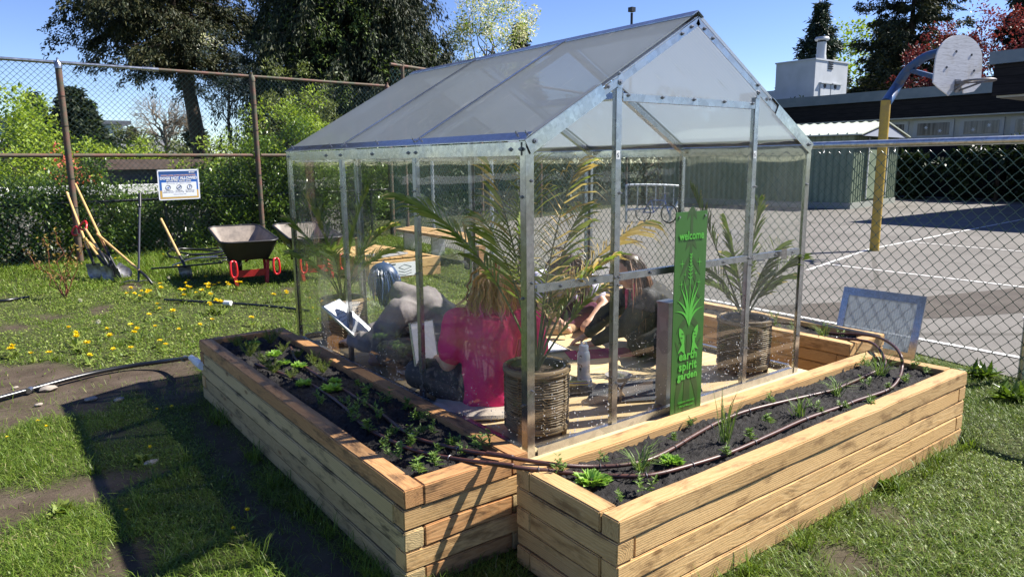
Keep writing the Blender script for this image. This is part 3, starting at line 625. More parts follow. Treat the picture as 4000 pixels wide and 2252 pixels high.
h2 = [zL(410, 305, SH), zL(560, 360, SH), zL(740, 430, SH), zL(880, 530, SH), zL(1000, 640, SH), zL(1180, 735, SH), zL(1350, 790, SH + .005), zL(1600, 830, TP), zL(1800, 850, TP + .01), zR(0, 770, TP + .012), zR(200, 800, TP), zR(350, 815, SH + .02), zR(600, 840, SH), zR(850, 850, SH), zR(1000, 840, SH), zR(1200, 790, SH), zR(1450, 710, SH), zR(1700, 600, SH), zR(1900, 510, SH), zR(2130, 430, SH), z3(480, 500, SH), z3(640, 445, SH), z3(700, 390, SH + .02), z3(722, 320, TP + .02), z3(715, 260, TP + .08), z3(680, 210, TP + .09), z3(620, 172, TP + .07), z3(550, 152, TP + .03), z3(450, 143, TP), z3(370, 142, SH + .02), z3(280, 135, SH)]
hose("drip_hose", h1, .0095, "brown drip hose lying nearer the greenhouse in the two front beds"); hose("drip_hose", h2, .0095, "brown drip hose lying farther from the greenhouse in the two front beds")

# ================================================================ young plants in the beds
MAT['fern'] = leafmat("feathery_leaf", (.10, .16, .03), (.24, .28, .07), .3, .35, 6); MAT['lettuce'] = leafmat("lettuce_leaf", (.22, .42, .06), (.38, .56, .13), .2, .4, 6); MAT['seedling'] = leafmat("seedling_leaf", (.10, .19, .035), (.22, .32, .08), .3, .35, 6)
MAT['tuft'] = leafmat("tuft_blade", (.09, .17, .03), (.22, .30, .09), .3, .3, 6)
def plant_mesh(kind, seed):
    global npr
    keep = npr; npr = np.random.default_rng(seed); P = []
    if kind == 'fern':
        for k in range(11):
            d = unit(rdir(1)[0] * [1, 1, .2] + [0, 0, 1.1]); ln = npr.uniform(.05, .115); n = 70; tt = npr.random(n)[:, None] ** .8; b = d * ln * tt + [0, 0, .002]
            P.append(leaves(b, rdir(n) * .8 + d, npr.uniform(.012, .026, n), .0022)); P.append(leaves(np.zeros((1, 3)), d[None], ln, .003))
    elif kind == 'lettuce':
        for k in range(9):
            a = k * 2.4; o = npr.uniform(.004, .03); c = np.array([math.cos(a) * o, math.sin(a) * o, .008]); n = 12
            d = unit(np.column_stack([np.cos(a + npr.uniform(-.9, .9, n)), np.sin(a + npr.uniform(-.9, .9, n)), npr.uniform(.15, 1.0, n)])); P.append(leaves(c + d * .01, d, npr.uniform(.025, .05, n), npr.uniform(.02, .034, n), np.array([[0, 0, 1.]]), .12))
    elif kind == 'seedling':
        for k in range(npr.integers(2, 5)):
            h = npr.uniform(.035, .085); off = npr.normal(size=3) * [.014, .014, 0]; lean = unit(np.array([*npr.normal(size=2) * .3, 1.]))
            for j in range(5):
                z = h * (j + 1) / 5; n = 3; d = unit(np.column_stack([npr.normal(size=(n, 2)), npr.uniform(.1, .8, n)])); P.append(leaves(np.repeat((off + lean * z)[None], n, 0), d, npr.uniform(.018, .04, n) * (1.1 - .08 * j), npr.uniform(.008, .014, n), np.array([[0, 0, 1.]]), .1))
            P.append(leaves(off[None], lean[None], h * 1.1, .004)); P.append(leaves(off[None], lean[None], h * 1.1, .004))
    V, F = join(P); npr = keep; return V, F
def tuft_mesh(h, n, spread, seed):
    global npr
    keep = npr; npr = np.random.default_rng(seed)
    c = npr.normal(size=(n, 3)) * [.012, .012, 0]; d = rdir(n) * [spread, spread, 0] + [0, 0, 1]; r = blades(c, d, npr.uniform(.45, 1.0, n) * h, npr.uniform(.0035, .006, n), npr.uniform(.1, .9, n) * spread * 1.6); npr = keep; return r
def put(proto, name, V, F, mat, p, label, cat, group, rz, sc=1.):
    if proto is None:
        me = bpy.data.meshes.new(name); me.from_pydata(V.tolist(), [], F.tolist()); me.materials.append(mat)
    else: me = proto.data
    o = bpy.data.objects.new(name, me); COL.objects.link(o); o.location = p; o.rotation_euler = (0, 0, rz); o.scale = (sc,) * 3; return tag(o, label, cat, group)
protos = {}
def sow(kind, name, mat, pts, conv, label, cat, group, hs=None):
    for i, q in enumerate(pts):
        key = (kind, i % 4); p = conv(q[0], q[1], SH - .008)
        pr_ = protos.get(key); V, F = (None, None) if pr_ else plant_mesh(kind, 50 + hash(kind) % 7 * 0 + (i % 4) * 3 + len(kind))
        o = put(pr_, name, V, F, MAT[mat], p, label, cat, group, rnd.random() * 6.28, rnd.uniform(.62, 1.1) * (hs or 1)); protos.setdefault(key, o)
sow('fern', "feathery_plant", 'fern', [(310, 210), (370, 225), (378, 268), (455, 300), (495, 195), (560, 240), (515, 355), (640, 270), (725, 305), (775, 355), (610, 385)], zL, "yellow green feathery seedling at the far end of the dark stained bed", "seedling", "feathery seedlings in the dark bed", 1.05)
sow('lettuce', "lettuce", 'lettuce', [(405, 205), (515, 270), (565, 308), (640, 328), (670, 422), (840, 412), (820, 455)], zL, "small bright green lettuce between the hoses of the dark stained bed", "lettuce", "lettuces in the dark bed")
sow('seedling', "seedling", 'seedling', [(770, 525), (905, 525), (965, 430), (1010, 470), (1005, 540), (1110, 520), (1225, 555), (1280, 610), (1085, 600), (950, 620), (1020, 675), (1150, 690), (1100, 750), (1240, 710), (1250, 750), (1310, 680), (1365, 680), (1175, 815), (1390, 785), (1470, 750), (1540, 795), (1640, 765), (1380, 862), (1280, 893), (930, 590), (1330, 610)], zL, "small leafy seedling at the near end of the dark stained bed", "seedling", "leafy seedlings in the dark bed", 1.15)
sow('lettuce', "lettuce", 'lettuce', [(620, 900), (1120, 785), (690, 890), (1080, 775)], zR, "small bright green lettuce in the pale bed beside the hoses", "lettuce", "lettuces in the pale bed")
sow('seedling', "seedling", 'seedling', [(705, 775), (440, 850), (1110, 645), (1215, 555), (795, 1000), (920, 945), (1570, 640), (1670, 540), (1680, 415), (1960, 455), (1430, 735), (2290, 440)], zR, "small leafy seedling in the near half of the pale bed", "seedling", "leafy seedlings in the near half of the pale bed", .95)
sow('seedling', "seedling", 'seedling', [(510, 322), (535, 422), (650, 446), (735, 405), (780, 332), (855, 358), (290, 575), (410, 545)], z3, "small leafy seedling at the far end of the pale bed by the fence", "seedling", "leafy seedlings at the far end of the pale bed")
sow('seedling', "seedling", 'seedling', [(130, 128), (400, 160), (60, 110)], z3, "small leafy seedling in the bed along the fence", "seedling", "leafy seedlings in the fence bed", .8)
for conv, x, y, h, n, sp, lab in ((zR, 920, 825, .19, 46, .75, "bushy spreading grass tuft beside the hoses at the near end of the pale bed"), (zR, 1415, 655, .31, 30, .28, "tall thin upright grass tuft in the middle of the pale bed"), (zR, 1855, 495, .16, 34, .6, "yellow green grass tuft beyond the tall thin one in the pale bed"), (zR, 2085, 375, .17, 40, .7, "dense drooping grass tuft between the hoses two thirds along the pale bed"), (z3, 600, 375, .24, 52, .6, "large grass tuft under the hose loops at the far end of the pale bed"), (z3, 290, 160, .19, 40, .7, "spreading grass tuft at the near end of the bed along the fence"), (z3, 30, 95, .17, 40, .5, "grass tuft behind the right wicker pot in the bed along the fence"), (z3, -150, 75, .2, 40, .5, "grass tuft left of the right wicker pot in the bed along the fence")):
    V, F = tuft_mesh(h, n, sp, abs(int(x))); put(None, "grass_tuft", V, F, MAT['tuft'], conv(x, y, SH - .01), lab, "grass tuft", "grass tufts in the beds", 0)
# ================================================================ inside the greenhouse
MAT['palm'] = leafmat("palm_leaflet", (.12, .20, .03), (.30, .35, .085), .25, .4, 3, .4); MAT['palmdry'] = leafmat("dry_palm_leaflet", (.50, .36, .16), (.68, .54, .28), .25, .4, 3, .6); MAT['palmstem'] = plain("palm_stem", (.075, .10, .025), .5, 0, (.15, .13, .05), 9)
MAT['dpalm'] = leafmat("dark_palm_leaflet", (.065, .12, .025), (.17, .23, .06), .25, .3, 3, .4)
t = NT("wicker"); c = t.co(); cc = t.ramp(t.noise(t.mapv(c, (5, 5, 40)), 3, 3), [(.3, (.10, .065, .03)), (.6, (.25, .18, .095)), (.8, (.33, .25, .14))]); MAT['wicker'] = t.end(t.pbsdf(cc, .55, 0, None, .4))
MAT['compost'] = plain("compost", (.035, .022, .014), .95, 0, (.09, .06, .04), 40, .8, 80)
def basket(parent, c, r=.16, h=.35, feet=True, seed=0):
    rr = random.Random(seed); c = np.array(c, float); m = MB(); z = .06
    while z < h - .02:
        pts = [c + np.array([math.cos(a) * (r * (.94 + .06 * math.sin((z - .06) / h * 3.1)) + rr.uniform(-.0016, .0016)), math.sin(a) * (r * (.94 + .06 * math.sin((z - .06) / h * 3.1)) + rr.uniform(-.0016, .0016)), z + rr.uniform(-.0016, .0016)]) for a in np.linspace(0, 2 * math.pi, 29)[:-1]]
        m.tube(pts, .0052, 5, closed=True); z += .0128
    m.build("basket_wall", MAT['wicker'], parent)
    m = MB()
    for zz, q in ((.05, .012), (.062, .012), (h - .016, .011), (h - .002, .012)): m.tube([c + np.array([math.cos(a) * r * (1.0 if zz > .1 else .95), math.sin(a) * r * (1.0 if zz > .1 else .95), zz]) for a in np.linspace(0, 2 * math.pi, 33)[:-1]], q, 7, closed=True)
    m.build("basket_rim", MAT['wicker'], parent, smooth=True)
    m = MB()
    for k in range(8):
        a = k * math.pi / 4 + .3; m.tube([c + np.array([math.cos(a + s * .035) * (r + .004), math.sin(a + s * .035) * (r + .004), z]) for z, s in zip(np.linspace(.05, h, 26), [(-1) ** i for i in range(26)])], .0035, 5)
    m.build("lacing", MAT['wicker'], parent)
    if feet:
        for k in range(4):
            a = k * math.pi / 2 + .65; p = c + np.array([math.cos(a) * r * .86, math.sin(a) * r * .86, 0]); MB().tube([p, p + [0, 0, .055]], [.015, .018], 8).build("foot", MAT['wicker'], parent, smooth=True)
    MB().lathe([(.001, .07), (r * .86, .07), (r * .9, h + .004), (r * .84, h + .004), (r * .8, h - .03)], c, 28).build("liner_pot", MAT['black'], parent, smooth=True)
    m = MB(); nr_ = 9; vs = [(c[0], c[1], c[2] + h - .028)]
    MB().lathe([(.001, h - .026)] + [(r * .82 * k / nr_, h - .03 + rr.uniform(-.006, .006)) for k in range(1, nr_ + 1)], c, 26).build("compost", MAT['compost'], parent)
def frond(c, d, ln, droop, n=24, ll=.24, dry=0., lift=.4, splay=.85, tipdry=.15, bare_=.3):
    """one palm frond: returns stem points and leaflets (V, F, material index)"""
    d = unit(np.array(d, float)); s = np.linspace(0, 1, 18); h = unit(d * [1, 1, 0] + 1e-6)
    path = np.array(c)[None] + d[None] * (s * ln)[:, None] + h[None] * (s ** 2 * droop * ln * .30)[:, None] - np.array([0, 0, 1.])[None] * (s ** 2.2 * droop * ln * .55)[:, None]
    Vs, Fs, ms, k = [], [], [], 0
    for i in range(n):
        q = bare_ + (1 - bare_) * i / (n - 1); x = q * 17; i0 = min(int(x), 16); p = path[i0] + (path[i0 + 1] - path[i0]) * (x - i0); tn = unit(path[i0 + 1] - path[i0])
        sd = unit(np.cross(tn, [0, 0, 1.]) + 1e-6); up = np.cross(sd, tn)
        for sg in (-1, 1):
            if rnd.random() < .06: continue
            l_ = ll * (math.sin(math.pi * (.18 + .74 * (i / (n - 1)))) ** .7) * rnd.uniform(.85, 1.1); dd = unit(tn * (.55 + .6 * q) + sd * sg * splay + up * lift * rnd.uniform(.6, 1.2) + npr.normal(size=3) * .07)
            w = rnd.uniform(.011, .017) * (ll / .24) ** .5; nn = unit(np.cross(dd, tn)); wv = nn * w / 2; dr = rnd.uniform(.5, 1.3) * l_ * (.28 + .4 * dry)
            a = [p, p + dd * l_ * .35 - np.array([0, 0, dr * .10]), p + dd * l_ * .7 - np.array([0, 0, dr * .45]), p + dd * l_ * .95 - np.array([0, 0, dr])]
            Vs += [a[0] - wv * .5, a[0] + wv * .5, a[1] - wv, a[1] + wv, a[2] - wv * .75, a[2] + wv * .75, a[3], a[3] + wv * .05]
            Fs += [(k, k + 1, k + 3, k + 2), (k + 2, k + 3, k + 5, k + 4), (k + 4, k + 5, k + 7, k + 6)]; isd = rnd.random() < dry
            ms += [1 if isd else 0, 1 if isd else 0, 1 if (isd or rnd.random() < tipdry) else 0]; k += 8
    return path, (np.array(Vs), np.array(Fs), ms)
def palm(name, label, c, specs, seed, mats, r=.16, h=.35, feet=True):
    global rnd
    keep = rnd; rnd = random.Random(seed); p = thing(name, label, "potted palm", tuple(c), "palms in wicker baskets"); basket(p, c, r, h, feet, seed)
    for sp in specs:
        b = np.array(c) + [sp.get('ox', 0), sp.get('oy', 0), h - .03]; path, (V, F, ms) = frond(b, sp['d'], sp['l'], sp['droop'], sp.get('n', 24), sp.get('ll', .24), sp.get('dry', 0), sp.get('lift', .4), sp.get('splay', .85), sp.get('tip', .15), sp.get('bare', .35))
        fo = np_mesh("frond", V, F, mats, p, midx=ms)
        MB().tube(path, list(np.linspace(sp.get('r', .007), .0018, len(path))), 6).build("midrib", MAT['palmstem'], fo, smooth=True)
    rnd = keep; return p
PA = np.array([.245, .235, D])
pm = [MAT['palm'], MAT['palmdry']]
# the view's right is (.8,-.6), its depth (.6,.8)
def vd(r_, f_, z): return (r_ * .8 + f_ * .6, -r_ * .6 + f_ * .8, z)
palm("potted_palm", "tall half dried palm in a wicker basket just inside the near corner post", PA, [
    dict(d=vd(-.34, .12, 1), l=1.42, droop=.60, n=26, ll=.30, dry=.04, lift=.15), dict(d=vd(-.14, .2, 1), l=1.3, droop=.30, n=28, ll=.26, dry=.22, tip=.4), dict(d=vd(-.02, .1, 1), l=1.18, droop=.12, n=26, ll=.28, dry=.1, lift=.7),
    dict(d=vd(.08, .08, 1), l=1.35, droop=.42, n=18, ll=.34, dry=.75, lift=.1, splay=1.0), dict(d=vd(.16, .25, 1), l=1.15, droop=.5, n=26, ll=.27, dry=.25, tip=.4), dict(d=vd(.36, .2, 1), l=1.2, droop=.6, n=22, ll=.32, dry=.95, lift=.2),
    dict(d=vd(.30, -.05, 1), l=.85, droop=.5, n=22, ll=.24, dry=.4, tip=.5), dict(d=vd(-.2, .4, 1), l=1.15, droop=.5, n=24, ll=.28, dry=.1), dict(d=vd(.12, .5, 1), l=.85, droop=.8, n=22, ll=.26, dry=.35), dict(d=vd(.55, .1, 1), l=.62, droop=.35, n=20, ll=.2, dry=.15, tip=.4),
    dict(d=vd(-.06, -.06, 1), l=.9, droop=.1, n=20, ll=.22, dry=.1), dict(d=vd(.2, .1, 1), l=.7, droop=.5, n=18, ll=.22, dry=.8)], 3, pm)
PB = np.array([1.97, .24, D])
palm("potted_palm", "dark green palm in a wicker basket right of the welcome sign", PB, [
    dict(d=vd(-.38, .1, 1), l=.95, droop=.05, n=26, ll=.18, tip=.3, lift=.5, splay=.3, bare=.55), dict(d=vd(-.1, .2, 1), l=.75, droop=.2, n=30, ll=.22, splay=.6), dict(d=vd(.08, .1, 1), l=.85, droop=.15, n=30, ll=.2, splay=.5, tip=.1), dict(d=vd(.25, .15, 1), l=.7, droop=.5, n=28, ll=.24), dict(d=vd(.4, .05, 1), l=.65, droop=.55, n=28, ll=.24, tip=.05),
    dict(d=vd(-.3, .3, 1), l=.55, droop=.6, n=26, ll=.24), dict(d=vd(.5, .3, 1), l=.55, droop=.7, n=26, ll=.22), dict(d=vd(-.45, -.1, 1), l=.45, droop=.6, n=22, ll=.2), dict(d=vd(.0, .4, 1), l=.6, droop=.5, n=24, ll=.22), dict(d=vd(.1, -.2, 1), l=.45, droop=.5, n=20, ll=.18)], 5, [MAT['dpalm'], MAT['palmdry']], .165)
PC = np.array([.24, 2.56, D])
palm("potted_palm", "green palm in a wicker basket at the far left corner behind the grey shirt", PC, [
    dict(d=vd(-.35, .1, 1), l=.9, droop=.45, n=26, ll=.26, dry=.05), dict(d=vd(-.15, .0, 1), l=.95, droop=.3, n=28, ll=.26), dict(d=vd(.12, .05, 1), l=1.0, droop=.3, n=30, ll=.25, tip=.05), dict(d=vd(.28, .0, 1), l=.9, droop=.6, n=26, ll=.26, dry=.1), dict(d=vd(.42, .15, 1), l=.7, droop=.7, n=24, ll=.24, dry=.2, tip=.4),
    dict(d=vd(-.5, .2, 1), l=.65, droop=.6, n=24, ll=.24), dict(d=vd(.0, -.25, 1), l=.7, droop=.6, n=22, ll=.22), dict(d=vd(.2, .4, 1), l=.8, droop=.5, n=24, ll=.22)], 9, pm, .16)
PD = np.array([1.62, 2.2, D]); PDo = thing("wicker_basket_pot", "wicker basket pot at the far right corner behind the near corner post", "plant pot", tuple(PD)); basket(PDo, PD, .15, .36, True, 4)

# ---------------------------------------------------------------- people
SKIN = plain("skin", (.62, .36, .25), .5, 0, (.55, .29, .19), 12, .1, 120); MAT['pinkshirt'] = plain("pink_cotton", (.80, .026, .17), .85, 0, (.66, .018, .12), 9, .35, 35); MAT['greyshirt'] = plain("grey_fleece", (.135, .115, .12), .9, 0, (.20, .18, .18), 7, .4, 30)
MAT['jeans'] = plain("dark_denim", (.045, .06, .085), .85, 0, (.07, .09, .12), 30, .3, 90); MAT['darkpat'] = plain("dark_patterned_cloth", (.035, .032, .03), .8, 0, (.14, .11, .09), 34, .2, 60, lo=.55, hi=.62)
MAT['lav'] = plain("lavender_print", (.48, .46, .62), .8, 0, (.70, .68, .78), 40, .25, 50); MAT['blackcloth'] = plain("black_flowered_cloth", (.012, .012, .013), .75, 0, (.16, .12, .04), 26, .2, 50, lo=.66, hi=.70); MAT['maroon'] = plain("maroon_cloth", (.10, .018, .05), .85)
def strands(name, mat, roots, dirs, ln, wav, w, parent, grav=.5, segs=9, hc=None, rad=.1, face=None):
    m_ = []
    for p, d in zip(roots, dirs):
        l_ = ln * rnd.uniform(.7, 1.1); ph = rnd.random() * 6.28; q = [np.array(p, float)]; v = unit(np.array(d, float)); s1 = unit(np.cross(v, [.3, .2, 1])); f_ = rnd.uniform(.8, 1.3)
        if hc is not None: o_ = unit(q[0] - hc); v = unit(np.array([0, 0, -1.]) - o_ * (-o_[2]) + o_ * .12 + np.array(d) * .15 - (0 if face is None else np.array(face) * (.9 if o_ @ face > -.2 else .2)))
        rr_ = rad * rnd.uniform(.97, 1.10)
        for i in range(segs):
            v = unit(v + np.array([0, 0, -grav]) * .5); nx_ = q[-1] + v * l_ / segs + s1 * math.sin(ph + i * 1.9 * f_) * wav
            if hc is not None:
                o_ = nx_ - hc
                if np.linalg.norm(o_) < rr_: nx_ = hc + unit(o_) * rr_
            q.append(nx_)
        m_.append(q)
    V, F, k = [], [], 0
    b = MB()
    for q in m_: b.tube(q, list(np.interp(np.linspace(0, 1, segs + 1), [0, .2, .6, .85, 1], [.8, 1, .9, .6, .12]) * w), 5)
    return b.build(name, mat, parent, smooth=True)
def hand(base, d, up, sc=1., curl=.5):
    """palm, four unequal fingers bent at the knuckles and a thumb from the side, as chains for solid()"""
    base, d, up = np.array(base, float), unit(np.array(d, float)), unit(np.array(up, float)); s = unit(np.cross(d, up)); up = np.cross(s, d); ch = [[(base, .023 * sc), (base + d * .04 * sc, .026 * sc)], [(base + s * .014 + d * .02, .018 * sc), (base + s * .022 * sc + d * .072 * sc, .013 * sc)], [(base - s * .014 + d * .02, .018 * sc), (base - s * .022 * sc + d * .072 * sc, .013 * sc)]]
    for i, (o, l_) in enumerate(((-.026, .062), (-.009, .074), (.009, .070), (.026, .055))):
        a = base + s * o * sc + d * .075 * sc; p1 = a + (d * math.cos(curl * .5) - up * math.sin(curl * .5)) * l_ * .45 * sc; p2 = p1 + (d * math.cos(curl * 1.3) - up * math.sin(curl * 1.3)) * l_ * .32 * sc; p3 = p2 + (d * math.cos(curl * 2) - up * math.sin(curl * 2)) * l_ * .25 * sc
        ch.append([(a - d * .02 * sc, .0095 * sc), (a, .0092 * sc), (p1, .0085 * sc), (p2, .008 * sc), (p3, .007 * sc)])
    b = base - s * .022 * sc + d * .022 * sc; ch.append([(b, .013 * sc), (b - s * .028 * sc + d * .022 * sc, .0115 * sc), (b - s * .04 * sc + d * .05 * sc - up * .01, .009 * sc)]); return ch
def head(c, face, up, sc=1.):
    """skull, jaw, brow, nose, lips, ears and a neck stub as extra solids; face = direction it looks"""
    c, f, u = np.array(c, float), unit(np.array(face, float)), unit(np.array(up, float)); f = unit(f - u * (u @ f)); s = np.cross(f, u); Rm = Matrix((s, f, u)).transposed(); P_ = lambda a, b, e: tuple(c + s * a * sc + f * b * sc + u * e * sc)
    return [(P_(0, -.012, .025), .1 * sc, (.76, .93, .95), Rm), (P_(0, .03, -.035), .082 * sc, (.72, .72, .98), Rm), (P_(0, .052, -.095), .03 * sc, (1.15, .8, .7), Rm), (P_(0, .088, -.028), .019 * sc, (.65, .9, 1.35), Rm), (P_(0, .102, -.045), .0125 * sc, (1.1, 1, .9), Rm),
            (P_(0, .078, -.072), .016 * sc, (1.3, .7, .35), Rm), (P_(0, .077, -.082), .015 * sc, (1.2, .7, .38), Rm), (P_(0, .075, .008), .03 * sc, (1.5, .5, .35), Rm), (P_(.077, -.005, -.02), .03 * sc, (.3, .62, 1), Rm), (P_(-.077, -.005, -.02), .03 * sc, (.3, .62, 1), Rm), (P_(.04, .062, -.035), .024 * sc, (1, .7, .8), Rm), (P_(-.04, .062, -.035), .024 * sc, (1, .7, .8), Rm)]
def hair_cap(parent, c, face, up, mat, k=1.):
    """close fitting hair over the crown, sides and back of the skull, left open at the face"""
    c, f, u = np.array(c, float), unit(np.array(face, float)), unit(np.array(up, float)); f = unit(f - u * (u @ f)); s = np.cross(f, u); vs, fs = [], []; n, m_ = 28, 18
    for i in range(m_):
        for j in range(n):
            th = math.pi * i / (m_ - 1) * .80; ph = 2 * math.pi * j / n; d = s * math.sin(th) * math.cos(ph) + f * math.sin(th) * math.sin(ph) + u * math.cos(th); lim_ = .30 + .25 * math.cos(th)
            w = 1.04 if d @ f < lim_ else .86; vs.append(c - f * .012 + u * .022 + (s * (d @ s) * .080 + f * (d @ f) * .097 + u * (d @ u) * .099) * w * 1.04 * k + rdir(1)[0] * .0016)
    fs = [(i * n + j, i * n + (j + 1) % n, (i + 1) * n + (j + 1) % n, (i + 1) * n + j) for i in range(m_ - 1) for j in range(n)]
    return MB().add(vs, fs).build("hair", mat, parent, smooth=True)
def eyes(parent, c, face, up, mat_w, mat_i, sc=1.):
    c, f, u = np.array(c, float), unit(np.array(face, float)), unit(np.array(up, float)); f = unit(f - u * (u @ f)); s = np.cross(f, u)
    for k in (-1, 1):
        p = c + s * k * .032 * sc + f * .068 * sc - u * .012 * sc; e = MB().sphere(p, .0125 * sc, 10, 8).build("eye", mat_w, parent, smooth=True); MB().sphere(p + f * .0085 * sc, .006 * sc, 8, 6).build("iris", mat_i, e, smooth=True)
EW = plain("eye_white", (.7, .68, .65), .25); EI = plain("eye_iris", (.04, .025, .015), .2)
def cap_roots(c, up, face, n, r=.098, lim=-.15, fmin=None):
    out = []; 
    while len(out) < n:
        d = rdir(1)[0]
        if d @ up > lim and (fmin is None or d @ face < fmin): out.append((np.array(c) + d * r * np.array([.86, .98, 1.0]), d))
    return [o[0] for o in out], [o[1] for o in out]

# pink shirt, curly ginger hair with pink tips, seen from behind, cross-legged on a felt cushion
K = lambda x, y, z: np.array([x, y, D + z])
per = thing("person", "person in a bright pink t-shirt seen from behind, with curly ginger hair and pink tips", "person", (.27, .75, D), "people sitting on the deck")
hc = K(.37, .785, .635); fc = unit(np.array([.45, .85, -.35])); upv = unit(np.array([.12, .22, 1.]))
sh_l, sh_r = K(.16, .83, .475), K(.495, .60, .475); hip = K(.27, .71, .10)
e_l, e_r = K(.115, .86, .24), K(.56, .62, .25); w_l, w_r = K(.19, 1.12, .20), K(.60, .88, .17)
kn_l, kn_r = K(.055, 1.08, .15), K(.62, .78, .13); an_l, an_r = K(.38, 1.08, .07), K(.28, 1.02, .07)
body = solid("body", [[(hip, .13), (K(.28, .715, .24), .125), (K(.30, .72, .40), .135), (K(.325, .735, .50), .075), (K(.345, .76, .57), .052), (hc - upv * .04, .05)], [(K(.33, .72, .47), .08), (sh_l, .062), (e_l, .046), (w_l, .028)], [(K(.33, .72, .47), .08), (sh_r, .062), (e_r, .046), (w_r, .028)],
    [(hip, .12), (K(.16, .88, .12), .10), (kn_l, .07), (an_l, .045), (an_l + [.09, .03, -.02], .034)], [(hip, .12), (K(.44, .74, .12), .10), (kn_r, .07), (an_r, .045), (an_r + [-.10, .04, -.02], .034)]] + hand(w_l, (.55, .7, -.2), (0, 0, 1), 1, .6) + hand(w_r, (-.35, .9, -.1), (0, 0, 1), 1, .6), SKIN, per, .009, 5, head(hc, fc, upv))
eyes(per, hc, fc, upv, EW, EI)
solid("t_shirt", [[(K(.27, .70, .07), .152), (K(.27, .705, .14), .150), (K(.28, .71, .24), .146), (K(.305, .718, .40), .153), (K(.325, .735, .475), .105), (K(.335, .745, .53), .068)], [(K(.33, .72, .455), .098), (sh_l, .082), (sh_l * .5 + e_l * .5 + [0, 0, .01], .073), (sh_l * .30 + e_l * .70, .074)], [(K(.33, .72, .455), .098), (sh_r, .082), (sh_r * .5 + e_r * .5 + [0, 0, .01], .073), (sh_r * .30 + e_r * .70, .074)]], MAT['pinkshirt'], per, .011, 4, fold=.009)
solid("trousers", [[(K(.27, .715, .06), .142), (K(.27, .72, .10), .138)], [(hip, .13), (K(.15, .89, .12), .115), (kn_l, .086), (an_l * .85 + kn_l * .15, .058)], [(hip, .13), (K(.45, .74, .12), .115), (kn_r, .086), (an_r * .85 + kn_r * .15, .058)]], MAT['darkpat'], per, .012, 4, fold=.009)
t = NT("ginger_to_pink_hair"); c = t.co(); sp = t.n("ShaderNodeSeparateXYZ"); t.l(c, sp.inputs[0]); g = t.n("ShaderNodeNewGeometry"); h = t.math('ADD', sp.outputs[2], t.math('MULTIPLY', t.math('SUBTRACT', g.outputs["Random Per Island"], .5), .09))
base = t.mix(g.outputs["Random Per Island"], (.30, .11, .03), (.52, .23, .07)); pk = t.mix(g.outputs["Random Per Island"], (.70, .03, .22), (.85, .10, .36))
MAT['gp_hair'] = t.end(t.pbsdf(t.mix(t.ramp(h, [(.50, (1, 1, 1)), (.58, (0, 0, 0))]), base, pk), .45, 0, None, .4))
hair_cap(per, hc, fc, upv, MAT['gp_hair'])
rt, dr = cap_roots(hc, upv, fc, 330, .094, -.35, .35)
strands("hair", MAT['gp_hair'], rt, [d + np.array([0, 0, .2]) - fc * .3 for d in dr], .50, .016, .0075, per, .8, hc=hc, face=fc, segs=15)
rt, dr = cap_roots(hc, upv, fc, 120, .085, -.55, .0)
strands("hair", MAT['gp_hair'], rt, [d * .8 - fc * .35 for d in dr], .50, .013, .0055, per, .9, hc=hc, face=fc, segs=15)

# grey fleece, blue hair, bent over a drawing board, seen from behind and the side
per = thing("person", "person in a grey fleece with blue hair bent over a white drawing board", "person", (.42, 1.62, D), "people sitting on the deck")
hc = K(.27, 1.93, .555); fc = unit(np.array([-.55, .55, -.6])); upv = unit(np.array([-.25, .35, .75])); hip = K(.52, 1.48, .11)
sh_l, sh_r = K(.235, 1.62, .40), K(.52, 1.86, .41); e_l, e_r = K(.10, 1.74, .20), K(.44, 2.08, .22); w_l, w_r = K(.02, 1.98, .17), K(.24, 2.16, .17); kn_l, kn_r = K(.10, 1.55, .16), K(.56, 2.0, .16); an_l, an_r = K(.26, 1.92, .06), K(.22, 1.82, .06)
body = solid("body", [[(hip, .14), (K(.49, 1.56, .26), .135), (K(.42, 1.68, .38), .14), (K(.37, 1.75, .44), .09), (K(.33, 1.82, .49), .056), (hc - upv * .04, .052)], [(K(.39, 1.72, .39), .09), (sh_l, .065), (e_l, .046), (w_l, .028)], [(K(.39, 1.72, .39), .09), (sh_r, .065), (e_r, .046), (w_r, .028)], [(hip, .13), (K(.3, 1.5, .14), .10), (kn_l, .072), (an_l, .046), (an_l + [-.05, .09, -.02], .034)], [(hip, .13), (K(.56, 1.75, .14), .10), (kn_r, .072), (an_r, .046), (an_r + [-.10, .02, -.02], .034)]] + hand(w_l, (.3, .8, -.2), (0, 0, 1), 1, .6) + hand(w_r, (-.8, -.1, -.2), (0, 0, 1), 1, .8), SKIN, per, .009, 5, head(hc, fc, upv))
eyes(per, hc, fc, upv, EW, EI)
solid("fleece", [[(K(.53, 1.47, .12), .165), (K(.49, 1.56, .26), .165), (K(.43, 1.66, .37), .165), (K(.36, 1.77, .445), .105), (K(.335, 1.815, .485), .078)], [(K(.40, 1.70, .38), .11), (sh_l, .092), (e_l, .075), (w_l * .8 + e_l * .2, .052)], [(K(.40, 1.70, .38), .11), (sh_r, .092), (e_r, .075), (w_r * .8 + e_r * .2, .052)]], MAT['greyshirt'], per, .012, 5, fold=.013)
solid("trousers", [[(K(.52, 1.47, .09), .158), (K(.52, 1.47, .11), .158)], [(hip, .14), (K(.3, 1.5, .14), .115), (kn_l, .088), (an_l * .85 + kn_l * .15, .06)], [(hip, .14), (K(.56, 1.75, .14), .115), (kn_r, .088), (an_r * .85 + kn_r * .15, .06)]], MAT['darkpat'], per, .012, 4, fold=.009)
MAT['bluehair'] = leafmat("blue_hair", (.010, .016, .04), (.03, .07, .19), .3, .0, 5, .4, .6)
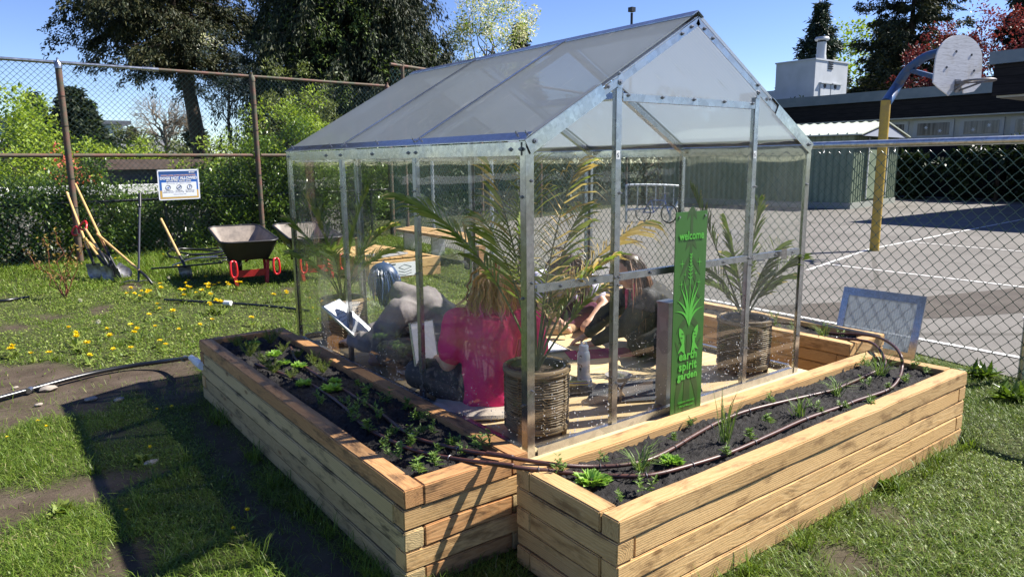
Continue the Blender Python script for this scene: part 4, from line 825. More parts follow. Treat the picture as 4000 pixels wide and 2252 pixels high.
hair_cap(per, hc, fc, upv, MAT['bluehair'])
rt, dr = cap_roots(hc, upv, fc, 420, .096, -.3, .3); strands("hair", MAT['bluehair'], rt, [d * .3 for d in dr], .17, .003, .0055, per, 1.0, hc=hc, face=fc)

# lavender print shirt, dark hair, bent forward at the far right, behind the palm
per = thing("person", "person in a lavender print shirt bent forward with dark hair hanging down, behind the palm", "person", (2.0, 1.95, D), "people sitting on the deck")
hc = K(1.83, 1.80, .50); fc = unit(np.array([-.5, -.6, -.75])); upv = unit(np.array([-.35, -.45, .8])); hip = K(2.02, 2.12, .11)
sh_l, sh_r = K(2.02, 1.80, .40), K(1.74, 2.03, .40); e_l, e_r = K(2.06, 1.62, .22), K(1.62, 1.86, .21); w_l, w_r = K(1.86, 1.56, .13), K(1.62, 1.66, .13); kn_l, kn_r = K(2.08, 1.74, .12), K(1.66, 2.0, .12); an_l, an_r = K(1.78, 1.78, .06), K(1.95, 1.84, .06)
solid("body", [[(hip, .13), (K(2.0, 2.07, .26), .12), (K(1.93, 1.97, .38), .125), (K(1.89, 1.90, .43), .08), (K(1.86, 1.86, .47), .05), (hc - upv * .04, .05)], [(K(1.9, 1.93, .39), .08), (sh_l, .058), (e_l, .042), (w_l, .027)], [(K(1.9, 1.93, .39), .08), (sh_r, .058), (e_r, .042), (w_r, .027)], [(hip, .12), (K(2.08, 1.92, .12), .095), (kn_l, .068), (an_l, .044)], [(hip, .12), (K(1.84, 2.08, .12), .095), (kn_r, .068), (an_r, .044)]] + hand(w_l, (-.8, -.1, -.3), (0, 0, 1), .95, .6) + hand(w_r, (.3, -.8, -.3), (0, 0, 1), .95, .6), SKIN, per, .009, 5, head(hc, fc, upv))
eyes(per, hc, fc, upv, EW, EI)
solid("shirt", [[(K(2.02, 2.1, .14), .145), (K(2.0, 2.06, .26), .142), (K(1.93, 1.97, .375), .145), (K(1.88, 1.89, .435), .085)], [(K(1.9, 1.93, .385), .098), (sh_l, .08), (sh_l * .4 + e_l * .6, .068)], [(K(1.9, 1.93, .385), .098), (sh_r, .08), (sh_r * .4 + e_r * .6, .068)]], MAT['lav'], per, .012, 4, fold=.009)
solid("trousers", [[(K(2.02, 2.11, .08), .148), (K(2.02, 2.11, .11), .148)], [(hip, .13), (K(2.08, 1.92, .12), .11), (kn_l, .082), (an_l, .058)], [(hip, .13), (K(1.84, 2.08, .12), .11), (kn_r, .082), (an_r, .058)]], MAT['maroon'], per, .012, 4, fold=.009)
MAT['darkhair'] = leafmat("dark_brown_hair", (.025, .014, .008), (.085, .045, .022), .3, .0, 5, .4, .5); MAT['brownhair'] = leafmat("brown_hair", (.09, .045, .022), (.26, .13, .06), .3, 0, 5, .4, .5)
hair_cap(per, hc, fc, upv, MAT['darkhair'])
rt, dr = cap_roots(hc, upv, fc, 240, .095, -.25, .3); strands("hair", MAT['darkhair'], rt, [d for d in dr], .30, .005, .007, per, .9, hc=hc, face=fc)

# black flowered top, long hair with a pink streak, profile to the left, leaning on one hand
K = lambda x, y, z: np.array([x - .07, y + .05, D + z])
per = thing("person", "person in a black flowered top with long brown hair, in profile, leaning over pink paper", "person", (1.95, .95, D), "people sitting on the deck")
hc = K(1.80, .98, .585); fc = unit(np.array([-.72, .42, -.42])); upv = unit(np.array([-.40, .2, .9])); hip = K(2.04, .78, .12)
sh_l, sh_r = K(1.80, .80, .41), K(1.99, 1.09, .41); e_l, e_r = K(1.70, .93, .21), K(1.83, 1.22, .24); w_l, w_r = K(1.60, 1.13, .07), K(1.72, 1.34, .06); kn_l, kn_r = K(1.72, .66, .13), K(2.02, 1.16, .13); an_l, an_r = K(1.86, .96, .06), K(1.78, .86, .06)
solid("body", [[(hip, .13), (K(2.0, .82, .26), .12), (K(1.93, .91, .38), .125), (K(1.88, .945, .44), .08), (K(1.85, .96, .50), .05), (hc - upv * .04, .05)], [(K(1.91, .93, .40), .08), (sh_l, .058), (e_l, .042), (w_l, .027)], [(K(1.91, .93, .40), .08), (sh_r, .058), (e_r, .042), (w_r, .027)], [(hip, .12), (K(1.88, .70, .13), .095), (kn_l, .068), (an_l, .044)], [(hip, .12), (K(2.06, .98, .13), .095), (kn_r, .068), (an_r, .044)]] + hand(w_l, (-.6, .5, -.25), (0, 0, 1), .95, .35) + hand(w_r, (-.7, .3, -.25), (0, 0, 1), .95, .35), SKIN, per, .0085, 4, head(hc, fc, upv))
eyes(per, hc, fc, upv, EW, EI)
solid("top", [[(K(2.04, .78, .13), .15), (K(2.0, .82, .26), .145), (K(1.93, .91, .38), .146), (K(1.88, .945, .45), .085)], [(K(1.91, .93, .39), .098), (sh_l, .08), (e_l, .064), (w_l * .85 + e_l * .15, .042)], [(K(1.91, .93, .39), .098), (sh_r, .08), (e_r, .064), (w_r * .85 + e_r * .15, .042)]], MAT['blackcloth'], per, .012, 4, fold=.009)
solid("trousers", [[(K(2.04, .78, .09), .152), (K(2.04, .78, .12), .152)], [(hip, .13), (K(1.88, .70, .13), .112), (kn_l, .084), (an_l, .058)], [(hip, .13), (K(2.06, .98, .13), .112), (kn_r, .084), (an_r, .058)]], MAT['blackcloth'], per, .012, 4, fold=.009)
hair_cap(per, hc, fc, upv, MAT['darkhair'])
rt, dr = cap_roots(hc, upv, fc, 280, .095, -.2, .1); strands("hair", MAT['darkhair'], rt, [d - fc * .3 for d in dr], .17, .003, .007, per, .8, hc=hc, face=fc)
rt, dr = cap_roots(hc - upv * .02, upv, fc, 90, .085, -.5, -.15); strands("hair", MAT['brownhair'], rt, [d - fc * .1 for d in dr], .42, .004, .006, per, 1.0, hc=hc, face=fc)
sdir = np.cross(fc, upv); strands("dyed_streak", MAT['pinkshirt'], [hc + sdir * s_ * .085 - upv * .02 + rdir(1)[0] * .008 for s_ in (-1, 1) for _ in range(7)], [(0, 0, -1)] * 14, .30, .003, .005, per, 1.)

# ---------------------------------------------------------------- things on the deck
K = lambda x, y, z: np.array([x, y, D + z])
MAT['felt'] = plain("cream_felt", (.58, .50, .42), .95, 0, (.48, .40, .32), 8, .4, 60); MAT['paper'] = plain("white_paper", (.82, .83, .84), .6); MAT['ink'] = plain("ink", (.03, .03, .035), .7); MAT['kraft'] = plain("tan_cloth", (.42, .29, .17), .9, 0, (.34, .22, .12), 8, .4, 30)
def cushion(label, c, rx, ry, rot, hgt=.045, roll=False):
    prof = [(.02, 0), (.9, 0), (1, .35), (.985, .75), (.9, 1), (.5, 1.04), (.01, 1.05)]; m = MB(); n = 40
    vs = [(q * rx * math.cos(a) * (1 + .03 * math.sin(3 * a)), q * ry * math.sin(a) * (1 + .03 * math.cos(2 * a)), z * hgt + .006 * math.sin(a * 5) * q) for q, z in prof for a in np.linspace(0, 2 * math.pi, n, endpoint=False)]
    m.add(vs, [(i * n + j, i * n + (j + 1) % n, (i + 1) * n + (j + 1) % n, (i + 1) * n + j) for i in range(len(prof) - 1) for j in range(n)])
    m.xf(Matrix.Translation((c[0], c[1], D + .002 + c[2])) @ Matrix.Rotation(rot, 4, 'Z')); return tag(m.build("felt_cushion", MAT['felt'], smooth=True), label, "cushion", "cream felt cushions")
cushion("cream felt cushion under the person in the pink t-shirt", (.27, .72, 0), .30, .27, 0); cushion("cream felt cushion under the person in the grey fleece", (.47, 1.46, 0), .34, .25, -.6, .055); cushion("cream felt cushion under the person in the lavender shirt", (2.0, 2.05, 0), .34, .28, .2, .06)
def board(label, M_, w, h, lines):
    b = thing("drawing_board", label, "drawing board", tuple(M_.translation), "white drawing boards"); MB().box((-w / 2, -h / 2, 0), (w / 2, h / 2, .006)).xf(M_).build("panel", MAT['paper'], b)
    m = MB(); m.box((-w / 2 - .006, -h / 2 - .006, -.002), (-w / 2, h / 2 + .006, .009)).box((w / 2, -h / 2 - .006, -.002), (w / 2 + .006, h / 2 + .006, .009)).box((-w / 2, -h / 2 - .006, -.002), (w / 2, -h / 2, .009)).box((-w / 2, h / 2, -.002), (w / 2, h / 2 + .006, .009)).xf(M_).build("frame", MAT['galv'], b)
    r_ = random.Random(len(label)); m = MB()
    for i in range(lines):
        y = h * .36 - i * .03; x = -w * .4
        while x < w * .36:
            l_ = r_.uniform(.012, .04); m.bar((x, y, .0068), (x + l_, y + r_.uniform(-.006, .006), .0068), .001, .0035, (0, 0, 1)); x += l_ + r_.uniform(.006, .014)
    if lines: m.xf(M_).build("writing", MAT['ink'], b)
def TM(p, fwd, up): 
    f = Vector(fwd).normalized(); u = Vector(up); r_ = f.cross(u).normalized(); u = r_.cross(f).normalized(); Mx = Matrix((r_, u, f)).transposed().to_4x4(); Mx.translation = Vector(p); return Mx
board("white drawing board tilted on the knees of the person in the grey fleece", TM(K(.09, 2.02, .25), (.55, -.45, .75), (-.4, .4, .8)), .34, .46, 4); board("white drawing board lying on the deck beyond the pink shirt, covered in writing", TM(K(.98, 2.1, .006), (0, 0, 1), (.2, 1, 0)), .42, .50, 7)
board("white drawing board held upright in front of the person in the pink t-shirt", TM(K(.10, 1.10, .29), (.35, -.92, .2), (0, .2, 1)), .20, .30, 0); board("white drawing board on the deck pointing towards the water bottle", TM(K(1.25, 1.50, .006), (0, 0, 1), (.9, -.2, 0)), .30, .40, 0)
m = MB(); m.add([(1.27, 1.12, D + .004), (1.72, .90, D + .004), (1.80, 1.12, D + .004), (1.38, 1.33, D + .004), (1.27, 1.12, D + .002), (1.72, .90, D + .002), (1.80, 1.12, D + .002), (1.38, 1.33, D + .002)], [(0, 1, 2, 3), (7, 6, 5, 4), (0, 4, 5, 1), (1, 5, 6, 2), (2, 6, 7, 3), (3, 7, 4, 0)]); tag(m.build("pink_paper", plain("magenta_paper", (.55, .02, .13), .7)), "sheet of bright magenta paper on the deck behind the water bottle", "paper")
bt = thing("water_bottle", "white water bottle with dark stickers standing on the deck", "bottle", (1.02, .73, D)); bc = (1.02, .73, D)
MB().lathe([(.001, 0), (.036, 0), (.040, .006), (.040, .165), (.036, .185), (.028, .195), (.001, .196)], bc, 24).build("body", plain("white_enamel_stickered", (.72, .70, .66), .35, 0, (.05, .045, .07), 19, lo=.60, hi=.62), bt, smooth=True)
MB().lathe([(.001, .194), (.030, .194), (.030, .222), (.026, .228), (.001, .229)], bc, 24).build("cap", MAT['white'], bt, smooth=True); MB().tube([np.array(bc) + [-.026, 0, .215], np.array(bc) + [-.02, 0, .245], np.array(bc) + [.02, 0, .245], np.array(bc) + [.026, 0, .215]], .005, 8).build("loop", MAT['white'], bt, smooth=True)
pc = thing("pencil_case", "clear plastic case full of coloured pencils beside the near wicker basket", "pencil case", (.80, .58, D)); ax = np.array([.82, -.57, 0]); ay = np.array([.57, .82, 0]); cc_ = np.array([.80, .58, D + .028])
MB().obox(cc_, ax * .105, ay * .05, np.array([0, 0, .026])).build("tray", plain("black_net", (.02, .02, .02), .6, 0, (.10, .10, .10), 90), pc)
MB().obox(cc_ + [0, 0, .046], ax * .105, ay * .05, np.array([0, 0, .018])).build("lid", clear_sheet("clear_lid", 2.5, 0, scratch=.3), pc)
for k, cl in enumerate(((.75, .55, .05), (.6, .05, .05), (.1, .25, .5), (.75, .6, .1), (.7, .3, .05), (.15, .4, .1), (.8, .7, .5))): MB().tube([cc_ + ay * (-.036 + k * .012) - ax * .09 + [0, 0, .036], cc_ + ay * (-.036 + k * .012) + ax * .085 + [0, 0, .036]], .0042, 6).build("pencil", plain("pencil_%d" % k, cl, .4), pc)
tag(MB().box((-.014, -.014, 0), (.014, .014, .03)).box((-.012, -.012, .031), (.012, .012, .05)).xf(Matrix.Translation((.745, .68, D))).build("eraser", MAT['red']), "small red block standing on the deck beside the pencil case", "eraser")
tag(MB().prism([(.70, .38, D + .002), (1.32, -.03 + .06, D + .002), (1.62, .33, D + .002), (1.02, .72 - .12, D + .002)], (0, 0, .012)).build("rubber_mat", plain("dark_rubber", (.06, .06, .065), .8, 0, (.085, .085, .09), 30, .3, 80)), "dark grey rubber mat on the deck inside the door", "mat")
# galvanised pedestals and a shell bowl on a little stand
tag(MB().box((1.02, .06, D + .013), (1.11, .14, D + .585)).box((1.015, .055, D + .5855), (1.115, .145, D + .597)).build("metal_pedestal", galv("pedestal_galv", (.42, .44, .46), .4, 14)), "square galvanised pedestal behind the left edge of the welcome sign", "pedestal")
sb = thing("shell_bowl", "abalone shell bowl of dried sage on a wooden tripod beside the metal pedestal", "bowl", (.92, .33, D + .012)); sc_ = np.array([.92, .33, D + .012])
for k in range(3): a = k * 2.09; MB().tube([sc_ + [math.cos(a) * .05, math.sin(a) * .05, .002], sc_ + [math.cos(a + 1.2) * .018, math.sin(a + 1.2) * .018, .06], sc_ + [math.cos(a + 1.6) * .055, math.sin(a + 1.6) * .055, .115]], .007, 7).build("stick", MAT['kraft'], sb, smooth=True)
MB().lathe([(.001, .098), (.03, .10), (.06, .115), (.078, .14), (.072, .14), (.055, .12), (.03, .108), (.001, .106)], sc_, 22).build("shell", plain("shell", (.32, .28, .24), .35, 0, (.55, .52, .50), 12), sb, smooth=True)
V, F = leaves(np.tile(sc_ + [0, 0, .128], (60, 1)) + npr.normal(size=(60, 3)) * [.026, .026, .005], rdir(60) * [1, 1, .3], .03, .010); np_mesh("dried_sage", V, F, leafmat("sage", (.35, .37, .32), (.6, .6, .55), .2, .2), sb)
m = MB(); tag(cushion("folded tan cloth under the person in the lavender shirt", (1.78, 1.86, .0), .2, .17, .4, .075), None, "cloth").data.materials[0] = MAT['kraft']; bpy.context.view_layer.objects.active = None
tc = [o for o in COL.objects if o.get("category") == "cloth"][0]; tc.name = "folded_cloth"; del tc["group"]

# ---------------------------------------------------------------- welcome sign
sg = thing("welcome_sign", "tall narrow green sign reading welcome and earth spirit garden, fixed in the doorway", "sign", (1.045, -.052, D)); SW, SB, ST = .25, .005, 1.092; sx0 = .92
def srf(name, polys, mat, depth=.001, off=0.): 
    m = MB()
    for pl in polys:
        pts = [(sx0 + x * SW, -.056 - off, D + ST - y * SW) for x, y in pl]; m.prism(pts, (0, -depth, 0))
    return m.build(name, mat, sg)
MAT['sgreen'] = plain("sign_green", (.036, .115, .022), .35, 0, (.043, .13, .025), 3); MAT['sdark'] = plain("sign_dark_green", (.035, .075, .02), .4); MAT['slime'] = plain("sign_lime", (.085, .38, .045), .4)
MB().box((sx0, -.056, D + SB), (sx0 + SW, -.052, D + ST)).build("panel", MAT['sgreen'], sg)
def leafpoly(x0, y0, x1, y1, w, cv=0., n=9):
    d = np.array([x1 - x0, y1 - y0]); l_ = np.hypot(*d); d = d / l_; s = np.array([-d[1], d[0]]); c_ = lambda q: np.array([x0, y0]) + d * l_ * q + s * cv * math.sin(math.pi * q); up = [c_(q) + s * w * math.sin(math.pi * q ** .8) for q in np.linspace(0, 1, n)]; dn = [c_(q) - s * w * math.sin(math.pi * q ** .8) for q in np.linspace(0, 1, n)]
    return up + dn[::-1][1:-1]
def star(x, y, r): return [(x + r * (1 if i % 2 == 0 else .13) * math.sin(i * math.pi / 4), y - r * (1.25 if i % 4 == 0 else 1) * (1 if i % 2 == 0 else .13) * math.cos(i * math.pi / 4)) for i in range(8)]
dk = [[(.46, 0), (.54, 0), (.535, 1.3), (.465, 1.3)]]
for x, y, q in ((.34, .15, -1), (.66, .15, 1), (.32, .78, -1), (.68, .78, 1)): dk.append(leafpoly(.5, y - .25, x - q * .0, y + .02, .05)); 
for q in (-1, 1): dk += [leafpoly(.5, .88, .5 + q * .33, 1.36, .045), leafpoly(.5, 1.1, .5 + q * .26, 1.62, .05), leafpoly(.5, 1.5, .5 + q * .38, 1.9, .05), leafpoly(.5, 2.2, .5 + q * .4, 2.55, .07), leafpoly(.5, 3.2, .5 + q * .42, 2.7, .06, q * .05), leafpoly(.5, 3.25, .5 + q * .35, 4.3, .08, -q * .1)]
dk.append([(.45, 2.6), (.55, 2.6), (.62, 4.33), (.38, 4.33)])
for i, pl in enumerate(dk): srf("dark_root_motif", [pl], MAT['sdark'], .0004, .0002 + i * .00003)
lt = []
for q in (-1, 1):
    lt += [leafpoly(.5, 2.42, .5 + q * .40, 1.82, .028, -q * .10), leafpoly(.5, 2.42, .5 + q * .30, 1.55, .032, -q * .07), leafpoly(.5, 2.40, .5 + q * .22, 1.38, .02, -q * .05), leafpoly(.5, 2.45, .5 + q * .46, 2.05, .026, -q * .13)]
    for y in (1.18, 1.24, 1.32, 1.40): lt.append(leafpoly(.5, y, .5 + q * .08, y - .05, .012))
    for y in (.92, .98, 1.05, 1.12): lt.append(leafpoly(.5, y, .5 + q * .045, y - .06, .012))
    lt += [leafpoly(.5 + q * .30, 2.42, .5 + q * .16, 2.88, .075, q * .03), [(.5 + q * .20, 2.78), (.5 + q * .34, 2.98), (.5 + q * .22, 2.93), (.5 + q * .10, 3.02), (.5 + q * .13, 2.80)]]
    lt += [star(.5 + q * .28, 1.07, .09), star(.5 + q * .17, 1.30, .055), star(.5 + q * .28, 1.50, .08)]
lt.append([(.495, .88), (.505, .88), (.51, 2.40), (.49, 2.40)])
for i, pl in enumerate(lt): srf("lime_plant_motif", [pl], MAT['slime'], .0004, .0016 + i * .00002)
for i, (x, y) in enumerate([(.31, 2.55), (.28, 2.63), (.25, 2.71), (.69, 2.55), (.72, 2.63), (.75, 2.71)]): srf("dark_fish_mark", [leafpoly(x - .04, y, x + .04, y + .03, .014)], MAT['sgreen'], .0004, .0028)
TX = lambda x, y, z=.0036: Matrix.Translation((sx0 + x * SW, -.056 - z, D + ST - y * SW)) @ Matrix.Rotation(math.pi / 2, 4, 'X')
text(sg, "welcome", .062, TX(.5, .50), MAT['slime'], bold=.0008, sx=.86)
for s_, y, z in (("earth", 3.06, .064), ("spirit", 3.29, .064), ("garden", 3.50, .054)): text(sg, s_, z, TX(.5, y), MAT['slime'], bold=.0022, space=1.08)
text(sg, "OCEAN HYLAND", .0155, TX(.5, 4.08), MAT['slime'], space=1.15, bold=.0001); text(sg, "(Ts'leil-Waututh)", .0155, TX(.5, 4.17), MAT['slime'], space=1.1, bold=.0001)
for x in (.1, .92): MB().tube([(sx0 + x * SW, -.0565, D + ST - .025), (sx0 + x * SW, -.062, D + ST - .025)], .006, 8).build("screw", MAT['bolt'], sg)
# ================================================================ chain link fences
def mesh_wire(P_, z0, z1, a=.095, r=.0019, sides=4, mat='wire'):
    """woven diamond mesh between plan points P_ (list of (x, y)); every wire zigzags with its neighbours"""
    P_ = [np.array(p, float) for p in P_]; V, F, k = [], [], 0; h = a / 2; nz = int((z1 - z0) / h); ang = np.arange(sides) * 2 * math.pi / sides + .4
    s_ = np.concatenate([[0], np.cumsum([np.linalg.norm(b - a_) for a_, b in zip(P_[:-1], P_[1:])])]); tot = s_[-1]
    def at(s):
        s = np.clip(s, 0, tot); return np.column_stack([np.interp(s, s_, [p[0] for p in P_]), np.interp(s, s_, [p[1] for p in P_])])
    dirv = unit(P_[-1] - P_[0]); nrm = np.array([-dirv[1], dirv[0]]); ncol = int(tot / h); zz = z0 + np.arange(nz + 1) * h
    for c_ in range(ncol):
        par = (np.arange(nz + 1) + c_) % 2; s = (c_ + par * 1.08 - .04) * h; off = (par * 2 - 1) * r * 1.2
        p = at(s) + nrm[None] * off[:, None]; q = np.column_stack([p, zz])
        t_ = np.gradient(q, axis=0); t_ = unit(t_ + np.array([0, 0, 1e-6])); n1 = np.broadcast_to(np.append(nrm, 0), q.shape); n2 = np.cross(t_, n1)
        ring = q[:, None] + r * (np.cos(ang)[None, :, None] * n1[:, None] + np.sin(ang)[None, :, None] * n2[:, None]); V.append(ring.reshape(-1, 3))
        i, j = np.meshgrid(np.arange(nz), np.arange(sides), indexing='ij'); b = k + i * sides
        F.append(np.stack([b + j, b + (j + 1) % sides, b + sides + (j + 1) % sides, b + sides + j], -1).reshape(-1, 4)); k += (nz + 1) * sides
    return np.concatenate(V), np.concatenate(F)
def ties(p, rad, n=5): return [np.array(p) + [math.cos(a) * rad, 0, math.sin(a) * rad] for a in np.linspace(0, 2 * math.pi, 9)[:-1]]
# tall fence on the left
TH_ = 3.46; ty = lambda x: 12.34 + .077 * (x + .48)
f1 = thing("chain_link_fence", "tall chain link fence with rusty rails behind the tools and wheelbarrows", "fence", (0, 12.4, 0))
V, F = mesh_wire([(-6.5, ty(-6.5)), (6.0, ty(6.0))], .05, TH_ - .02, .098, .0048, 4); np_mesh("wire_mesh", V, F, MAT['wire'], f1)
for i, x in enumerate((-3.8, -.48, 2.86, 6.0)):
    y = ty(x) - .05; rr = .052 if i != 3 else .06
    MB().tube([(x, y, 0), (x, y, TH_ - .06)], rr, 12).build("post", MAT['rust'], f1, smooth=True)
    MB().lathe([(rr + .008, 0), (rr + .008, .07), (rr * .7, .10), (.02, .13), (.018, .17), (.001, .18)], (x, y, TH_ - .10), 12).build("post_cap", MAT['galv'] if i < 2 else MAT['rust'], f1, smooth=True)
    for z in (.5, 1.0, 1.5, 2.4, 2.9): MB().tube([(x + math.cos(a) * (rr + .004), y + math.sin(a) * (rr + .004), z) for a in np.linspace(0, 6.28, 13)[:-1]], .005, 5, closed=True).build("tie", MAT['wire'], f1)
for z, nm in ((TH_, "top_rail"), (1.90, "mid_rail")):
    if z > 3: MB().tube([(-6.5, ty(-6.5) - .01, z), (1.05, ty(1.05) - .01, z)], .030, 10).build(nm, MAT['galv'], f1, smooth=True); MB().tube([(1.05, ty(1.05) - .01, z), (6.0, ty(6.0) - .01, z)], .030, 10).build(nm, MAT['rust'], f1, smooth=True); MB().tube([(.85, ty(.85) - .01, z), (1.12, ty(1.12) - .01, z)], .036, 10).build("rail_sleeve", MAT['galv'], f1, smooth=True)
    else:
        for a_, b_ in ((-6.5, -3.87), (-3.73, -.56), (-.40, 2.78), (2.94, 5.93)): MB().tube([(a_, ty(a_) - .03, z), (b_, ty(b_) - .03, z)], .034, 10).build(nm, MAT['rust'], f1, smooth=True)
# low fence between lawn and court
f2 = thing("chain_link_fence", "low green chain link fence with a galvanised top rail along the court", "fence", (4.5, 0, 0)); LH = 1.845; fx = lambda y: fence_x(y)
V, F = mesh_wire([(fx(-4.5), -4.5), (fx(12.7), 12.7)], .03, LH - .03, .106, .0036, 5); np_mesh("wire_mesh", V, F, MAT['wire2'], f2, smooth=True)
MB().tube([(fx(y), y, LH) for y in np.linspace(-4.5, 12.7, 12)], .032, 12).build("top_rail", MAT['rail'], f2, smooth=True)
for y in (-3.4, -.56, 2.19, 5.1, 7.9, 10.4):
    MB().tube([(fx(y) + .04, y, 0), (fx(y) + .04, y, LH - .02)], .038, 12).build("post", MAT['rail'], f2, smooth=True)
    for z in (.5, 1.0, 1.5): MB().tube([(fx(y) + .04 + math.cos(a) * .044, y + math.sin(a) * .044, z) for a in np.linspace(0, 6.28, 13)[:-1]], .003, 5, closed=True).build("tie", MAT['rail'], f2)
for y in (-.15, .55, 1.25, 1.75): MB().tube([(fx(y) + math.cos(a) * .037, y + .004 * k, LH - .012 + math.sin(a) * (.037 if math.sin(a) > 0 else .06)) for k, a in enumerate(np.linspace(0, 6.28, 17)[:-1])], .0018, 5, closed=True).build("rail_tie", MAT['rail'], f2)
# tall fence far along the court
f3 = thing("chain_link_fence", "tall dark green chain link fence far behind the court", "fence", (15, 15.8, 0)); q3 = lambda s: np.array([6.1, 12.8]) + unit(np.array([20.1, 6.8])) * s
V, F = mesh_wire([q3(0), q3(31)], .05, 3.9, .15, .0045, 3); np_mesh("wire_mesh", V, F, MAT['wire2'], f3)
for s in np.arange(0.4, 31, 3.05): p = q3(s); MB().tube([(*p, 0), (*p, 4.0)], .045, 8).build("post", MAT['rust'], f3, smooth=True)
MB().tube([(*q3(0), 3.95), (*q3(31), 3.95)], .035, 8).build("top_rail", MAT['rust'], f3, smooth=True); MB().tube([(*q3(0), 2.0), (*q3(31), 2.0)], .035, 8).build("mid_rail", MAT['rust'], f3, smooth=True)

# ================================================================ foliage builders
MAT['laurel'] = leafmat("laurel_leaf", (.05, .11, .014), (.17, .26, .035), .35, .28, 1.1, .32, .5); MAT['lime'] = leafmat("spring_leaf", (.16, .26, .02), (.32, .41, .05), .3, .4, .9, .5); MAT['olive'] = leafmat("olive_leaf", (.09, .12, .03), (.17, .20, .06), .35, .3, .8)
MAT['needle'] = leafmat("dark_needles", (.012, .022, .010), (.035, .048, .020), .35, .10, .7, .6, .25); MAT['needle2'] = leafmat("brown_green_needles", (.035, .038, .014), (.085, .085, .032), .4, .18, .5, .6, .25); MAT['tips'] = leafmat("sunlit_tone_shoots", (.07, .12, .02), (.15, .20, .045), .3, .25, 1, .5); MAT['bluefir'] = leafmat("blue_green_needles", (.018, .035, .020), (.05, .075, .045), .35, .12, .6)  # tips: lighter green that paints sunlight onto the spruce shoots
MAT['redleaf'] = leafmat("red_maple_leaf", (.085, .014, .022), (.21, .042, .055), .35, .35, .9); MAT['blossom'] = leafmat("white_blossom", (.55, .53, .44), (.80, .78, .70), .2, .35, 1.5); MAT['coral'] = leafmat("coral_blossom", (.55, .10, .06), (.75, .22, .14), .2, .3, 2); MAT['bronze'] = leafmat("bronze_leaf", (.22, .13, .03), (.36, .26, .07), .3, .3, 3); MAT['twig'] = plain("pale_twig", (.30, .25, .19), .9, 0, (.18, .14, .10), 5); MAT['darkleaf'] = leafmat("deep_green_leaf", (.012, .026, .010), (.04, .065, .02), .35, .15, .8)
def clump(c, r, n, L, W, sq=(1, 1, 1), out=.7, shell=.55, nclu=40, cr=.28, lobes=None):
    """leaves gathered in clumps through a rounded volume"""
    c = np.array(c, float); d = rdir(nclu); rad = r * (shell + (1 - shell) * npr.random((nclu, 1)) ** .5) * (1 + .18 * np.sin(d[:, :1] * 5 + d[:, 1:2] * 7)); cc = c + d * rad * np.array(sq)
    k = npr.integers(0, nclu, n); o = rdir(n) * (npr.random((n, 1)) ** .45) * r * cr * npr.uniform(.6, 1.25, (nclu, 1))[k]; p = cc[k] + o * np.array([1, 1, .8]); dd = unit(o) * out + rdir(n) * .7 + np.array([0, 0, .1])
    return leaves(p, dd, L * npr.uniform(.6, 1.3, n), W * npr.uniform(.7, 1.2, n), np.array([[.2, -.2, 1.]]), .06)
def limb(b, p0, p1, r0, r1, wig=.1, n=7):
    p0, p1 = np.array(p0, float), np.array(p1, float); l_ = np.linalg.norm(p1 - p0); pts = [p0 + (p1 - p0) * t_ + (rdir(1)[0] * wig * l_ * math.sin(math.pi * t_) if 0 < t_ < 1 else 0) for t_ in np.linspace(0, 1, n)]; b.tube(pts, list(np.linspace(r0, r1, n)), 7); return pts
def broadleaf(name, label, base, h, r, n, L, W, mat, trunk=.12, sq=(1, 1, .8), nclu=60, extra=None, mats2=None, group=None, cat="tree", barkm='bark', cz=None, out=.7, cr=.28):
    t_ = thing(name, label, cat, tuple(base), group); base = np.array(base, float); c = base + [0, 0, cz if cz is not None else h - r * sq[2]]
    b = MB(); top = limb(b, base, c, trunk, trunk * .5, .05)
    for i in range(14): d = rdir(1)[0]; d[2] = abs(d[2]) * .8 - .15; limb(b, top[rnd.randint(2, 6)], c + d * r * .85 * np.array(sq), trunk * .35, trunk * .06, .12)
    b.build("trunk", MAT[barkm], t_, smooth=True)
    V, F = clump(c, r, n, L, W, sq, out, .5, nclu, cr); mi = None; ms = [MAT[mat]]
    if mats2: ms.append(MAT[mats2[0]]); mi = (npr.random(len(F)) < mats2[1]).astype(int)
    np_mesh("crown", V, F, ms, t_, midx=mi); return t_
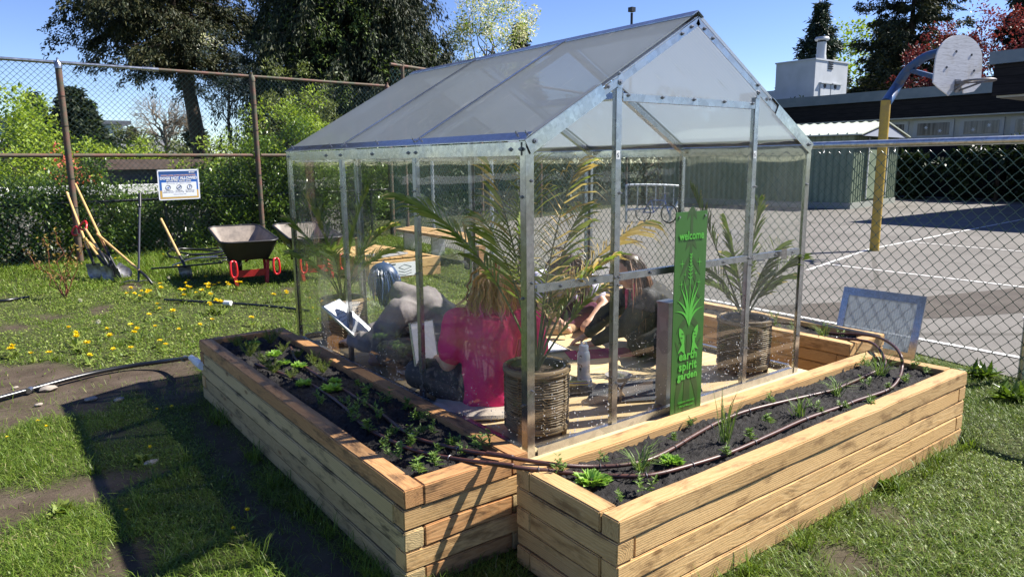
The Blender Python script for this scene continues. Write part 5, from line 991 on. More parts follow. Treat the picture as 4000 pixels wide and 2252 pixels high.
def conifer(name, label, base, h, r, z0, mat, n_lv, per, droop=.25, dens=60, L=.16, W=.05, trunk=.25, hang=.0, mats2=None, prof=None, barkm='bark', irr=.25, group=None, gap=0., sprays=1.0, lean=(0, 0, 0)):
    lean = np.array(lean, float)
    """whorled branches clothed in needle sprays; hang makes curtains of branchlets under each branch"""
    t_ = thing(name, label, "tree", tuple(base), group); base = np.array(base, float); b = MB(); b.tube([base + lean * z + [math.sin(z * .4) * .06, math.cos(z * .31) * .06, z] for z in np.linspace(0, h, 14)], list(np.linspace(trunk, .03, 14)), 10); P, Dd = [], []
    for i in range(n_lv):
        f = (i + rnd.uniform(-.35, .35)) / n_lv; f = min(max(f, 0), .995); z = z0 + (h - z0) * f; R0 = r * (prof(f) if prof else (1 - f) ** .85)
        for j in range(per):
            if rnd.random() < gap: continue
            a = rnd.random() * 6.283; ln = R0 * rnd.uniform(1 - irr * 1.6, 1 + irr); s = np.linspace(0, 1, 9); e = np.array([math.cos(a), math.sin(a), 0.])
            pts = base + lean * z + np.array([0, 0, z]) + e * (s * ln)[:, None] + np.array([0, 0, 1.]) * (-(droop * ln) * s ** 1.2 + .12 * ln * s ** 3)[:, None] * 1.0
            b.tube(pts[:8], list(np.linspace(max(trunk * .16 * (1 - f), .02), .008, 8)), 5, cap=False)
            nb = max(4, int(ln * 3.6)); k_ = max(3, int(dens * ln * sprays / nb))
            for _b in range(nb):
                q = rnd.random() ** .75 * .9 + .1; o0 = base + lean * z + np.array([0, 0, z]) + e * (q * ln) + np.array([0, 0, 1.]) * (-(droop * ln) * q ** 1.2 + .12 * ln * q ** 3); sg = rnd.choice((-1, 1)); bl = ln * rnd.uniform(.14, .34) * (1.15 - q * .6)
                bd_ = unit(e * rnd.uniform(.4, 1.0) + np.array([-e[1], e[0], 0]) * sg * rnd.uniform(.2, 1.0) - np.array([0, 0, rnd.uniform(.05, .4) + hang * .9])); tt = npr.random((k_, 1)); hgl = bl + hang * rnd.uniform(.25, .8)
                P.append(o0 + bd_ * tt * (hgl if hang > .3 else bl) - np.array([0, 0, 1.]) * tt ** 2 * hang * .3 + npr.normal(size=(k_, 3)) * (.03 + .05 * bl)); Dd.append(bd_ * .9 + rdir(k_) * .6 - np.array([0, 0, .15 + hang * .4]))
    b.build("trunk", MAT[barkm], t_, smooth=True); P = np.concatenate(P); Dd = np.concatenate(Dd); k = 3; P = np.repeat(P, k, 0) + npr.normal(size=(len(P) * k, 3)) * L * .35; Dd = np.repeat(Dd, k, 0) + rdir(len(P)) * .5
    V, F = leaves(P, Dd, L * npr.uniform(.6, 1.4, len(P)), W * npr.uniform(.7, 1.3, len(P))); ms = [MAT[mat]]; mi = None
    if mats2: ms.append(MAT[mats2[0]]); mi = (npr.random(len(F)) < mats2[1]).astype(int)
    np_mesh("crown", V, F, ms, t_, midx=mi); return t_
def gp(u, d): p = Dp(u, 640, d); p[2] = 0; return p
def zat(v, u, d): return Dp(u, v, d)[2]

# ================================================================ hedge and shrubs behind the tall fence
def shrub(label, x, y, rx, h, n, mat, L=.085, W=.04, mats2=None, name="laurel_shrub", ry=.55):
    t_ = thing(name, label, "shrub", (x, y, 0), "shrubs behind the tall fence"); b = MB()
    for i in range(9): limb(b, (x + rnd.uniform(-.2, .2), y, 0), (x + rnd.uniform(-rx, rx) * .8, y + rnd.uniform(-.3, .3), h * rnd.uniform(.6, .95)), .02, .006, .1)
    b.build("stems", MAT['bark'], t_, smooth=True); V, F = clump((x, y, h * .5), 1., int(n * 1.45), L, W, (rx, ry, h * .52), .6, .35, 90, .30); ms = [MAT[mat]]; mi = None
    if mats2: ms.append(MAT[mats2[0]]); mi = (npr.random(len(F)) < mats2[1]).astype(int)
    np_mesh("foliage", V, F, ms, t_, midx=mi)
for i, (x, y, rx, h, n, mt, lab) in enumerate((( -5.2, 13.1, 1.2, 1.5, 5200, 'laurel', "laurel shrub at the left end of the tall fence"), (-3.3, 13.2, 1.2, 1.75, 5600, 'laurel', "laurel shrub left of the first rusty post in view"), (-1.35, 13.0, .95, 1.45, 5200, 'laurel', "glossy laurel shrub just left of the tools' fence post"), (-.1, 13.15, .8, 1.75, 5200, 'laurel', "glossy laurel shrub right behind the shovels' fence post"),
    (1.9, 13.15, .85, 1.55, 5600, 'laurel', "laurel shrub behind the lower edge of the dogs notice"), (3.0, 13.3, .8, 2.15, 6200, 'laurel', "tall laurel shrub behind the wheelbarrows"), (4.1, 13.4, .9, 2.6, 6600, 'laurel', "tallest laurel shrub, right of the second rusty post"), (5.4, 13.5, .9, 2.2, 5600, 'laurel', "laurel shrub behind the corner of the tall fence"))): shrub(lab, x, y, rx, h, n, mt)
shrub("bright yellow green shrub rising behind the second rusty post", 4.6, 15.2, 1.25, 3.35, 6500, 'lime', .10, .05, name="spring_shrub", ry=1.0); shrub("yellow green shrub below the leaning trunk of the big fir", 2.9, 15.6, 1.1, 2.5, 4200, 'lime', .10, .05, name="spring_shrub", ry=.9); shrub("wide yellow green shrub in the gap under the blue sky", 1.2, 17.5, 1.6, 2.3, 5200, 'lime', .10, .05, name="spring_shrub", ry=.9); shrub("yellow green shrub between the dark cone tree and the coral flowers", -.3, 18.5, 1.5, 2.15, 4800, 'lime', .10, .05, name="spring_shrub", ry=.9)
shrub("grey green shrub under the huge dark spruce", 5.6, 17.5, 1.5, 4.3, 7500, 'olive', .10, .04, name="grey_shrub", ry=1.1); shrub("coral flowered shrub beside the first rusty post", -.15, 15.4, .42, 2.0, 900, 'coral', .09, .06, ('lime', .25), name="flowering_shrub", ry=.4); shrub("low olive shrub in front of the pale wall", -4.6, 17.0, 2.2, 2.2, 5200, 'olive', .1, .045, name="olive_shrub", ry=.9)
for x_, y_, r_, h_, lab in ((-5.9, 14.0, 1.3, 1.9, "broad hedge plant at the far left in front of the pale wall"), (-2.2, 13.9, 1.0, 1.35, "hedge plant between the left laurels"), (.75, 13.9, .62, 1.15, "low hedge plant left of the cultivator"), (3.3, 14.1, 1.3, 1.75, "hedge plant behind the tall laurel"), (-4.6, 15.6, 1.5, 2.3, "yellow green hedge plant above the white wall top at the far left")): shrub(lab, x_, y_, r_, h_, 4200, 'lime' if y_ > 15 else 'laurel', name="hedge_plant", ry=.6)
# black rail fence and pale wall beyond
bf = thing("rail_fence", "low black railing behind the shrubs", "fence", (0, 12.9, 0)); MB().tube([(-6.5, 12.45, 1.03), (6.2, 13.1, 1.10)], .028, 8).build("rail", MAT['black'], bf, smooth=True)
for x in (-5.5, -3.1, -.9, 1.1, 3.4, 5.6): MB().tube([(x, 12.78 + .05 * x, 0), (x, 12.78 + .05 * x, 1.05)], .03, 8).build("post", MAT['black'], bf, smooth=True)
wl = thing("retaining_wall", "pale grey wall with a white top behind the shrubs", "wall", (0, 15, 0)); MB().box((-14, 14.6, 0), (5.6, 14.8, 1.12)).build("wall", plain("grey_render", (.30, .29, .28), .9, 0, (.38, .37, .36), 3), wl); MB().box((-14.05, 14.5, 1.121), (5.65, 14.9, 1.32)).build("coping", MAT['white'], wl)
lr = thing("garden_shed", "low brown roofed outbuilding behind the pale wall", "shed", (0, 18, 0)); MB().box((.6, 16.4, 0), (5.4, 19, 1.62)).build("wall", plain("blue_grey_boards", (.07, .085, .10), .8), lr); MB().box((.3, 16.2, 1.63), (5.6, 19.2, 1.86)).build("roof", plain("brown_shingle", (.12, .085, .065), .9, 0, (.16, .12, .10), 8), lr); 

# ================================================================ trees, left to right
broadleaf("spring_tree", "light green leafy tree at the left edge of the view", gp(-60, 21), 4.6, 2.0, 7500, .13, .085, 'lime', .1, (1, 1, 1.05), 70)
broadleaf("spring_tree", "low light green tree in front of the white office block", gp(150, 26), 3.2, 1.9, 5200, .13, .085, 'lime', .09, (1.3, 1, .6), 60)
conifer("fir_tree", "small pointed fir left of the first rusty post", gp(155, 62), zat(372, 155, 62), 3.2, 1.0, 'bluefir', 26, 9, .2, 14, .42, .14, .2)
conifer("cedar_tree", "broad dark cone shaped cedar right of the first rusty post", gp(312, 50), zat(345, 312, 50), 2.9, .6, 'needle', 34, 11, .35, 22, .34, .13, .25, prof=lambda f: (1 - f) ** .55, irr=.18, mats2=('tips', .12))
conifer("fir_tree", "dark fir hidden behind the first rusty post", gp(232, 60), zat(455, 232, 60), 2.5, .5, 'needle', 18, 8, .2, 12, .4, .13, .2)
bt_ = thing("bare_tree", "round pale twiggy tree with hardly any leaves in the gap beside the fir trunk", "tree", tuple(gp(655, 46))); b = MB(); bb_ = gp(655, 46); tw = MB(); ce = bb_ + [0, 0, 4.2]
tp = limb(b, bb_, ce, .16, .10, .06)
for i in range(20):
    d = rdir(1)[0]; d[2] = abs(d[2]) * 1.0 - .25; e = ce + d * [1.6, 1.6, 1.5]; q = limb(b, tp[rnd.randint(4, 6)], e, .06, .02, .12)
    for j in range(8):
        e2 = e + unit(d + rdir(1)[0] * .9) * rnd.uniform(.5, 1.1); limb(tw, q[rnd.randint(3, 6)], e2, .022, .007, .12, 5)
        for k in range(3): limb(tw, e2 - (e2 - e) * rnd.random() * .6, e2 + unit(d + rdir(1)[0] * 1.2) * rnd.uniform(.3, .6), .011, .005, .1, 3)
b.build("trunk", MAT['barkg'], bt_, smooth=True); tw.build("crown", MAT['twig'], bt_, smooth=True)
for u, d, vt, w_, mt, lab in ((755, 70, 520, 2.2, 'olive', "small round hazy tree on the skyline right of the white office"), (505, 75, 492, 2.0, 'olive', "pale round tree on the skyline beside the white office"), (600, 80, 520, 2.6, 'darkleaf', "small dark tree on the skyline"), (430, 85, 530, 2.6, 'darkleaf', "dark rounded tree in front of the white office block")): broadleaf("skyline_tree", lab, gp(u, d), zat(vt, u, d), w_, 1600, .34, .2, mt, .15, (1, 1, 1.0), 30)
conifer("fir_tree", "tiny dark fir on the skyline left of the bare tree", gp(530, 75), zat(500, 530, 75), 1.5, .5, 'needle', 16, 8, .2, 12, .4, .13, .15); conifer("fir_tree", "small dark fir behind the leaning trunk of the big fir", gp(770, 60), zat(452, 770, 60), 1.8, .5, 'needle', 16, 8, .2, 12, .4, .13, .15)
broadleaf("olive_tree", "olive tinted bushy tree under the bare tree", gp(650, 40), zat(540, 650, 40), 1.9, 4200, .2, .1, 'olive', .1, (1.2, 1, .6), 50); broadleaf("spring_tree", "yellow green tree low in the gap left of the bare tree", gp(480, 34), zat(560, 480, 34), 1.9, 4200, .17, .1, 'lime', .1, (1.4, 1, .55), 50)
# the two giants
def fir_profile(f): return .62 + .5 * math.sin(min(f * 3.2, 1.57)) - .75 * f
bg_ = gp(805, 35)
conifer("big_fir", "big fir with a bare leaning trunk and ragged hanging branches against the sky", bg_, 18, 5.6, 6.6, 'needle2', 40, 8, .36, 70, .17, .06, .42, .45, ('needle', .5), fir_profile, irr=.38, gap=.15, lean=CR * [-.11, -.11, 0])
def spr_profile(f): return .92 + .25 * math.sin(min(f * 6, 1.57)) - 1.05 * f
conifer("weeping_spruce", "huge dark weeping spruce with light shoots coloured as sunlit behind the greenhouse roof", gp(1400, 30), 17, 4.75, 2.6, 'needle', 58, 11, .42, 80, .17, .05, .5, 1.3, ('needle2', .12), spr_profile, irr=.22)
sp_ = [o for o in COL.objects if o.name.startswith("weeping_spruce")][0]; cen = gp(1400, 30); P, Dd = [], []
for i in range(210):                                   # hanging shoots on the spruce's near side, sunlight painted in as lighter green
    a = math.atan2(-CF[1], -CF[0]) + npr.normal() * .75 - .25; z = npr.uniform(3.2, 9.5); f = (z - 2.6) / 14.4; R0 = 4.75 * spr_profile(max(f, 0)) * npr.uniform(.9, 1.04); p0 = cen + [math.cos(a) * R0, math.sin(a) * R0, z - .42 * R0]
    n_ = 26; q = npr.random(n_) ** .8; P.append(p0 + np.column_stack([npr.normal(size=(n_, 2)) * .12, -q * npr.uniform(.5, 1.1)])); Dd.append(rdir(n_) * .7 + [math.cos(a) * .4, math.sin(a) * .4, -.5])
P = np.concatenate(P); Dd = np.concatenate(Dd); V, F = leaves(P, Dd, .16 * npr.uniform(.6, 1.3, len(P)), .05); np_mesh("sunlit_tone_shoots", V, F, MAT['tips'], sp_)
broadleaf("blossom_tree", "white blossoming cherry tree at the right side of the huge spruce", gp(1935, 42), zat(-20, 1935, 42), 3.1, 9500, .17, .11, 'blossom', .2, (.85, .85, 1.15), 120, mats2=('lime', .42), cr=.2); broadleaf("blossom_tree", "white blossoming branches between the big fir and the spruce", gp(925, 27), zat(130, 925, 27), 1.35, 1900, .10, .07, 'blossom', .08, (.75, .75, 1.3), 40, mats2=('olive', .3), cr=.2)
conifer("fir_tree", "dark fir tips just right of the white blossom", gp(2035, 60), zat(105, 2035, 60), 2.6, 3, 'needle', 26, 8, .25, 14, .4, .13, .2)
# dark evergreens along the far fence and behind the court
for i, (u, d, vt, r_) in enumerate(((1620, 24, 500, 2.2), (1830, 25, 470, 2.4), (2060, 27, 500, 2.5), (2290, 30, 480, 2.6), (2520, 33, 470, 2.8), (2740, 37, 480, 3.0), (2960, 42, 450, 3.0), (1560, 33, 330, 3.0), (1950, 36, 420, 3.0))):
    broadleaf("evergreen_tree", ["dark evergreen at the corner of the tall fences", "dark evergreen behind the white bench", "dark evergreen behind the near corner post", "dark evergreen left of the bike rack", "dark evergreen behind the bike rack", "dark evergreen behind the right hand palm", "dark evergreen left of the green shed", "tall dark evergreen beyond the spruce's foot", "tall dark evergreen behind the vent opening"][i], gp(u, d), max(zat(vt, u, d), 3.0), r_, 5200, .24, .12, 'darkleaf', .15, (1, 1, .95), 60, group="dark evergreens behind the far fence", cz=max(zat(vt, u, d), 3.0) * .5)
# right of the gable
conifer("fir_tree", "small neat fir above the white roof unit", gp(3172, 58), zat(22, 3172, 58), 3.0, 4.5, 'bluefir', 30, 9, .12, 22, .36, .10, .22, irr=.22); broadleaf("spring_tree", "light green tree between the two firs above the school roof", gp(3330, 66), zat(112, 3330, 66), 4.6, 5200, .36, .24, 'lime', .25, (.9, .9, 1.2), 90, cr=.2)
conifer("douglas_fir", "tall open dark fir behind the basketball pole", gp(3515, 50), zat(-260, 3515, 50), 4.9, 4.0, 'needle2', 44, 7, .10, 30, .28, .10, .36, .2, ('needle', .62), lambda f: .85 - .6 * f, irr=.42, gap=.15)
conifer("fir_tree", "dark slender fir just left of the tall open fir", gp(3425, 60), zat(105, 3425, 60), 3.2, 3.5, 'needle', 28, 8, .2, 16, .4, .12, .2)
broadleaf("red_maple", "red leaved maple left of the basketball backboard", gp(3640, 44), zat(165, 3640, 44), 2.7, 4400, .19, .12, 'redleaf', .14, (1, 1, 1.0), 70, cr=.2, cz=zat(290, 3640, 44)); broadleaf("red_maple", "red leaved maple right of the basketball backboard", gp(3900, 42), zat(95, 3900, 42), 3.1, 5200, .19, .12, 'redleaf', .14, (1, 1, 1.0), 80, cr=.2, cz=zat(250, 3900, 42))
conifer("fir_tree", "very dark fir in the top right corner", gp(3985, 46), zat(-120, 3985, 46), 3.0, 4.5, 'needle', 40, 10, .3, 26, .3, .1, .3, .3, prof=lambda f: .95 - .7 * f)
# ================================================================ far buildings on the left
of = thing("office_building", "distant white and glass office block behind the left trees", "building", tuple(gp(200, 95))); o0 = gp(200, 95); MB().box((o0[0] - 26, o0[1], 0), (o0[0] + 10.6, o0[1] + 14, zat(532, 440, 95))).build("wall", plain("pale_cladding", (.55, .57, .60), .7), of)
zt = zat(465, 420, 95); z1_ = zat(532, 440, 95)
MB().box((o0[0] - 24, o0[1] + .5, z1_), (o0[0] + 9.0, o0[1] + 13, zt - .5)).build("glazed_storey", plain("office_glass", (.22, .32, .42), .12, 0, (.30, .42, .54), .6, spec=.8), of); MB().box((o0[0] - 26, o0[1] - .6, zt - .49), (o0[0] + 10, o0[1] + 14, zt)).build("roof", plain("dark_roof_edge", (.10, .11, .13), .6), of); MB().box((o0[0] - 26, o0[1] - .2, z1_ - 3.2), (o0[0] + 10.7, o0[1] - .01, z1_ - 1.4)).build("window_band", plain("window_band_glass", (.16, .22, .30), .12), of)
for i in range(14): MB().box((o0[0] - 23.5 + i * 2.4, o0[1] + .42, z1_), (o0[0] - 23.38 + i * 2.4, o0[1] + .49, zt - .5)).build("mullion", MAT['white'], of)
for u, d, vt, w_, lab in ((565, 62, 560, 3.2, "small house with a grey hip roof below the skyline"), (420, 58, 600, 3.0, "low house with a dark roof behind the spring shrubs"), (640, 100, 545, 4.5, "distant house with a grey roof on the skyline")):
    p = gp(u, d); zt = zat(vt, u, d); hs = thing("house", lab, "house", tuple(p)); MB().box((p[0] - w_, p[1], 0), (p[0] + w_, p[1] + 5, zt - 1.2)).build("wall", plain("house_wall", (.36, .33, .30), .9), hs); m = MB(); e = .4; m.add([(p[0] - w_ - e, p[1] - e, zt - 1.2), (p[0] + w_ + e, p[1] - e, zt - 1.2), (p[0] + w_ + e, p[1] + 5 + e, zt - 1.2), (p[0] - w_ - e, p[1] + 5 + e, zt - 1.2), (p[0] - w_ * .4, p[1] + 2.5, zt), (p[0] + w_ * .4, p[1] + 2.5, zt)], [(0, 1, 5, 4), (1, 2, 5), (2, 3, 4, 5), (3, 0, 4), (3, 2, 1, 0)]).build("roof", plain("slate_roof", (.10, .105, .115), .8, 0, (.15, .15, .16), 5), hs)

# ================================================================ school building, wing, roof unit
sc_b = thing("school_building", "long low school building with dark boarded fascia and curtained windows", "building", (33, 12, 0)); BX = 33.
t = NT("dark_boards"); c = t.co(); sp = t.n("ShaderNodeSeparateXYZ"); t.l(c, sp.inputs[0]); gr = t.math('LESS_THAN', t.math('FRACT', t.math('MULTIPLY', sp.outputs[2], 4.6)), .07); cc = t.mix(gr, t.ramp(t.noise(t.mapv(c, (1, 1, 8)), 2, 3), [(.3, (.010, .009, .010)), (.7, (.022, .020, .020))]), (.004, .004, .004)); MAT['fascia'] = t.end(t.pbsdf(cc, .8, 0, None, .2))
MAT['cream'] = plain("cream_trim", (.50, .48, .39), .7, 0, (.44, .42, .34), 2); MAT['coping'] = plain("blue_grey_coping", (.13, .165, .19), .45, .2, (.17, .20, .22), 2); t = NT("window_glass_with_curtain"); c = t.co(); w = t.ramp(t.noise(t.mapv(c, (1, 9, .3)), 1.3, 3), [(.35, (.045, .042, .04)), (.6, (.20, .185, .165))]); MAT['curtain'] = t.end(t.pbsdf(w, .18, 0, None, .6))
y0, y1 = -2., 23.; MB().box((BX + .3, y0, 0), (BX + 12, y1, 3.55)).build("wall", MAT['cream'], sc_b); MB().box((BX, y0, 3.56), (BX + 12, y1, 4.75)).build("fascia", MAT['fascia'], sc_b); MB().box((BX - .12, y0, 4.40), (BX + 12.1, y1, 4.86)).build("coping", MAT['coping'], sc_b); MB().box((BX - .02, y0, 3.50), (BX + .29, y1, 3.555)).build("soffit", MAT['cream'], sc_b)
MB().box((BX - .4, y0, 0), (BX + .22, y1, 2.5)).build('dark_shade_box', MAT['fascia'], sc_b)  # added dark box standing in for the deep shade below the windows
wm = []
for i, y in enumerate(np.arange(8.6, 22.5, 1.95)):
    fr = MB().box((BX + .24, y - .86, 2.62), (BX + .295, y + .86, 3.40)).build("window_frame", plain("window_frame_paint", (.46, .45, .40), .6) if i == 0 else wm[0], sc_b); wm.append(fr.data.materials[0]); MB().box((BX + .225, y - .68, 2.74), (BX + .238, y + .68, 3.28)).build("window", MAT['curtain'], fr)
    k = MB(); 
    if i < 4:
        for q in range(2):
            cy_, cz_ = y - .3 + .6 * q, 2.92 + .16 * ((i + q) % 2)
            for a in range(3): k.bar((BX + .2215, cy_ - .08 * math.cos(a * 1.047), cz_ - .08 * math.sin(a * 1.047)), (BX + .2215, cy_ + .08 * math.cos(a * 1.047), cz_ + .08 * math.sin(a * 1.047)), .022, .002, (0, math.sin(a * 1.047), -math.cos(a * 1.047)))
        k.build("paper_snowflakes", MAT['paper'], fr)
wg = thing("school_wing", "projecting flat roofed wing of the school at the right edge", "building", (24, 3, 0)); cx_, cy_ = 21.15, 6.05
MB().box((cx_ + .12, -9, 3.42), (34.5, cy_ - .1, 4.25)).build("fascia", MAT['fascia'], wg); MB().box((cx_, -9.1, 4.26), (34.6, cy_, 4.60)).build("coping", MAT['coping'], wg); MB().box((cx_ + .2, -9, 3.36), (34.4, cy_ - .2, 3.415)).build("soffit", MAT['cream'], wg); MB().box((cx_ + 2.2, -9, 0), (34.4, cy_ - 2.2, 3.355)).build("wall", MAT['fascia'], wg)
ru = thing("roof_unit", "white sheet metal plant room with twin doors on the school roof", "plant room", (37, 18, 4.7)); MAT['unit'] = plain("white_sheet_metal", (.47, .49, .51), .55, 0, (.40, .42, .43), 1.2)
pl, pc_, pr = atX(3030, 372, 36.), atX(3180, 370, 36.), None; ya, yb = atX(3030, 300, 36.)[1], atX(3183, 300, 36.)[1]; zt = atX(3183, 233, 36.)[2]
MB().box((36., yb, 4.4), (39.4, ya, zt)).build("cabin", MAT['unit'], ru); MB().box((35.95, yb - .05, zt), (39.45, ya + .05, zt + .08)).build("roof", MAT['unit'], ru); MB().box((36., ya, 4.4), (39, ya + 2.4, zt - 1.45)).build("annex", MAT['unit'], ru)
for k in (0, 1):
    x0_ = 36.55 + k * 1.1; dr_ = MB().box((x0_, yb - .06, 4.9), (x0_ + 1.0, yb - .005, zt - 1.25)).build("door", MAT['unit'], ru); MB().tube([(x0_ + .4, yb - .085, 5.75), (x0_ + .4, yb - .06, 5.75)], .13, 12).build("vent", MAT['black'], dr_); MB().box((x0_ - .1, yb - .16, zt - 1.24), (x0_ + 1.1, yb - .005, zt - 1.18)).build("drip_edge", MAT['unit'], dr_)
m = MB(); [m.box((37.3, yb - .05, zt - .42 + .12 * i), (37.75, yb - .01, zt - .36 + .12 * i)) for i in range(4)]; m.build("louvre", MAT['black'], ru)
ch = thing("roof_vent", "white roof vent stack with a round cap beside the roof unit", "vent", (37.35, yb + .5, zt)); cc_ = (37.35, yb + .5, zt + .08); MB().lathe([(.30, 0), (.26, .3), (.25, .35), (.25, 1.0), (.001, 1.0)], cc_, 18).build("stack", MAT['unit'], ch, smooth=True); MB().lathe([(.001, 1.1), (.36, 1.1), (.40, 1.16), (.34, 1.28), (.001, 1.32)], cc_, 18).build("cap", MAT['unit'], ch, smooth=True); MB().lathe([(.22, 1.001), (.22, 1.099)], cc_, 14).build("cap_gap", MAT['black'], ch)
pp_ = Dp(2467, 100, 40); pp_[2] = 0; fl = thing("roof_pole", "thin black pole with a square head showing above the ridge", "pole", tuple(pp_)); zt = zat(32, 2467, 40); MB().tube([pp_, pp_ + [0, 0, zt - .3]], .07, 8).build("shaft", MAT['black'], fl, smooth=True); MB().obox(pp_ + [0, 0, zt - .12], (.15, 0, 0), (0, .15, 0), (0, 0, .12)).build("head", MAT['black'], fl)
# hedge in the shade under the windows
for i, (y, h_, lab) in enumerate(((16.6, 2.4, "dark clipped shrub under the school windows beside the green shed"), (12.6, 2.35, "dark clipped shrub under the school windows right of the basketball pole"), (8.8, 2.5, "dark clipped shrub at the right edge under the school windows"), (5.0, 2.5, "dark clipped shrub beneath the projecting wing"))):
    t_ = thing("clipped_shrub", lab, "shrub", (30.6, y, 0), "shrubs under the school windows"); MB().tube([(30.6, y, 0), (30.6, y, 1.2)], .08, 6).build("stems", MAT['bark'], t_); V, F = clump((30.6, y, h_ * .5), 1., 4200, .22, .12, (1.2, 2.2, h_ * .52), .6, .4, 60, .3); np_mesh("foliage", V, F, MAT['darkleaf'], t_)

# ================================================================ green shed
sd = thing("metal_shed", "green corrugated metal shed with a white gable roof behind the court fence", "shed", (22.1, 10.4, 0)); t = NT("green_corrugated"); c = t.co(); cc = t.ramp(t.noise(c, 1.4, 3), [(.3, (.145, .19, .135)), (.7, (.20, .25, .18))]); MAT['shed'] = t.end(t.pbsdf(cc, .5, 0, None, .4)); MAT['shedroof'] = plain("pale_roof_sheet", (.52, .56, .47), .5, 0, (.44, .48, .40), 1.5)
A_ = np.array([22.3, 10.35]); e2 = unit(np.array([.99, .15])); e1 = np.array([-e2[1], e2[0]]); ln_, wd = 7.5, 4.7; EH, PH = 2.50, 2.98
def corr(a, b, z0, z1, nm, pitch=.22):
    d = b - a; l_ = np.linalg.norm(d); d = d / l_; n_ = np.array([d[1], -d[0]]); k = int(l_ / (pitch / 4)); vs = []
    for i in range(k + 1): o = n_ * (.03 if (i % 4) in (1, 2) else 0); p = a + d * l_ * i / k + o; vs += [(*p, z0), (*p, z1)]
    return MB().add(vs, [(2 * i, 2 * i + 2, 2 * i + 3, 2 * i + 1) for i in range(k)]).build(nm, MAT['shed'], sd)
B_ = A_ + e1 * ln_; C_ = A_ + e2 * wd; D_ = B_ + e2 * wd
corr(B_, A_, .22, EH, "wall"); corr(A_, C_, .22, EH, "wall"); corr(C_, D_, .22, EH, "wall"); corr(D_, B_, .22, EH, "wall")
m = MB(); m.prism([(*(A_ - (e1 + e2) * .05), 0), (*(C_ + (e2 - e1) * .05), 0), (*(D_ + (e1 + e2) * .05), 0), (*(B_ + (e1 - e2) * .05), 0)], (0, 0, .215)); m.build("base", plain("grey_base", (.25, .27, .25), .8), sd)
R0 = A_ + e2 * wd / 2 - e1 * .35; R1 = B_ + e2 * wd / 2 + e1 * .3; L0 = A_ - e2 * .3 - e1 * .35; L1 = B_ - e2 * .3 + e1 * .3; Q0 = C_ + e2 * .3 - e1 * .35; Q1 = D_ + e2 * .3 + e1 * .3
for a_, b_ in ((L0, L1), (Q0, Q1)):
    m = MB(); m.prism([(*a_, EH), (*b_, EH), (*R1, PH), (*R0, PH)], (0, 0, .04)); 
    for s in np.linspace(.02, .98, 26): p, q = a_ + (b_ - a_) * s, R0 + (R1 - R0) * s; m.bar((*p, EH + .06), (*q, PH + .06), .05, .05)
    m.build("roof", MAT['shedroof'], sd)
MB().prism([(*(A_ - e1 * .3), EH - .02), (*(C_ - e1 * .3), EH - .02), (*(A_ + e2 * wd / 2 - e1 * .3), PH - .03)], (*(e1 * .05), 0)).build("gable", plain("pale_gable", (.34, .38, .46), .6), sd)
for k in (0, 1): p = A_ + e2 * (1.35 + 1.0 * k) - e1 * .05; MB().prism([(*p, .3), (*(p + e2 * .9), .3), (*(p + e2 * .9), EH - .1), (*p, EH - .1)], (*(-e1 * .03), 0)).build("door", MAT['shed'], sd)
p = A_ + e2 * 2.1 - e1 * .12; MB().bar((*p, 1.45), (*(p + e2 * .5), 1.45), .08, .05).build("latch", MAT['galv'], sd)
for s in (1.28, 2.32, 3.32): p = A_ + e2 * s - e1 * .09; MB().bar((*p, .3), (*p, EH - .06), .05, .04, (e2[0], e2[1], 0)).build("door_trim", MAT['unit'], sd)

# ================================================================ basketball hoop
bk = thing("basketball_hoop", "basketball hoop on a curved yellow and blue pole with a weathered white backboard", "basketball hoop", (11.6, 4.15, 0)); MAT['yel'] = plain("yellow_pole_paint", (.50, .33, .035), .5, 0, (.36, .24, .06), 6); MAT['blu'] = plain("blue_pole_paint", (.03, .085, .20), .45, 0, (.13, .10, .06), 5, lo=.5, hi=.75)
pb = np.array([11.6, 4.15, 0]); dpt = (pb - CAM) @ CF; kz = Dp(3487, 400, dpt)[2]; ctr = Dp(3742, 255, dpt - 1.15); 
MB().tube([pb, pb + [0, 0, kz]], .085, 14).build("pole", MAT['yel'], bk, smooth=True)
arc = spline([pb + [0, 0, kz - .05], Dp(3502, 340, dpt - .08), Dp(3545, 275, dpt - .35), Dp(3610, 225, dpt - .72), Dp(3668, 205, dpt - 1.05)], 24); MB().tube(arc, list(np.linspace(.095, .07, len(arc))), 14).build("curved_arm", MAT['blu'], bk, smooth=True)
MB().bar(Dp(3545, 272, dpt - .35), Dp(3660, 303, dpt - 1.05), .08, .05).build("brace", MAT['blu'], bk)
# board: faces down the court, away from the pole
bd = unit((.36 * CR - .93 * CF) * np.array([1, 1, 0])); bs_ = np.array([-bd[1], bd[0], 0]); bs_ = bs_ if bs_ @ CR > 0 else -bs_
out = [(-.52, -.33), (-.51, .05)] + [(-.505 * math.cos(a), .08 + .45 * math.sin(a)) for a in np.linspace(.15, 2.99, 17)] + [(.51, .05), (.52, -.33), (.38, -.46), (.16, -.50), (.12, -.40), (.04, -.33), (-.04, -.33), (-.08, -.46), (-.16, -.55), (-.40, -.42)]
t = NT("weathered_plywood"); c = t.co(); g1 = t.noise(t.mapv(c, (2, 2, 22)), 2.2, 4, .6, 1.2); cc = t.ramp(g1, [(.3, (.42, .41, .41)), (.5, (.60, .60, .61)), (.75, (.70, .70, .71))]); cc = t.mix(t.math('MULTIPLY', t.ramp(t.noise(c, 3, 4), [(.58, (0, 0, 0)), (.72, (1, 1, 1))]), .4), cc, (.36, .30, .20)); MAT['board'] = t.end(t.pbsdf(cc, .75, 0, None, .3))
MB().prism([ctr + bs_ * x * 1.12 + np.array([0, 0, z * .94]) for x, z in out], bd * .022).build("backboard", MAT['board'], bk)
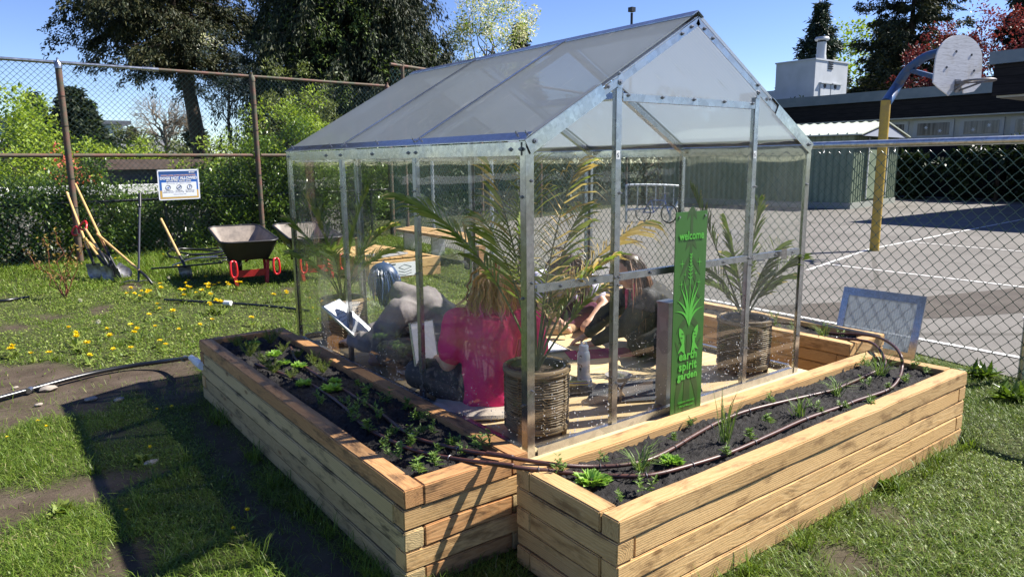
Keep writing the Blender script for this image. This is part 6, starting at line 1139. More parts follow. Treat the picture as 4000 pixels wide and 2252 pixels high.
rc = ctr + bd * .42 + np.array([0, 0, -.30]); MAT['iron'] = plain("bare_iron", (.20, .20, .21), .5, .6, (.14, .12, .11), 9)
MB().tube([rc + bd * math.cos(a) * .225 + bs_ * math.sin(a) * .225 for a in np.linspace(0, 2 * math.pi, 33)[:-1]], .02, 8, closed=True).build("rim", MAT['iron'], bk, smooth=True); m = MB(); m.bar(ctr + bd * .022 + [0, 0, -.30], ctr + bd * .2 + [0, 0, -.30], .05, .12); m.bar(ctr + bd * .03 + [0, 0, -.42] + bs_ * .06, rc - bd * .06 + bs_ * .19, .03, .015); m.bar(ctr + bd * .03 + [0, 0, -.42] - bs_ * .06, rc - bd * .06 - bs_ * .19, .03, .015); m.bar(ctr + bd * .028 + [0, 0, -.46], ctr + bd * .028 + [0, 0, -.24], .14, .012, bs_); m.build("bracket", MAT['iron'], bk)
for x, z in ((-.30, -.05), (-.1, .22), (.28, .18), (.38, -.08)): MB().tube([ctr + bs_ * x + [0, 0, z] + bd * .022, ctr + bs_ * x + [0, 0, z] + bd * .03], .022, 8).build("bolt", MAT['black'], bk)

# ================================================================ bench, bike rack and bike beyond the low fence
bn = thing("wooden_bench", "long low pale plank bench beyond the low fence", "bench", (6.0, 10, 0)); b0, b1, b2 = G(1545, 893, .45), G(1822, 935, .45), G(1690, 866, .45); wv = (b2 - b0) * .42
for k in range(3): o = wv * k / 2.6; MB().prism([b0 + o, b1 + o, b1 + o + wv / 3, b0 + o + wv / 3], (0, 0, -.05)).build("plank", MAT['pale'], bn)
for s in (.08, .5, .93): p = b0 + (b1 - b0) * s; MB().prism([p + wv * .15 - [0, 0, .051], p + (b1 - b0) * .015 + wv * .15 - [0, 0, .051], p + (b1 - b0) * .015 + wv * .95 - [0, 0, .051], p + wv * .95 - [0, 0, .051]], (0, 0, -.399)).build("leg", MAT['rail'], bn)
br = thing("bike_rack", "galvanised tube bike rack standing on the court", "bike rack", (14.5, 11.6, 0)); r0, r1 = G(2445, 868), G(2660, 862); m = MB(); up = lambda p, z: np.array(p) + [0, 0, z]
m.tube(spline([up(r0, 0), up(r0, .6), up(r0, .95), up(r0 + (r1 - r0) * .08, 1.05), up(r1 - (r1 - r0) * .08, 1.0), up(r1, .85), up(r1 - (r1 - r0) * .1, .45), up(r1 - (r1 - r0) * .2, .3), up(r1 - (r1 - r0) * .2, .0)], 50), .035, 8).tube([up(r0, .35), up(r1, .4)], .03, 8); m.build("frame", MAT['rail'], br, smooth=True)
for s in np.linspace(.2, .85, 5): p = r0 + (r1 - r0) * s; MB().tube([up(p, .37), up(p, 1.03)], .02, 6).build("loop", MAT['rail'], br)
bi = thing("bicycle", "small blue bicycle parked at the bike rack", "bicycle", tuple(G(2600, 872))); w1, w2 = G(2612, 872), G(2545, 868); dw = unit(w2 - w1)
for p in (w1, w1 + dw * .85):
    wh = MB().tube([p + [0, 0, .27] + dw * math.cos(a) * .25 + np.array([0, 0, 1]) * math.sin(a) * .25 for a in np.linspace(0, 6.283, 25)[:-1]], .022, 6, closed=True).build("wheel", MAT['black'], bi, smooth=True); m = MB(); [m.tube([p + [0, 0, .27], p + [0, 0, .27] + dw * math.cos(a) * .24 + np.array([0, 0, 1]) * math.sin(a) * .24], .004, 4) for a in np.linspace(0, 6.283, 13)[:-1]]; m.build("spokes", MAT['galv'], wh)
wA, wB = w1 + [0, 0, .27], w1 + dw * .85 + [0, 0, .27]; m = MB(); bbk = w1 + dw * .5 + [0, 0, .28]; st_ = w1 + dw * .6 + [0, 0, .62]; hd = w1 + dw * .15 + [0, 0, .62]
for a_, b_ in ((wB, bbk), (bbk, st_), (st_, wB), (st_, hd), (hd, bbk), (hd, wA), (hd, hd + [0, 0, .18])): m.tube([a_, b_], .018, 7)
m.build("frame", plain("blue_bike_paint", (.03, .07, .25), .35), bi, smooth=True); MB().tube([hd + [0, 0, .18] + np.cross(dw, [0, 0, 1]) * .22, hd + [0, 0, .2], hd + [0, 0, .18] - np.cross(dw, [0, 0, 1]) * .22], .014, 6).build("handlebar", MAT['black'], bi, smooth=True); MB().obox(st_ + [0, 0, .06], dw * .11, np.cross(dw, [0, 0, 1]) * .05, np.array([0, 0, .02])).build("saddle", MAT['black'], bi)
# ================================================================ the removed roof vent leaning on the fence
vp = thing("roof_vent_window", "framed ribbed plastic roof vent leaning against the low fence", "roof vent", (4.45, .55, 0)); q = [np.array([4.51, .93, .54]), np.array([4.50, .20, .55]), np.array([4.36, .20, .012]), np.array([4.37, .93, .012])]
nv = unit(np.cross(q[1] - q[0], q[3] - q[0])); nv = nv if nv[0] < 0 else -nv
def lerp(a, b): return q[0] * (1 - a) * (1 - b) + q[1] * a * (1 - b) + q[2] * a * b + q[3] * (1 - a) * b
def strip(a0, a1, b0, b1, th, mat, nm, off=0.): MB().prism([lerp(a0, b0) + nv * off, lerp(a1, b0) + nv * off, lerp(a1, b1) + nv * off, lerp(a0, b1) + nv * off], nv * th).build(nm, mat, vp)
strip(.03, .97, .03, .97, .008, MAT['twin'], "vent_sheet")
for a in ((0, 1, 0, .13), (0, .085, .131, .90), (.915, 1, .131, .90), (0, 1, .901, 1)): strip(*a, .014, MAT['alu'], "frame", .002)
# ================================================================ garden tools by the tall fence
Z5 = lambda x, y: (250 + x * .5488, 680 + y * .5488)
def seg(pa, pb, da, db): return Dp(*Z5(*pa), da), Dp(*Z5(*pb), db)
def blade(parent, sock, d, face, w, l, mat, pointed=.35):
    """dished shovel blade from the socket along d, open side towards face"""
    d = unit(d); f = unit(face - d * (d @ face)); s = np.cross(d, f); vs = []; nu, nv_ = 9, 9
    for j in range(nv_):
        v = j / (nv_ - 1); hw = w / 2 * (1 if v < .55 else math.sqrt(max(0.0, 1 - ((v - .55) / .45) ** 2)) * (1 - pointed) + pointed * (1 - (v - .55) / .45)); 
        for i in range(nu): u = -1 + 2 * i / (nu - 1); vs.append(sock + d * l * v + s * hw * u + f * (.035 * u * u - .02 + (.02 * (1 - v) if v < .2 else 0)))
    fs = [(j * nu + i, j * nu + i + 1, (j + 1) * nu + i + 1, (j + 1) * nu + i) for j in range(nv_ - 1) for i in range(nu - 1)]; m = MB().add(vs, fs); n = len(vs); m.add([np.array(v) - f * .004 for v in vs], [q[::-1] for q in fs]); return m.build("blade", mat, parent, smooth=True)
def shovel(label, top, end, sock, dt, de, dgrip=False, bw=.22, bl=.28, face=None, bd=None):
    a, b = seg(top, end, dt, de); c = Dp(*Z5(*sock), de - .05); t_ = thing("shovel", label, "shovel", tuple(c * [1, 1, 0]), "garden shovels by the tall fence"); MB().tube(spline([a, a * .5 + b * .5, b], 8), .019, 10).build("handle", MAT['ash'], t_, smooth=True)
    d0 = unit(b - a); MB().tube(spline([b - d0 * .08, b + d0 * .12, c], 10), [.024] * 9 + [.016] if False else .022, 10).build("ferrule", MAT['black'], t_, smooth=True)
    dd = unit(c - b) if bd is None else np.array(bd, float); blade(t_, c - dd * .03, dd, -CF if face is None else np.array(face, float), bw, bl, MAT['steel'])
    if dgrip:
        s = np.cross(d0, CF); s = unit(s); g = a - d0 * .02; MB().tube(spline([g + d0 * .06, g - d0 * .02 + s * .055, g - d0 * .10 + s * .062, g - d0 * .13, g - d0 * .10 - s * .062, g - d0 * .02 - s * .055, g + d0 * .06], 30), .016, 8).build("grip", MAT['red'], t_, smooth=True)
    return t_
shovel("long handled shovel leaning furthest left, its blade facing the view", (20, 130), (182, 560), (216, 648), 11.75, 10.95, bd=(.02, -.10, -1)); shovel("long handled shovel leaning on the rusty post, blade pointing right", (80, 70), (300, 535), (372, 672), 12.1, 11.0, face=(-.5, -.3, 1), bd=(.62, -.42, -.42))
shovel("shovel with an upper red D grip crossing the pile", (150, 385), (262, 562), (322, 660), 11.1, 10.75, True, .17, face=(-.9, -.4, .2), bd=(.12, -.1, -1)); shovel("shovel with a lower red D grip behind the pile", (100, 420), (290, 580), (350, 690), 11.25, 10.9, True, .2, bd=(.1, -.15, -1)); shovel("short shovel under the two red grips", (150, 455), (255, 598), (315, 665), 11.1, 10.8, False, .2, bd=(.0, -.2, -1))
shovel("single shovel standing upright beside the coiled pipe", (690, 318), (838, 610), (862, 665), 11.3, 11.0, False, .2, .26, bd=(.06, -.12, -1))
a, b = seg((236, 425), (550, 697), 11.2, 10.5); c = Dp(*Z5(632, 785), 10.42); fk = thing("garden_fork", "long handled garden fork sloping down to the right", "garden fork", tuple(c * [1, 1, 0])); MB().tube([a, b], .018, 10).build("handle", MAT['ash'], fk, smooth=True); d0 = unit(b - a); MB().tube(spline([b - d0 * .05, b + d0 * .15, c], 10), .02, 8).build("ferrule", MAT['black'], fk, smooth=True)
for k in range(4): MB().tube(spline([c, c + CR * (.02 + .03 * k) + [0, 0, -.02], c + CR * (.10 + .035 * k) - CF * .05 * (k - 1.5) + [0, 0, -.08]], 8), .006, 6).build("tine", MAT['steel'], fk, smooth=True)
a, b = seg((540, 140), (531, 765), 10.9, 10.48); g = seg((540, 140), (541, 232), 10.9, 10.83); b[2] = max(b[2], .03); rk = thing("cultivator", "black handled cultivator standing upright right of the shovels", "cultivator", tuple(b * [1, 1, 0])); MB().tube([a, b], .016, 10).build("shaft", plain("dark_steel_tube", (.09, .09, .10), .25, .6), rk, smooth=True); MB().tube([g[0] + [0, 0, .01], g[1]], .023, 10).build("grip", MAT['black'], rk, smooth=True)
for k in (-1, 1): MB().tube(spline([b, b + CR * .1 * k + [0, 0, .02], b + CR * .26 * k + [0, 0, -.02]], 8), .009, 6).build("tine", MAT['steel'], rk, smooth=True)
# ================================================================ wheelbarrows
def barrow(label, org, ax):
    t_ = thing("wheelbarrow", label, "wheelbarrow", tuple(org), "wheelbarrows"); yv = unit(np.array([ax[0], ax[1], 0.])); xv = np.array([yv[1], -yv[0], 0]); P_ = lambda x, y, z: np.array(org) + xv * x + yv * y + np.array([0, 0, z])
    def ring(w0, w1, ya, yb, za, zb, r, n=7):
        pts = []
        for (cx_, cy_, a0) in ((w1 / 2 - r, yb - r, 0), (-w1 / 2 + r, yb - r, 90), (-w0 / 2 + r, ya + r, 180), (w0 / 2 - r, ya + r, 270)):
            for a in np.linspace(a0, a0 + 90, n): x = cx_ + r * math.cos(R_(a)); y = cy_ + r * math.sin(R_(a)); pts.append(P_(x, y, za + (zb - za) * (y - ya) / (yb - ya)))
        return pts
    rings = [ring(.56, .40, .06, .86, .36, .40, .07), ring(.68, .58, -.02, 1.02, .48, .55, .10), ring(.80, .76, -.10, 1.16, .63, .77, .14)]; inn = [ring(.775, .735, -.085, 1.145, .63, .77, .13), ring(.66, .56, -.005, 1.005, .485, .555, .09), ring(.54, .38, .07, .85, .372, .412, .065)]
    k = len(rings[0]); al = rings + inn; vs = [p for r in al for p in r]; fs = [(i * k + j, i * k + (j + 1) % k, (i + 1) * k + (j + 1) % k, (i + 1) * k + j) for i in range(5) for j in range(k)] + [tuple(range(k))[::-1], tuple(5 * k + j for j in range(k))]
    t = MAT.get('tray')
    if t is None:
        q = NT("black_tray_dusty"); c = q.co(); sp = q.n("ShaderNodeNewGeometry"); dust = q.ramp(q.noise(c, 7, 5, .7), [(.35, (.14, .115, .095)), (.6, (.25, .205, .165)), (.75, (.10, .085, .075))]); MAT['tray_in'] = q.end(q.pbsdf(dust, .55, 0, None, .4)); MAT['tray'] = plain("black_tray", (.012, .011, .011), .45, 0, (.022, .019, .017), 5)
    m = MB().add(vs, fs); m.m = [1 if (3 * k <= i < 5 * k or i == 5 * k + 1) else 0 for i in range(len(fs))]; m.build("tray", [MAT['tray'], MAT['tray_in']], t_, smooth=True)
    MB().tube([p + [0, 0, .004] for p in rings[2]], .016, 8, closed=True).build("rim", MAT['tray'], t_, smooth=True)
    for s in (-1, 1):
        MB().tube(spline([P_(s * .12, 1.02, .22), P_(s * .20, .7, .33), P_(s * .27, .05, .345), P_(s * .29, -.22, .37)], 16), .017, 8).build("frame_bar", MAT['black'], t_, smooth=True)
        g = [P_(s * .29 + dx, -.26 - dy, .36 - dz) for dx, dy, dz in ((0, 0, -.035), (-.035, .02, -.02), (-.045, .03, .07), (-.035, .03, .16), (.0, .03, .19), (.035, .03, .16), (.04, .03, .07), (.03, .02, -.02))]; MB().tube(spline(g + [g[0]], 40), .016, 8).build("grip", MAT['red'], t_, smooth=True)
        MB().bar(P_(s * .25, .06, .34), P_(s * .21, .02, .0), .045, .012, xv).build("leg", MAT['redpaint'], t_); MB().bar(P_(s * .25, .30, .34), P_(s * .21, .06, .012), .04, .01, xv).build("leg_brace", MAT['redpaint'], t_)
    MB().bar(P_(-.235, .045, .17), P_(.235, .045, .17), .10, .008).build("cross_plate", MAT['redpaint'], t_)
    wh = MB().tube([P_(0, 1.08 + math.cos(a) * .15, .19 + math.sin(a) * .15) for a in np.linspace(0, 6.283, 25)[:-1]], .045, 10, closed=True).build("wheel", MAT['black'], t_, smooth=True); MB().tube([P_(-.05, 1.08, .19), P_(.05, 1.08, .19)], .10, 14).build("hub", MAT['redpaint'], wh, smooth=True)
    sp = P_(-.338, .30, .53); sideN = unit(np.cross(yv, P_(-.30, .3, .62) - P_(-.25, .3, .44))); sideN = sideN if sideN @ xv < 0 else -sideN; upS = unit(P_(-.315, .3, .62) - P_(-.255, .3, .44)); Mx = Matrix((Vector(-yv), Vector(upS), Vector(np.cross(-yv, upS)))).transposed().to_4x4(); Mx.translation = Vector(sp + sideN * .012)
    text(t_, "Garant", .085, Mx, MAT['white'], bold=.001); a0 = sp + sideN * .012 + yv * .19; MB().prism([a0 + yv * .04 + upS * .035, a0 - yv * .02 + upS * .035, a0 - yv * .02 - upS * .035, a0 + yv * .04 - upS * .035], sideN * .002).build("emblem", MAT['redpaint'], t_)
    return t_
WB = np.array([1.20, 7.96, 0]); WAX = np.array([.10, 1.0]); barrow("black tray wheelbarrow with red legs and grips, nearest the shovels", WB, WAX); barrow("black wheelbarrow half behind the left corner of the greenhouse", WB + CR * [.86, .86, 0] + np.array([CF[0], CF[1], 0]) * .38, WAX)
# ================================================================ no dogs notice on the fence
ny = ty(1.3) - .045; nt = thing("dog_notice", "blue and white DOGS NOT ALLOWED notice wired to the tall fence", "sign", (1.32, ny, 1.35)); TL, TR, BL = atY(612, 664, ny), atY(774, 660, ny), atY(622, 783, ny); ex = unit(TR - TL); nw = np.linalg.norm(TR - TL); ez = unit(BL - TL); ez = unit(ez - ex * (ex @ ez) * .0); nh = np.linalg.norm(BL - TL); nn = unit(np.cross(ex, ez)); nn = nn if nn[1] < 0 else -nn
S_ = lambda x, y, o=0.: TL + ex * nw * x + ez * nh * y + nn * o
def npan(x0, y0, x1, y1, o, mat, nm, th=.0015): return MB().prism([S_(x0, y0, o), S_(x1, y0, o), S_(x1, y1, o), S_(x0, y1, o)], nn * th).build(nm, mat, nt)
MAT['nblue'] = plain("notice_blue", (.025, .12, .42), .5); MAT['nblue2'] = plain("notice_dark_blue", (.02, .075, .22), .5); MAT['ngold'] = plain("notice_gold", (.62, .38, .09), .5); MAT['nwhite'] = plain("notice_white", (.80, .81, .84), .5); MAT['nsalmon'] = plain("notice_salmon", (.70, .42, .28), .5)
npan(0, 0, 1, 1, 0, MAT['nwhite'], "backing", .006); npan(.035, .05, .965, .68, .0065, MAT['nblue'], "blue_panel"); npan(.035, .05, .965, .14, .0082, MAT['nblue2'], "top_band"); npan(.035, .685, .965, .955, .0065, MAT['ngold'], "gold_panel"); npan(.085, .42, .925, .90, .0085, MAT['nwhite'], "white_panel")
NM = lambda x, y, o=.0105: Matrix((( ex[0], -ez[0], nn[0], S_(x, y, o)[0]), (ex[1], -ez[1], nn[1], S_(x, y, o)[1]), (ex[2], -ez[2], nn[2], S_(x, y, o)[2]), (0, 0, 0, 1)))
text(nt, "SCHOOL ZONE: ACTIVE CHILDREN PLAYING", .033, NM(.5, .19), MAT['nsalmon'], bold=.0012, sx=.92); text(nt, "DOGS NOT ALLOWED", .070, NM(.5, .285), MAT['white'], bold=.0032, sx=.92); npan(.315, .325, .505, .337, .0105, MAT['white'], "underline", .0006); text(nt, "MON-FRI 8AM-5PM", .045, NM(.5, .375), MAT['white'], bold=.0014, space=1.2); text(nt, "Outside of these times", .03, NM(.5, .455), MAT['ink'], space=1.5)
for x, a, b_ in ((.235, "Dogs MUST be", "leashed at all times*"), (.50, "Do not allow", "your dog to dig"), (.755, "Always clean up", "after your dog*")): text(nt, a, .025, NM(x, .70), MAT['ink']); text(nt, b_, .025, NM(x, .745), MAT['ink'])
text(nt, "*Violators may be fined up to $100", .016, NM(.5, .82), MAT['ink']); npan(.76, .075, .80, .115, .0105, MAT['white'], "crest", .0006); npan(.815, .08, .90, .093, .0105, MAT['white'], "crest_bar", .0006); npan(.815, .10, .89, .113, .0105, MAT['white'], "crest_bar", .0006)
for x in (.235, .50, .755):
    m = MB(); c0 = S_(x, .585, .011); m.tube([c0 + ex * math.cos(a) * .042 + ez * math.sin(a) * .042 for a in np.linspace(0, 6.283, 29)[:-1]], .004, 5, closed=True); m.build("ring", MAT['ink'], nt); m = MB()
    if x < .3: dg = [(-.6, -.2), (-.2, .1), (.2, -.05), (.35, -.5), (.75, -.3), (.5, 0), (.4, .6), (.1, .7), (.05, .4), (-.3, .6), (-.5, .3)]
    elif x < .6: dg = [(-.7, .2), (-.3, -.2), (.3, -.2), (.7, -.5), (.7, 0), (.4, .2), (.5, .6), (.2, .5), (.1, .2), (-.3, .3), (-.5, .6)]
    else: dg = [(.0, -.9), (.3, -.8), (.4, -.2), (.15, .1), (.3, .5), (.0, .6), (-.2, .2), (-.1, -.3)]
    m.prism([c0 + ex * .034 * a + ez * .034 * b_ for a, b_ in dg], nn * .001); m.build("pictogram", MAT['nblue'], nt)
    if .4 < x < .6: MB().bar(c0 + (ex - ez) * .029 + nn * .003, c0 - (ex - ez) * .029 + nn * .003, .001, .006, nn).build("slash", MAT['ink'], nt)
for x, y in ((.01, .02), (.99, .02), (.01, .98), (.99, .98)): MB().tube([S_(x, y, -.03), S_(x, y, .012)], .006, 6).build("wire_tie", MAT['black'], nt)
# ================================================================ pipes on the lawn
z4p = zs(0, 1300, .6566); z2p = zs(0, 600, .4827)
pi = thing("irrigation_pipe", "black irrigation pipe crossing the bare earth to the dark timber bed", "pipe", tuple(z4p(700, 210)))
pts = [z4p(-250, 450, .03), z4p(0, 385, .028), z4p(200, 330, .028), z4p(400, 275, .03), z4p(600, 228, .03), z4p(800, 192, .035), z4p(1000, 165, .08), z4p(1140, 146, .17)]; MB().tube(spline(pts, 50), .019, 12).build("pipe", MAT['pipe'], pi, smooth=True); a, b = z4p(1138, 146, .17), np.array([-.69, 2.72, .25]); b = np.array([-.70, 2.98, .26]); MB().tube([a, a * .6 + b * .4, a * .58 + b * .42, b], [.024, .024, .03, .03], 12).build("connector", MAT['white'], pi, smooth=True)
for x, y in ((165, 340), (1090, 152)): p = z4p(x, y, .03 if x < 900 else .14); MB().tube([p + [0, -.02, 0], p + [.02, .02, 0]], .023, 10).build("clamp", MAT['galv'], pi, smooth=True)
p2 = thing("irrigation_pipe", "short black pipe with a white coupling half buried in the grass", "pipe", tuple(z2p(1800, 1205))); MB().tube(spline([z2p(1330, 1180, .03), z2p(1600, 1195, .035), z2p(1850, 1208, .04), z2p(2050, 1222, .035), z2p(2250, 1240, .03), z2p(2500, 1270, .02)], 30), .016, 8).build("pipe", MAT['pipe'], p2, smooth=True); MB().tube([z2p(1815, 1205, .05), z2p(1870, 1208, .05)], .03, 10).build("coupling", MAT['white'], p2, smooth=True); p3 = thing("irrigation_pipe", "black pipe end lying in the grass at the left edge", "pipe", tuple(z2p(50, 1185))); MB().tube(spline([z2p(-200, 1190, .03), z2p(0, 1190, .03), z2p(120, 1175, .03), z2p(235, 1160, .03)], 16), .018, 8).build("pipe", MAT['pipe'], p3, smooth=True)
cl = thing("coiled_pipe", "coiled black and grey pipe in the grass beside the wheelbarrow", "pipe", tuple(z2p(1600, 860)))
cc_ = z2p(1640, 875, 0); m = MB()
for k, (r_, h_) in enumerate(((.62, .10), (.55, .22), (.66, .16), (.50, .06))): m.tube([cc_ + CR * math.cos(a) * r_ * 1.0 * np.array([1, 1, 0]) + np.array([CF[0], CF[1], 0]) * math.sin(a) * r_ * .8 + [.04 * k, 0, h_ + .04 * math.sin(2 * a + k)] for a in np.linspace(0, 6.283, 41)[:-1]], .016, 8, closed=True)
m.build("coil", MAT['pipe'], cl, smooth=True); MB().tube(spline([z2p(1225, 930, .16), z2p(1500, 908, .2), z2p(1800, 880, .26)], 14), .014, 8).build("loose_end", MAT['pipe'], cl, smooth=True); MB().tube(spline([z2p(1400, 905, .1), z2p(1500, 870, .18), z2p(1600, 845, .24), z2p(1760, 835, .27)], 14), .02, 8).build("grey_length", MAT['galv'], cl, smooth=True)
# ================================================================ low timber planter with a printed sheet, tap post
kb = thing("timber_planter", "low pale timber planter with a printed leaflet on its face, beyond the greenhouse", "planter", (3.2, 8, 0))
plank(kb, (2.62, 7.12), (3.84, 7.12), .0, .14, .09, MAT['pale']); plank(kb, (2.62, 7.12), (3.84, 7.12), .141, .14, .09, MAT['pale']); plank(kb, (3.80, 7.17), (3.80, 9.0), .0, .28, .09, MAT['pale']); plank(kb, (2.66, 7.17), (2.66, 9.0), .0, .28, .09, MAT['pale']); plank(kb, (2.62, 9.05), (3.84, 9.05), .0, .28, .09, MAT['pale'])
for k in range(5): plank(kb, (2.72 + .21 * k, 7.2), (2.74 + .21 * k, 9.0), .285, .03, .2, MAT['pale'], "lid_board")
lf = MB().prism([(2.95, 7.068, .035), (3.42, 7.068, .035), (3.42, 7.068, .245), (2.95, 7.068, .245)], (0, .004, 0)).build("leaflet", MAT['paper'], kb); m = MB()
for a, b in (((3.10, .07), (3.10, .17)), ((3.10, .17), (3.20, .21)), ((3.20, .21), (3.32, .17)), ((3.32, .17), (3.32, .08)), ((3.32, .08), (3.2, .05)), ((3.2, .05), (3.10, .07)), ((3.2, .05), (3.2, .13)), ((3.2, .13), (3.10, .17)), ((3.2, .13), (3.32, .17)), ((3.10, .12), (3.2, .09)), ((3.2, .09), (3.32, .12))): m.bar((a[0], 7.066, a[1]), (b[0], 7.066, b[1]), .005, .001)
m.box((2.97, 7.0655, .215), (3.05, 7.0665, .232)); m.build("line_drawing", MAT['ink'], lf)
tag(MB().box((2.70, 7.6, .318), (2.79, 7.69, .60)).build("timber_offcut", MAT['pale']), "short upright timber block standing on the low planter", "timber block"); tag(MB().obox((3.1, 7.45, .335), (.28, .08, 0), (-.05, .16, 0), (0, 0, .012)).obox((3.1, 7.45, .352), (.2, .05, 0), (-.04, .1, 0), (0, 0, .004)).build("plastic_sheet", plain("grey_film", (.38, .38, .40), .25)), "grey plastic sheet lying on the low planter", "sheet")
tp_ = thing("tap_post", "brown wooden tap post with a black hose behind the greenhouse", "tap post", (2.66, 4.25, 0)); MB().box((2.61, 4.2, 0), (2.70, 4.29, .78)).build("post", MAT['brown'], tp_); MB().obox((2.5, 4.22, .62), (.05, 0, 0), (0, .05, 0), (0, 0, .09)).tube([(2.5, 4.2, .66), (2.5, 4.12, .66), (2.5, 4.08, .60)], .02, 8).build("tap_timer", MAT['black'], tp_)
MB().tube(spline([(2.5, 4.1, .58), (2.45, 4.05, .35), (2.2, 4.2, .10), (1.95, 4.4, .05), (2.1, 4.6, .05), (2.5, 4.5, .06), (2.6, 4.2, .06), (2.3, 4.0, .05)], 50), .016, 8).build("hose", MAT['pipe'], tp_, smooth=True)
# ================================================================ dandelions, seed heads, a young red stemmed shrub
yel = [(1040, 1170), (1090, 1185), (1160, 1167), (1180, 1163), (1130, 1200), (1215, 1190), (1225, 1150), (1305, 1165), (1310, 1100), (1450, 1180), (1490, 1205), (1510, 1145), (1550, 1150), (1520, 1105), (1530, 1075), (1630, 1155), (1642, 1163), (1670, 1115), (1700, 1160), (1705, 1125), (1740, 1110), (1770, 1080), (1665, 1055), (1710, 1205), (1200, 1345), (1295, 1285), (1410, 1340), (1700, 1285), (1730, 1295), (1755, 1293), (1800, 1300), (2035, 1385), (1735, 1410), (2310, 1195), (2330, 1188), (2210, 1200), (1915, 1105), (1945, 1105), (1845, 1100), (1260, 862), (1320, 838), (935, 872), (968, 873), (620, 852), (1660, 822), (1685, 800), (1445, 965), (1265, 1435), (1065, 1435), (1445, 990), (1280, 1265), (1500, 1150), (1600, 1160), (1690, 1108), (1860, 1130), (1070, 1165)]
yel4 = [(450, 78), (480, 112), (525, 117), (680, 80), (685, 145), (785, 130), (800, 60), (835, 42), (960, 85), (985, 110), (1075, 25), (300, 157), (205, 175), (95, 138), (75, 150), (530, 185), (50, 645), (235, 550), (285, 595), (900, 722), (1025, 460), (935, 490), (1480, 1122), (1380, 1220), (765, 1092), (410, 12), (1190, 15), (640, 30)]
def flower_mesh(col, seed):
    global npr
    keep = npr; npr = np.random.default_rng(seed); n = 46; d = rdir(n); d[:, 2] = np.abs(d[:, 2]) * .8 + .15; V1, F1 = leaves(np.tile([0, 0, .075], (n, 1)), d, .024 * npr.uniform(.8, 1.1, n), .009, np.array([[0, 0, 1.]])); V2, F2 = leaves(np.array([[0, 0, 0], [.001, 0, 0]]), np.array([[0, 0, 1.], [.02, .02, 1.]]), .078, .004); n3 = 7; d3 = rdir(n3) * [1, 1, 0] + [0, 0, .35]; V3, F3 = leaves(np.zeros((n3, 3)), d3, .075, .02, np.array([[0, 0, 1.]])); npr = keep
    V, F = join([(V1, F1), (V2, F2), (V3, F3)]); return V, F, [0] * n + [1] * (2 + n3)
MAT['yellow'] = leafmat("dandelion_yellow", (.82, .62, .01), (.92, .74, .03), .15, .2, 3); fl_p = []
for i, p in enumerate([z2p(*q) for q in yel] + [z4p(*q) for q in yel4]):
    if len(fl_p) < 4:
        V, F, mi = flower_mesh('y', i); me = bpy.data.meshes.new("dandelion"); me.from_pydata(V.tolist(), [], F.tolist()); me.materials.append(MAT['yellow']); me.materials.append(MAT['weed']); me.polygons.foreach_set("material_index", mi); fl_p.append(me)
    o = bpy.data.objects.new("dandelion", fl_p[i % 4]); COL.objects.link(o); s = rnd.uniform(1.1, 1.8) if p[1] > 4.2 else rnd.uniform(.55, .8); o.location = p - [0, 0, 0.0] ; o.rotation_euler = (rnd.uniform(-.2, .2), rnd.uniform(-.2, .2), rnd.random() * 6); o.scale = (s, s, s * rnd.uniform(.6, 1.2)); tag(o, "yellow dandelion flower in the lawn", "flower", "dandelions in the lawn")
for i, (p, h_) in enumerate(((z2p(20, 905), .16), (z2p(45, 925), .14), (z2p(655, 1235), .08), (z2p(800, 1400), .06), (z2p(1370, 1045), .08))):
    c = p + [0, 0, h_]; V, F = leaves(np.tile(c, (90, 1)), rdir(90), .028, .006); V2, F2 = leaves(p[None], np.array([[0, 0, 1.]]), h_, .005); V, F = join([(V, F), (V2, F2)]); tag(np_mesh("dandelion_clock", V, F, [MAT['blossom'], MAT['weed']], midx=[0] * 90 + [1]), "white dandelion seed head in the grass", "seed head", "dandelion seed heads")
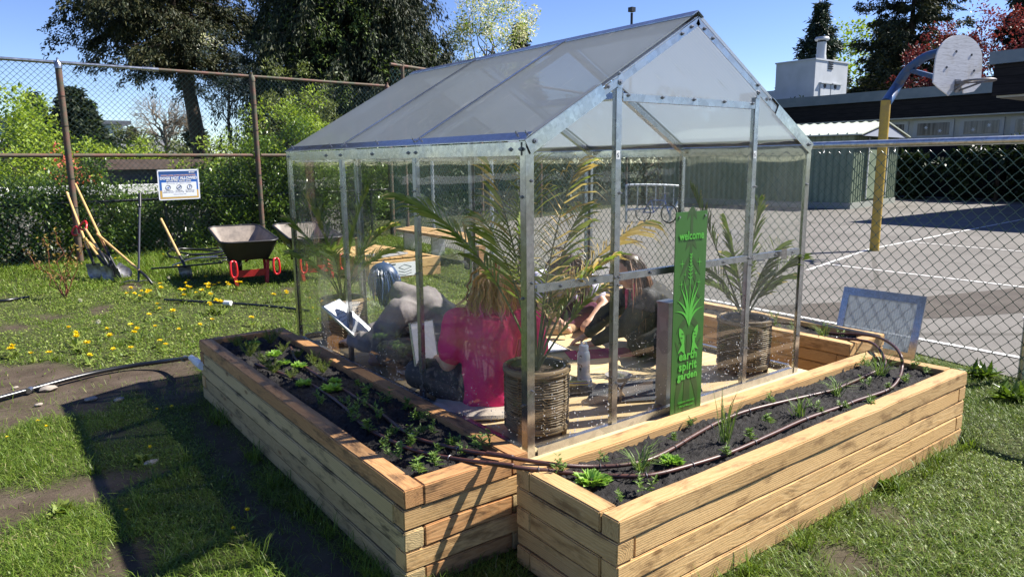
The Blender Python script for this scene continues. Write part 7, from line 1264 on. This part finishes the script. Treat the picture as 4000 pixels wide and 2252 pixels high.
ws = thing("young_shrub", "young thin shrub with red stems and bronze leaves in the grass left of the shovels", "shrub", tuple(G(255, 1165))); wb = G(255, 1165); b = MB(); P = []
for e in ((-.42, .1, .62), (-.2, 0, .80), (-.02, .1, .88), (.18, 0, .66), (.34, .1, .74), (-.3, -.1, .45), (.1, -.1, .50)):
    q = limb(b, wb, wb + CR * e[0] + [0, 0, e[2]], .007, .003, .08); P += [x + rdir(1)[0] * .05 for x in q[3:] for _ in range(9)]
b.build("stems", plain("red_stem", (.20, .06, .03), .7), ws, smooth=True); P = np.array(P); V, F = leaves(P, rdir(len(P)), .045, .022); np_mesh("leaves", V, F, MAT['bronze'], ws)
# broad leaved clumps under the fences
for i, (p, r_, lab) in enumerate(((G(3830, 1470), .22, "leafy dock clump at the foot of the low fence"), (G(3960, 1560), .26, "leafy dock clump at the right edge by the fence post"), (G(3660, 1690), .11, "small leafy clump beside the pale bed"), (G(3470, 1905), .12, "low leafy clump at the foot of the pale bed"), (G(250, 2000), .09, "leafy weed clump on the bare earth in the left foreground"), (G(560, 1800), .08, "small leafy weed clump left of the dark timber bed"))):
    n = 60; d = rdir(n) * [1, 1, .5]; d[:, 2] = np.abs(d[:, 2]) + .25; V, F = leaves(np.tile(p, (n, 1)) + npr.normal(size=(n, 3)) * [r_ * .16, r_ * .16, 0], d, npr.uniform(.4, 1.0, n) * r_ * .85, npr.uniform(.03, .05, n), np.array([[0, 0, 1.]]), .08); tag(np_mesh("weed_clump", V, F, MAT['laurel'] if i < 4 else MAT['weed']), lab, "weed", "leafy weeds in the lawn")
for i, (u, v, s) in enumerate(((150, 1582, .022), (190, 1522, .05), (355, 1562, .035), (465, 1562, .028), (60, 1515, .02), (260, 1480, .018), (590, 1810, .03))):
    p = G(u, v); bmq = MB().sphere(p + [0, 0, s * .25], s, 9, 6, 0, (1.3, .9, .5)); bmq.v = [tuple(np.array(q) + rnd.uniform(-1, 1) * s * .12) for q in bmq.v]; tag(bmq.build("stone", plain("pebble_%d" % i, (.34, .30, .25), .9, 0, (.24, .20, .16), 20), smooth=True), "small pale stone lying on the bare earth", "stone", "stones on the bare earth")
